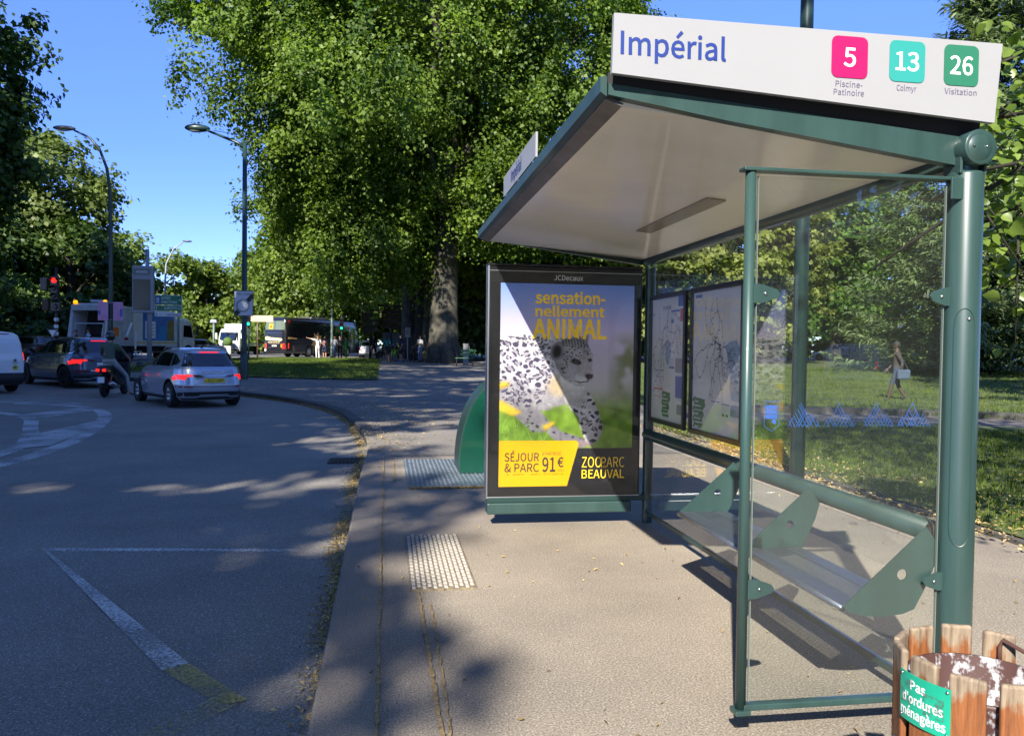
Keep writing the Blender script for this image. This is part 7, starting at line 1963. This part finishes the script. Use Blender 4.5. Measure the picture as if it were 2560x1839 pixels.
    if hair:
        b = MB(); V2, F2 = ball((0, 0, 0), (.090, .081, .118), 18, 14)
        keep = [i for i, f in enumerate(F2) if all((V2[j][2] > .045 or V2[j][0] < -.012) and V2[j][2] > -.055 - hairlen for j in f)]
        hb = MB(); hb.add((V2, [F2[i] for i in keep]), hair, True, T); hb.build('hair', t)
        if hairlen: one('ponytail', tube([hc + Vector((-.085, 0, .0)), hc + Vector((-.11, 0, -.10)), hc + Vector((-.09, 0, -.10 - hairlen))], [.05, .055, .03], 10), hair, t, True)
    if skirt: one('skirt', lathe([(.15, 1.02), (.19, .85), (.225, .58), (.22, .57)], 20), pants, t, True)
    return t
HF = lambda x, y, d=0: (x, y, H(x, y) + d)
WALK = dict(knL=(.14, .10, .50), anL=(.22, .10, .09), toL=(.38, .11, .06), knR=(-.04, -.10, .48), anR=(-.24, -.10, .14), toR=(-.10, -.11, .03), elL=(-.12, .23, 1.14), wrL=(-.10, .23, .88), elR=(.05, -.23, 1.13), wrR=(.22, -.20, .95))
PHONE = dict(elL=(.02, .22, 1.14), wrL=(.25, .08, 1.20), elR=(.02, -.22, 1.14), wrR=(.24, -.08, 1.18))
white, navy, jeans, black = cloth('white', (.74, .74, .72)), cloth('navy', (.035, .04, .09)), cloth('jeans', (.11, .17, .30)), cloth('black', (.012, .012, .014))
teal, purple, grey, green = cloth('teal', (.02, .21, .22)), cloth('purple', (.03, .018, .06)), cloth('grey', (.27, .29, .33)), cloth('bright_green', (.015, .30, .04))
pinkc, khaki, lightgrey, beige = cloth('pink', (.55, .28, .32)), cloth('khaki', (.075, .10, .072)), cloth('light_grey', (.50, .51, .49)), cloth('beige', (.45, .38, .28))
person('person', 'person in white clothes pointing to the left at the lawn edge', HF(-5.15, 61.6), R(190), white, white, white, dict(shL=(0, .18, 1.42), elR=(.0, -.46, 1.47), wrR=(.03, -.72, 1.53), elL=(-.05, .25, 1.14), wrL=(.10, .20, .92)), bare=('forearm',))
person('person', 'person in navy shorts and straw hat beside the pointing person in white', HF(-4.62, 61.4), R(200), pinkc, navy, beige, PHONE, bare=('forearm', 'arm', 'shin'), cap=mat('straw', (.60, .48, .25), .8), hair=None, hgt=1.60, skirt=True)
person('person', 'bearded person in grey shirt walking right of the pale green lamp post', HF(-4.0, 63.0), R(215), grey, jeans, None, WALK, bare=('forearm',))
person('person', 'person all in black standing near the thin traffic light pole', HF(-3.62, 63.6), R(190), black, black)
person('person', 'person in bright green trousers with dark hair by the coach', HF(-3.1, 62.9), R(250), green, green, None, dict(wrR=(.2, -.12, 1.0), elR=(.02, -.22, 1.12)), hairlen=.12, hgt=1.62)
person('person', 'person seen from behind in teal shirt and black shorts with a bicycle', HF(.02, 53.4), R(10), teal, black, white, dict(elL=(.05, .26, 1.16), wrL=(.22, .20, 1.0)), bare=('forearm', 'shin'), hairlen=.22)
person('person', 'person in dark purple top, shorts and bright blue shoes by the bicycles', HF(.90, 52.2), R(250), purple, black, cloth('bright_blue', (.05, .25, .55)), dict(elR=(.08, -.24, 1.14), wrR=(.28, -.18, .98)), bare=('forearm', 'shin'), cap=black, hair=None, hgt=1.78)
person('person', 'person in pale grey T-shirt and jeans looking down at a phone', HF(2.1, 51.0), R(225), lightgrey, jeans, None, PHONE, bare=('forearm',), head_pitch=.5)
one('phone', rbox(.29, .0, 1.22, .012, .075, .15, .004), BLACK, C.objects[[o.name for o in C.objects if o.get('label', '').endswith('at a phone')][0]])
person('person', 'person in black cap passing the open hopper of the refuse truck', HF(-14.75, 42.6, .05), R(-110), cloth('pale_blue', (.40, .48, .62)), navy, None, WALK, cap=black, hair=HAIRD)
person('person', 'dark-haired person walking ahead of the one in the black cap', HF(-15.6, 43.4, .0), R(-110), cloth('brown', (.06, .035, .025)), navy, None, WALK, hgt=1.68)
for k, (x, y, sh_, pn, lab) in enumerate(((-21.2, 93.5, pinkc, beige, 'distant walker in pink top, leftmost before the hedge'), (-19.6, 93.0, white, beige, 'distant walker in white top, second from left before the hedge'), (-18.0, 94, pinkc, white, 'distant walker in pink top and white trousers before the hedge'),
                                          (-17.1, 93, white, cloth('sky_blue', (.25, .38, .55)), 'distant walker in white top and blue skirt before the hedge'), (-15.8, 94, beige, beige, 'distant walker in beige clothes left of the lorry'), (-20.4, 95, white, white, 'distant walker all in white before the hedge'))):
    person('person', lab, HF(x, y), R(170 + 25 * k), sh_, pn, None, WALK if k % 2 else None, bare=('forearm', 'shin') if k % 2 else ('forearm',), group='walkers before the hedge', fingers=False, subdiv=1)
person('person', 'glass reflection of a walker, built as a solid dim figure on the park lawn', HF(15.0, 21.6, .02), R(-60), cloth('dull_brown', (.045, .036, .034)), cloth('dull_blue', (.035, .045, .07)), None, WALK, skin=mat('dimmed_skin', (.08, .048, .034), .6), bare=('forearm', 'shin'), cap=cloth('dull_cap', (.03, .03, .03)), hgt=1.76)  # a reflection built as a solid figure, skin and clothes darkened to look dim
t = thing('shoulder_bag', 'blue bag of the reflected walker, coloured dim like the figure', 'bag', HF(15.02, 21.32, .02)); one('bag', rbox(0, 0, .82, .40, .14, .30, .05, 3), cloth('dimmed_bag', (.07, .10, .15)), t); one('strap', tube([(-.15, 0, .95), (-.02, -.02, 1.25), (.15, 0, .95)], .012, 6), cloth('dimmed_bag', (.28, .38, .50)), t)  # bag of the reflected walker, its blue darkened to look dim
# dark slim figure cut-out by the lawn corner
person('person', 'dark slim person standing between the dark sign post and the white car', HF(-.95, 58.9), R(180), cloth('charcoal', (.018, .018, .02)), MATS['cloth_charcoal'], None, dict(knL=(.0, .16, .49), anL=(-.02, .20, .08), toL=(.15, .22, .03), knR=(0, -.16, .49), anR=(-.02, -.20, .08), toR=(.15, -.22, .03)), hgt=1.75)

# scooter
def scooter():
    h = R(2); x, y = -8.12, 24.75
    fwd = Vector((math.sin(h), math.cos(h), 0)); c = Vector((x, y, 0)) + fwd * .78
    t = thing('motor_scooter', 'dark red and black motor scooter with lit tail lamps, waiting behind the cars', 'scooter', (c.x, c.y, H(c.x, c.y) + RZ), math.pi / 2 - h)
    DR = paint('dark_red_paint', (.10, .008, .010), .2)
    BP = mat('scooter_black', (.012, .012, .014), .3, coat=.5)
    for x_ in (-.78, .80):
        w_ = one('wheel', lathe([(.19, -.05), (.25, -.065), (.295, -.045), (.31, 0), (.295, .045), (.25, .065), (.19, .05)], 26, 'Y'), RUBBER, t, True); w_.location = (x_, 0, .31)
        rm = MB().add(lathe([(.195, -.03), (.17, -.02), (.17, .02), (.195, .03)], 24, 'Y'), RIMD, True)
        for k in range(5): rm.add(tube([(0, 0, 0), (.18 * math.cos(k * 1.257), 0, .18 * math.sin(k * 1.257))], .02, 6), RIMD)
        rm.build('rim', w_)
    bd = MB()
    prof = [(-1.05, .86), (-.95, .74), (-.72, .60), (-.30, .42), (.05, .30), (.38, .30), (.48, .55), (.56, .90), (.44, .98), (.30, .55), (.10, .42), (-.06, .58), (-.20, .78), (-.60, .84), (-.98, .92)]
    bm = bmesh.new(); vs = [[bm.verts.new((a, s * (.13 if a < -.5 else .17), z)) for a, z in prof] for s in (-1, 1)]
    n = len(prof); bm.faces.new(vs[0]); bm.faces.new(vs[1][::-1])
    for i in range(n): bm.faces.new((vs[0][i], vs[1][i], vs[1][(i + 1) % n], vs[0][(i + 1) % n]))
    bmesh.ops.recalc_face_normals(bm, faces=bm.faces[:]); bmesh.ops.bevel(bm, geom=bm.edges[:], offset=.03, segments=2, affect='EDGES')
    bd.add(bm_geo(bm), BP); bd.build('body', t)
    one('tail_fairing', rbox(-.93, 0, .80, .26, .34, .15, .05, 3), DR, t, True)
    one('seat', rbox(-.48, 0, .87, .85, .30, .11, .05, 3), mat('seat_vinyl', (.015, .014, .014), .7), t, True)
    one('grab_rail', tube([(-.72, .15, .93), (-1.02, .12, .95), (-1.02, -.12, .95), (-.72, -.15, .93)], .014, 8), ALU, t, True)
    for s in (-1, 1):
        one('tail_light', rbox(-1.07, s * .09, .80, .03, .10, .085, .02, 2), GLOW_TAIL, t); one('indicator', tube([(-1.03, s * .14, .78), (-1.06, s * .27, .78)], [.014, .022], 8), AMBER if s < 0 else mat('clear_lens', (.6, .6, .6), .2), t)
        one('shock_absorber', tube([(-.78, s * .12, .33), (-.62, s * .14, .66)], .03, 8), mat('shock_red', (.4, .06, .02), .4), t)
    one('plate_holder', rbox(-1.08, 0, .60, .02, .10, .28, .005), BLACKM, t); pl = one('number_plate', rbox(-1.10, 0, .52, .01, .21, .17, .004), PLATE_W, t); one('plate_band', box(-1.106, .09, .52, .003, .03, .16), SIGNB, pl)
    one('mudguard', prism([(-.34 + .36 * math.cos(a) - .44, .31 + .36 * math.sin(a)) for a in np.linspace(.5, 2.6, 9)] + [(-.34 + .33 * math.cos(a) - .44, .31 + .33 * math.sin(a)) for a in np.linspace(2.6, .5, 9)], (0, .07, 0), (1, 0, 0), (0, 0, 1), .14), BLACKM, t)
    one('exhaust', tube([(-.2, -.2, .30), (-.5, -.23, .32), (-1.02, -.25, .42)], [.04, .07, .075], 12), STEEL, t, True)
    one('engine', rbox(-.55, 0, .36, .6, .26, .26, .05), BLACKM, t)
    one('front_fairing', prism([(.42, .30), (.62, .34), (.78, .72), (.66, 1.02), (.50, 1.0)], (0, .20, 0), (1, 0, 0), (0, 0, 1), .40), BP, t)
    one('fork', tube([(.56, 0, .95), (.80, 0, .31)], .04, 8), BLACKM, t)
    one('windscreen', prism([(.60, 1.0), (.615, 1.0), (.47, 1.36), (.455, 1.36)], (0, .20, 0), (1, 0, 0), (0, 0, 1), .40), TINT, t)
    one('handlebar', tube([(.36, .36, 1.02), (.46, .2, 1.0), (.50, 0, .98), (.46, -.2, 1.0), (.36, -.36, 1.02)], .017, 8), BLACKM, t, True)
    for s in (-1, 1):
        m_ = one('mirror', tube([(.42, s * .28, 1.02), (.50, s * .40, 1.20)], .009, 6), BLACKM, t); one('mirror_glass', ball((.49, s * .44, 1.24), (.02, .075, .05), 14, 8), CHROME, m_, True)
        one('footboard', rbox(.15, s * .19, .32, .5, .14, .04, .015), BLACKM, t)
    one('headlight', ball((.74, 0, .80), (.06, .12, .07), 12, 8), MATS['headlamp_glass'], t, True)
    # the rider
    rd = person('person', 'rider in dark green T-shirt, grey trousers and black helmet on the scooter', (c.x, c.y, H(c.x, c.y) + RZ), h, khaki, cloth('stone_grey', (.30, .31, .30)), mat('grey_shoes', (.10, .095, .10), .7),
           dict(pelvis=(-.42, 0, .98), waist=(-.41, 0, 1.11), chest=(-.39, 0, 1.34), neck=(-.35, 0, 1.52), head=(-.32, 0, 1.66), shL=(-.37, .19, 1.46), elL=(-.10, .32, 1.20), wrL=(.28, .31, 1.06), shR=(-.37, -.19, 1.46), elR=(-.10, -.32, 1.20), wrR=(.28, -.31, 1.06),
                hipL=(-.40, .11, .96), knL=(.0, .22, .80), anL=(.08, .22, .42), toL=(.24, .24, .36), hipR=(-.40, -.12, .95), knR=(-.10, -.36, .58), anR=(-.16, -.46, .10), toR=(.02, -.52, .04)), hair=None, bare=('forearm', 'ankle'), hgt=1.80)
    hl = MB().add(ball((-.325, 0, 1.715), (.145, .128, .142), 22, 14), mat('helmet_black', (.015, .018, .018), .25, coat=.6), True); ho = hl.build('helmet', rd)
    one('visor', ball((-.305, 0, 1.70), (.137, .118, .075), 18, 10), TINT, ho, True)
    one('belt', lathe([(.165, .985), (.17, 1.0), (.168, 1.05), (.16, 1.055)], 20, c=(-.42, 0, 0)), mat('grey_belt', (.30, .30, .29), .8), rd, True)
scooter()

# bicycles
def bicycle(label, x, y, hd, col):
    h = R(hd); t = thing('bicycle', label, 'bicycle', HF(x, y), math.pi / 2 - h, 'hire bicycles under the plane trees')
    FM = mat('bike_frame_' + col[0], col[1], .35)
    for x_ in (-.52, .52):
        w_ = one('wheel', lathe([(.335, -.02), (.36, 0), (.335, .02), (.315, 0), (.335, -.02)], 26, 'Y'), RUBBER, t, True); w_.location = (x_, 0, .36)
        sp_ = MB()
        for k in range(8): sp_.add(tube([(0, 0, 0), (.33 * math.cos(k * .785), 0, .33 * math.sin(k * .785))], .004, 4), ALU)
        sp_.build('spokes', w_)
    fr_ = MB()
    for a, c_ in (((-.52, 0, .36), (-.08, 0, .34)), ((-.08, 0, .34), (.36, 0, .80)), ((-.08, 0, .34), (-.22, 0, .86)), ((-.22, 0, .78), (-.52, 0, .36)), ((-.20, 0, .72), (.36, 0, .80)), ((.34, 0, .92), (.52, 0, .36))): fr_.add(tube([a, c_], .026, 8), FM, True)
    fr_.build('frame', t)
    one('saddle', rbox(-.24, 0, .93, .26, .15, .06, .025), BLACKM, t); one('seat_post', tube([(-.22, 0, .80), (-.24, 0, .92)], .016, 6), ALU, t)
    one('handlebar', tube([(.22, .30, 1.04), (.32, .12, 1.05), (.34, 0, 1.0), (.32, -.12, 1.05), (.22, -.30, 1.04)], .014, 6), BLACKM, t, True); one('stem', tube([(.345, 0, .88), (.335, 0, 1.03)], .018, 6), BLACKM, t)
    one('basket', rbox(.52, 0, .92, .28, .34, .22, .03), BLACKM, t); one('mudguard', prism([(-.52 + .41 * math.cos(a), .36 + .41 * math.sin(a)) for a in np.linspace(.6, 3.0, 9)] + [(-.52 + .395 * math.cos(a), .36 + .395 * math.sin(a)) for a in np.linspace(3.0, .6, 9)], (0, .035, 0), (1, 0, 0), (0, 0, 1), .07), FM, t)
    one('cargo_panel', rbox(.35, 0, .64, .06, .08, .36, .01), FM, t)
LIME = ('lime', (.38, .62, .05)); DK = ('black', (.02, .02, .022))
bicycle('black bicycle with lime panel between the teal shirt and the purple top', .45, 52.4, 200, LIME)
bicycle('second black bicycle behind the one with the lime panel', .78, 53.3, 215, DK)
bicycle('bicycle held by the person with the phone, seen end on', 2.5, 50.9, 190, LIME)
bicycle('dark bicycle left of the person with the phone', 1.62, 52.0, 170, DK)
t = thing('suitcase', 'black wheeled suitcase left of the person in the teal shirt', 'suitcase', HF(-.42, 53.2)); one('shell', rbox(0, 0, .38, .34, .25, .60, .05, 3), black, t); one('handle', tube([(-.1, .08, .65), (-.1, .08, .95), (.1, .08, .95), (.1, .08, .65)], .012, 6), ALU, t)
t = thing('wheel_cover', 'pale lime wheel cover leaning at the foot of the plane trees', 'wheel cover', HF(2.85, 50.3, .35)); one('cover', prism([(.38 * math.cos(a), .30 * math.sin(a)) for a in np.linspace(0, math.pi, 16)], (0, 0, 0), (1, 0, .1), (0, 0, 1), .05), mat('pale_lime', (.45, .52, .25), .5), t); one('spokes', tube([(-.38, .02, 0), (.38, .02, .02)], .02, 6), BLACKM, t)  # half-disc cover of a bicycle wheel
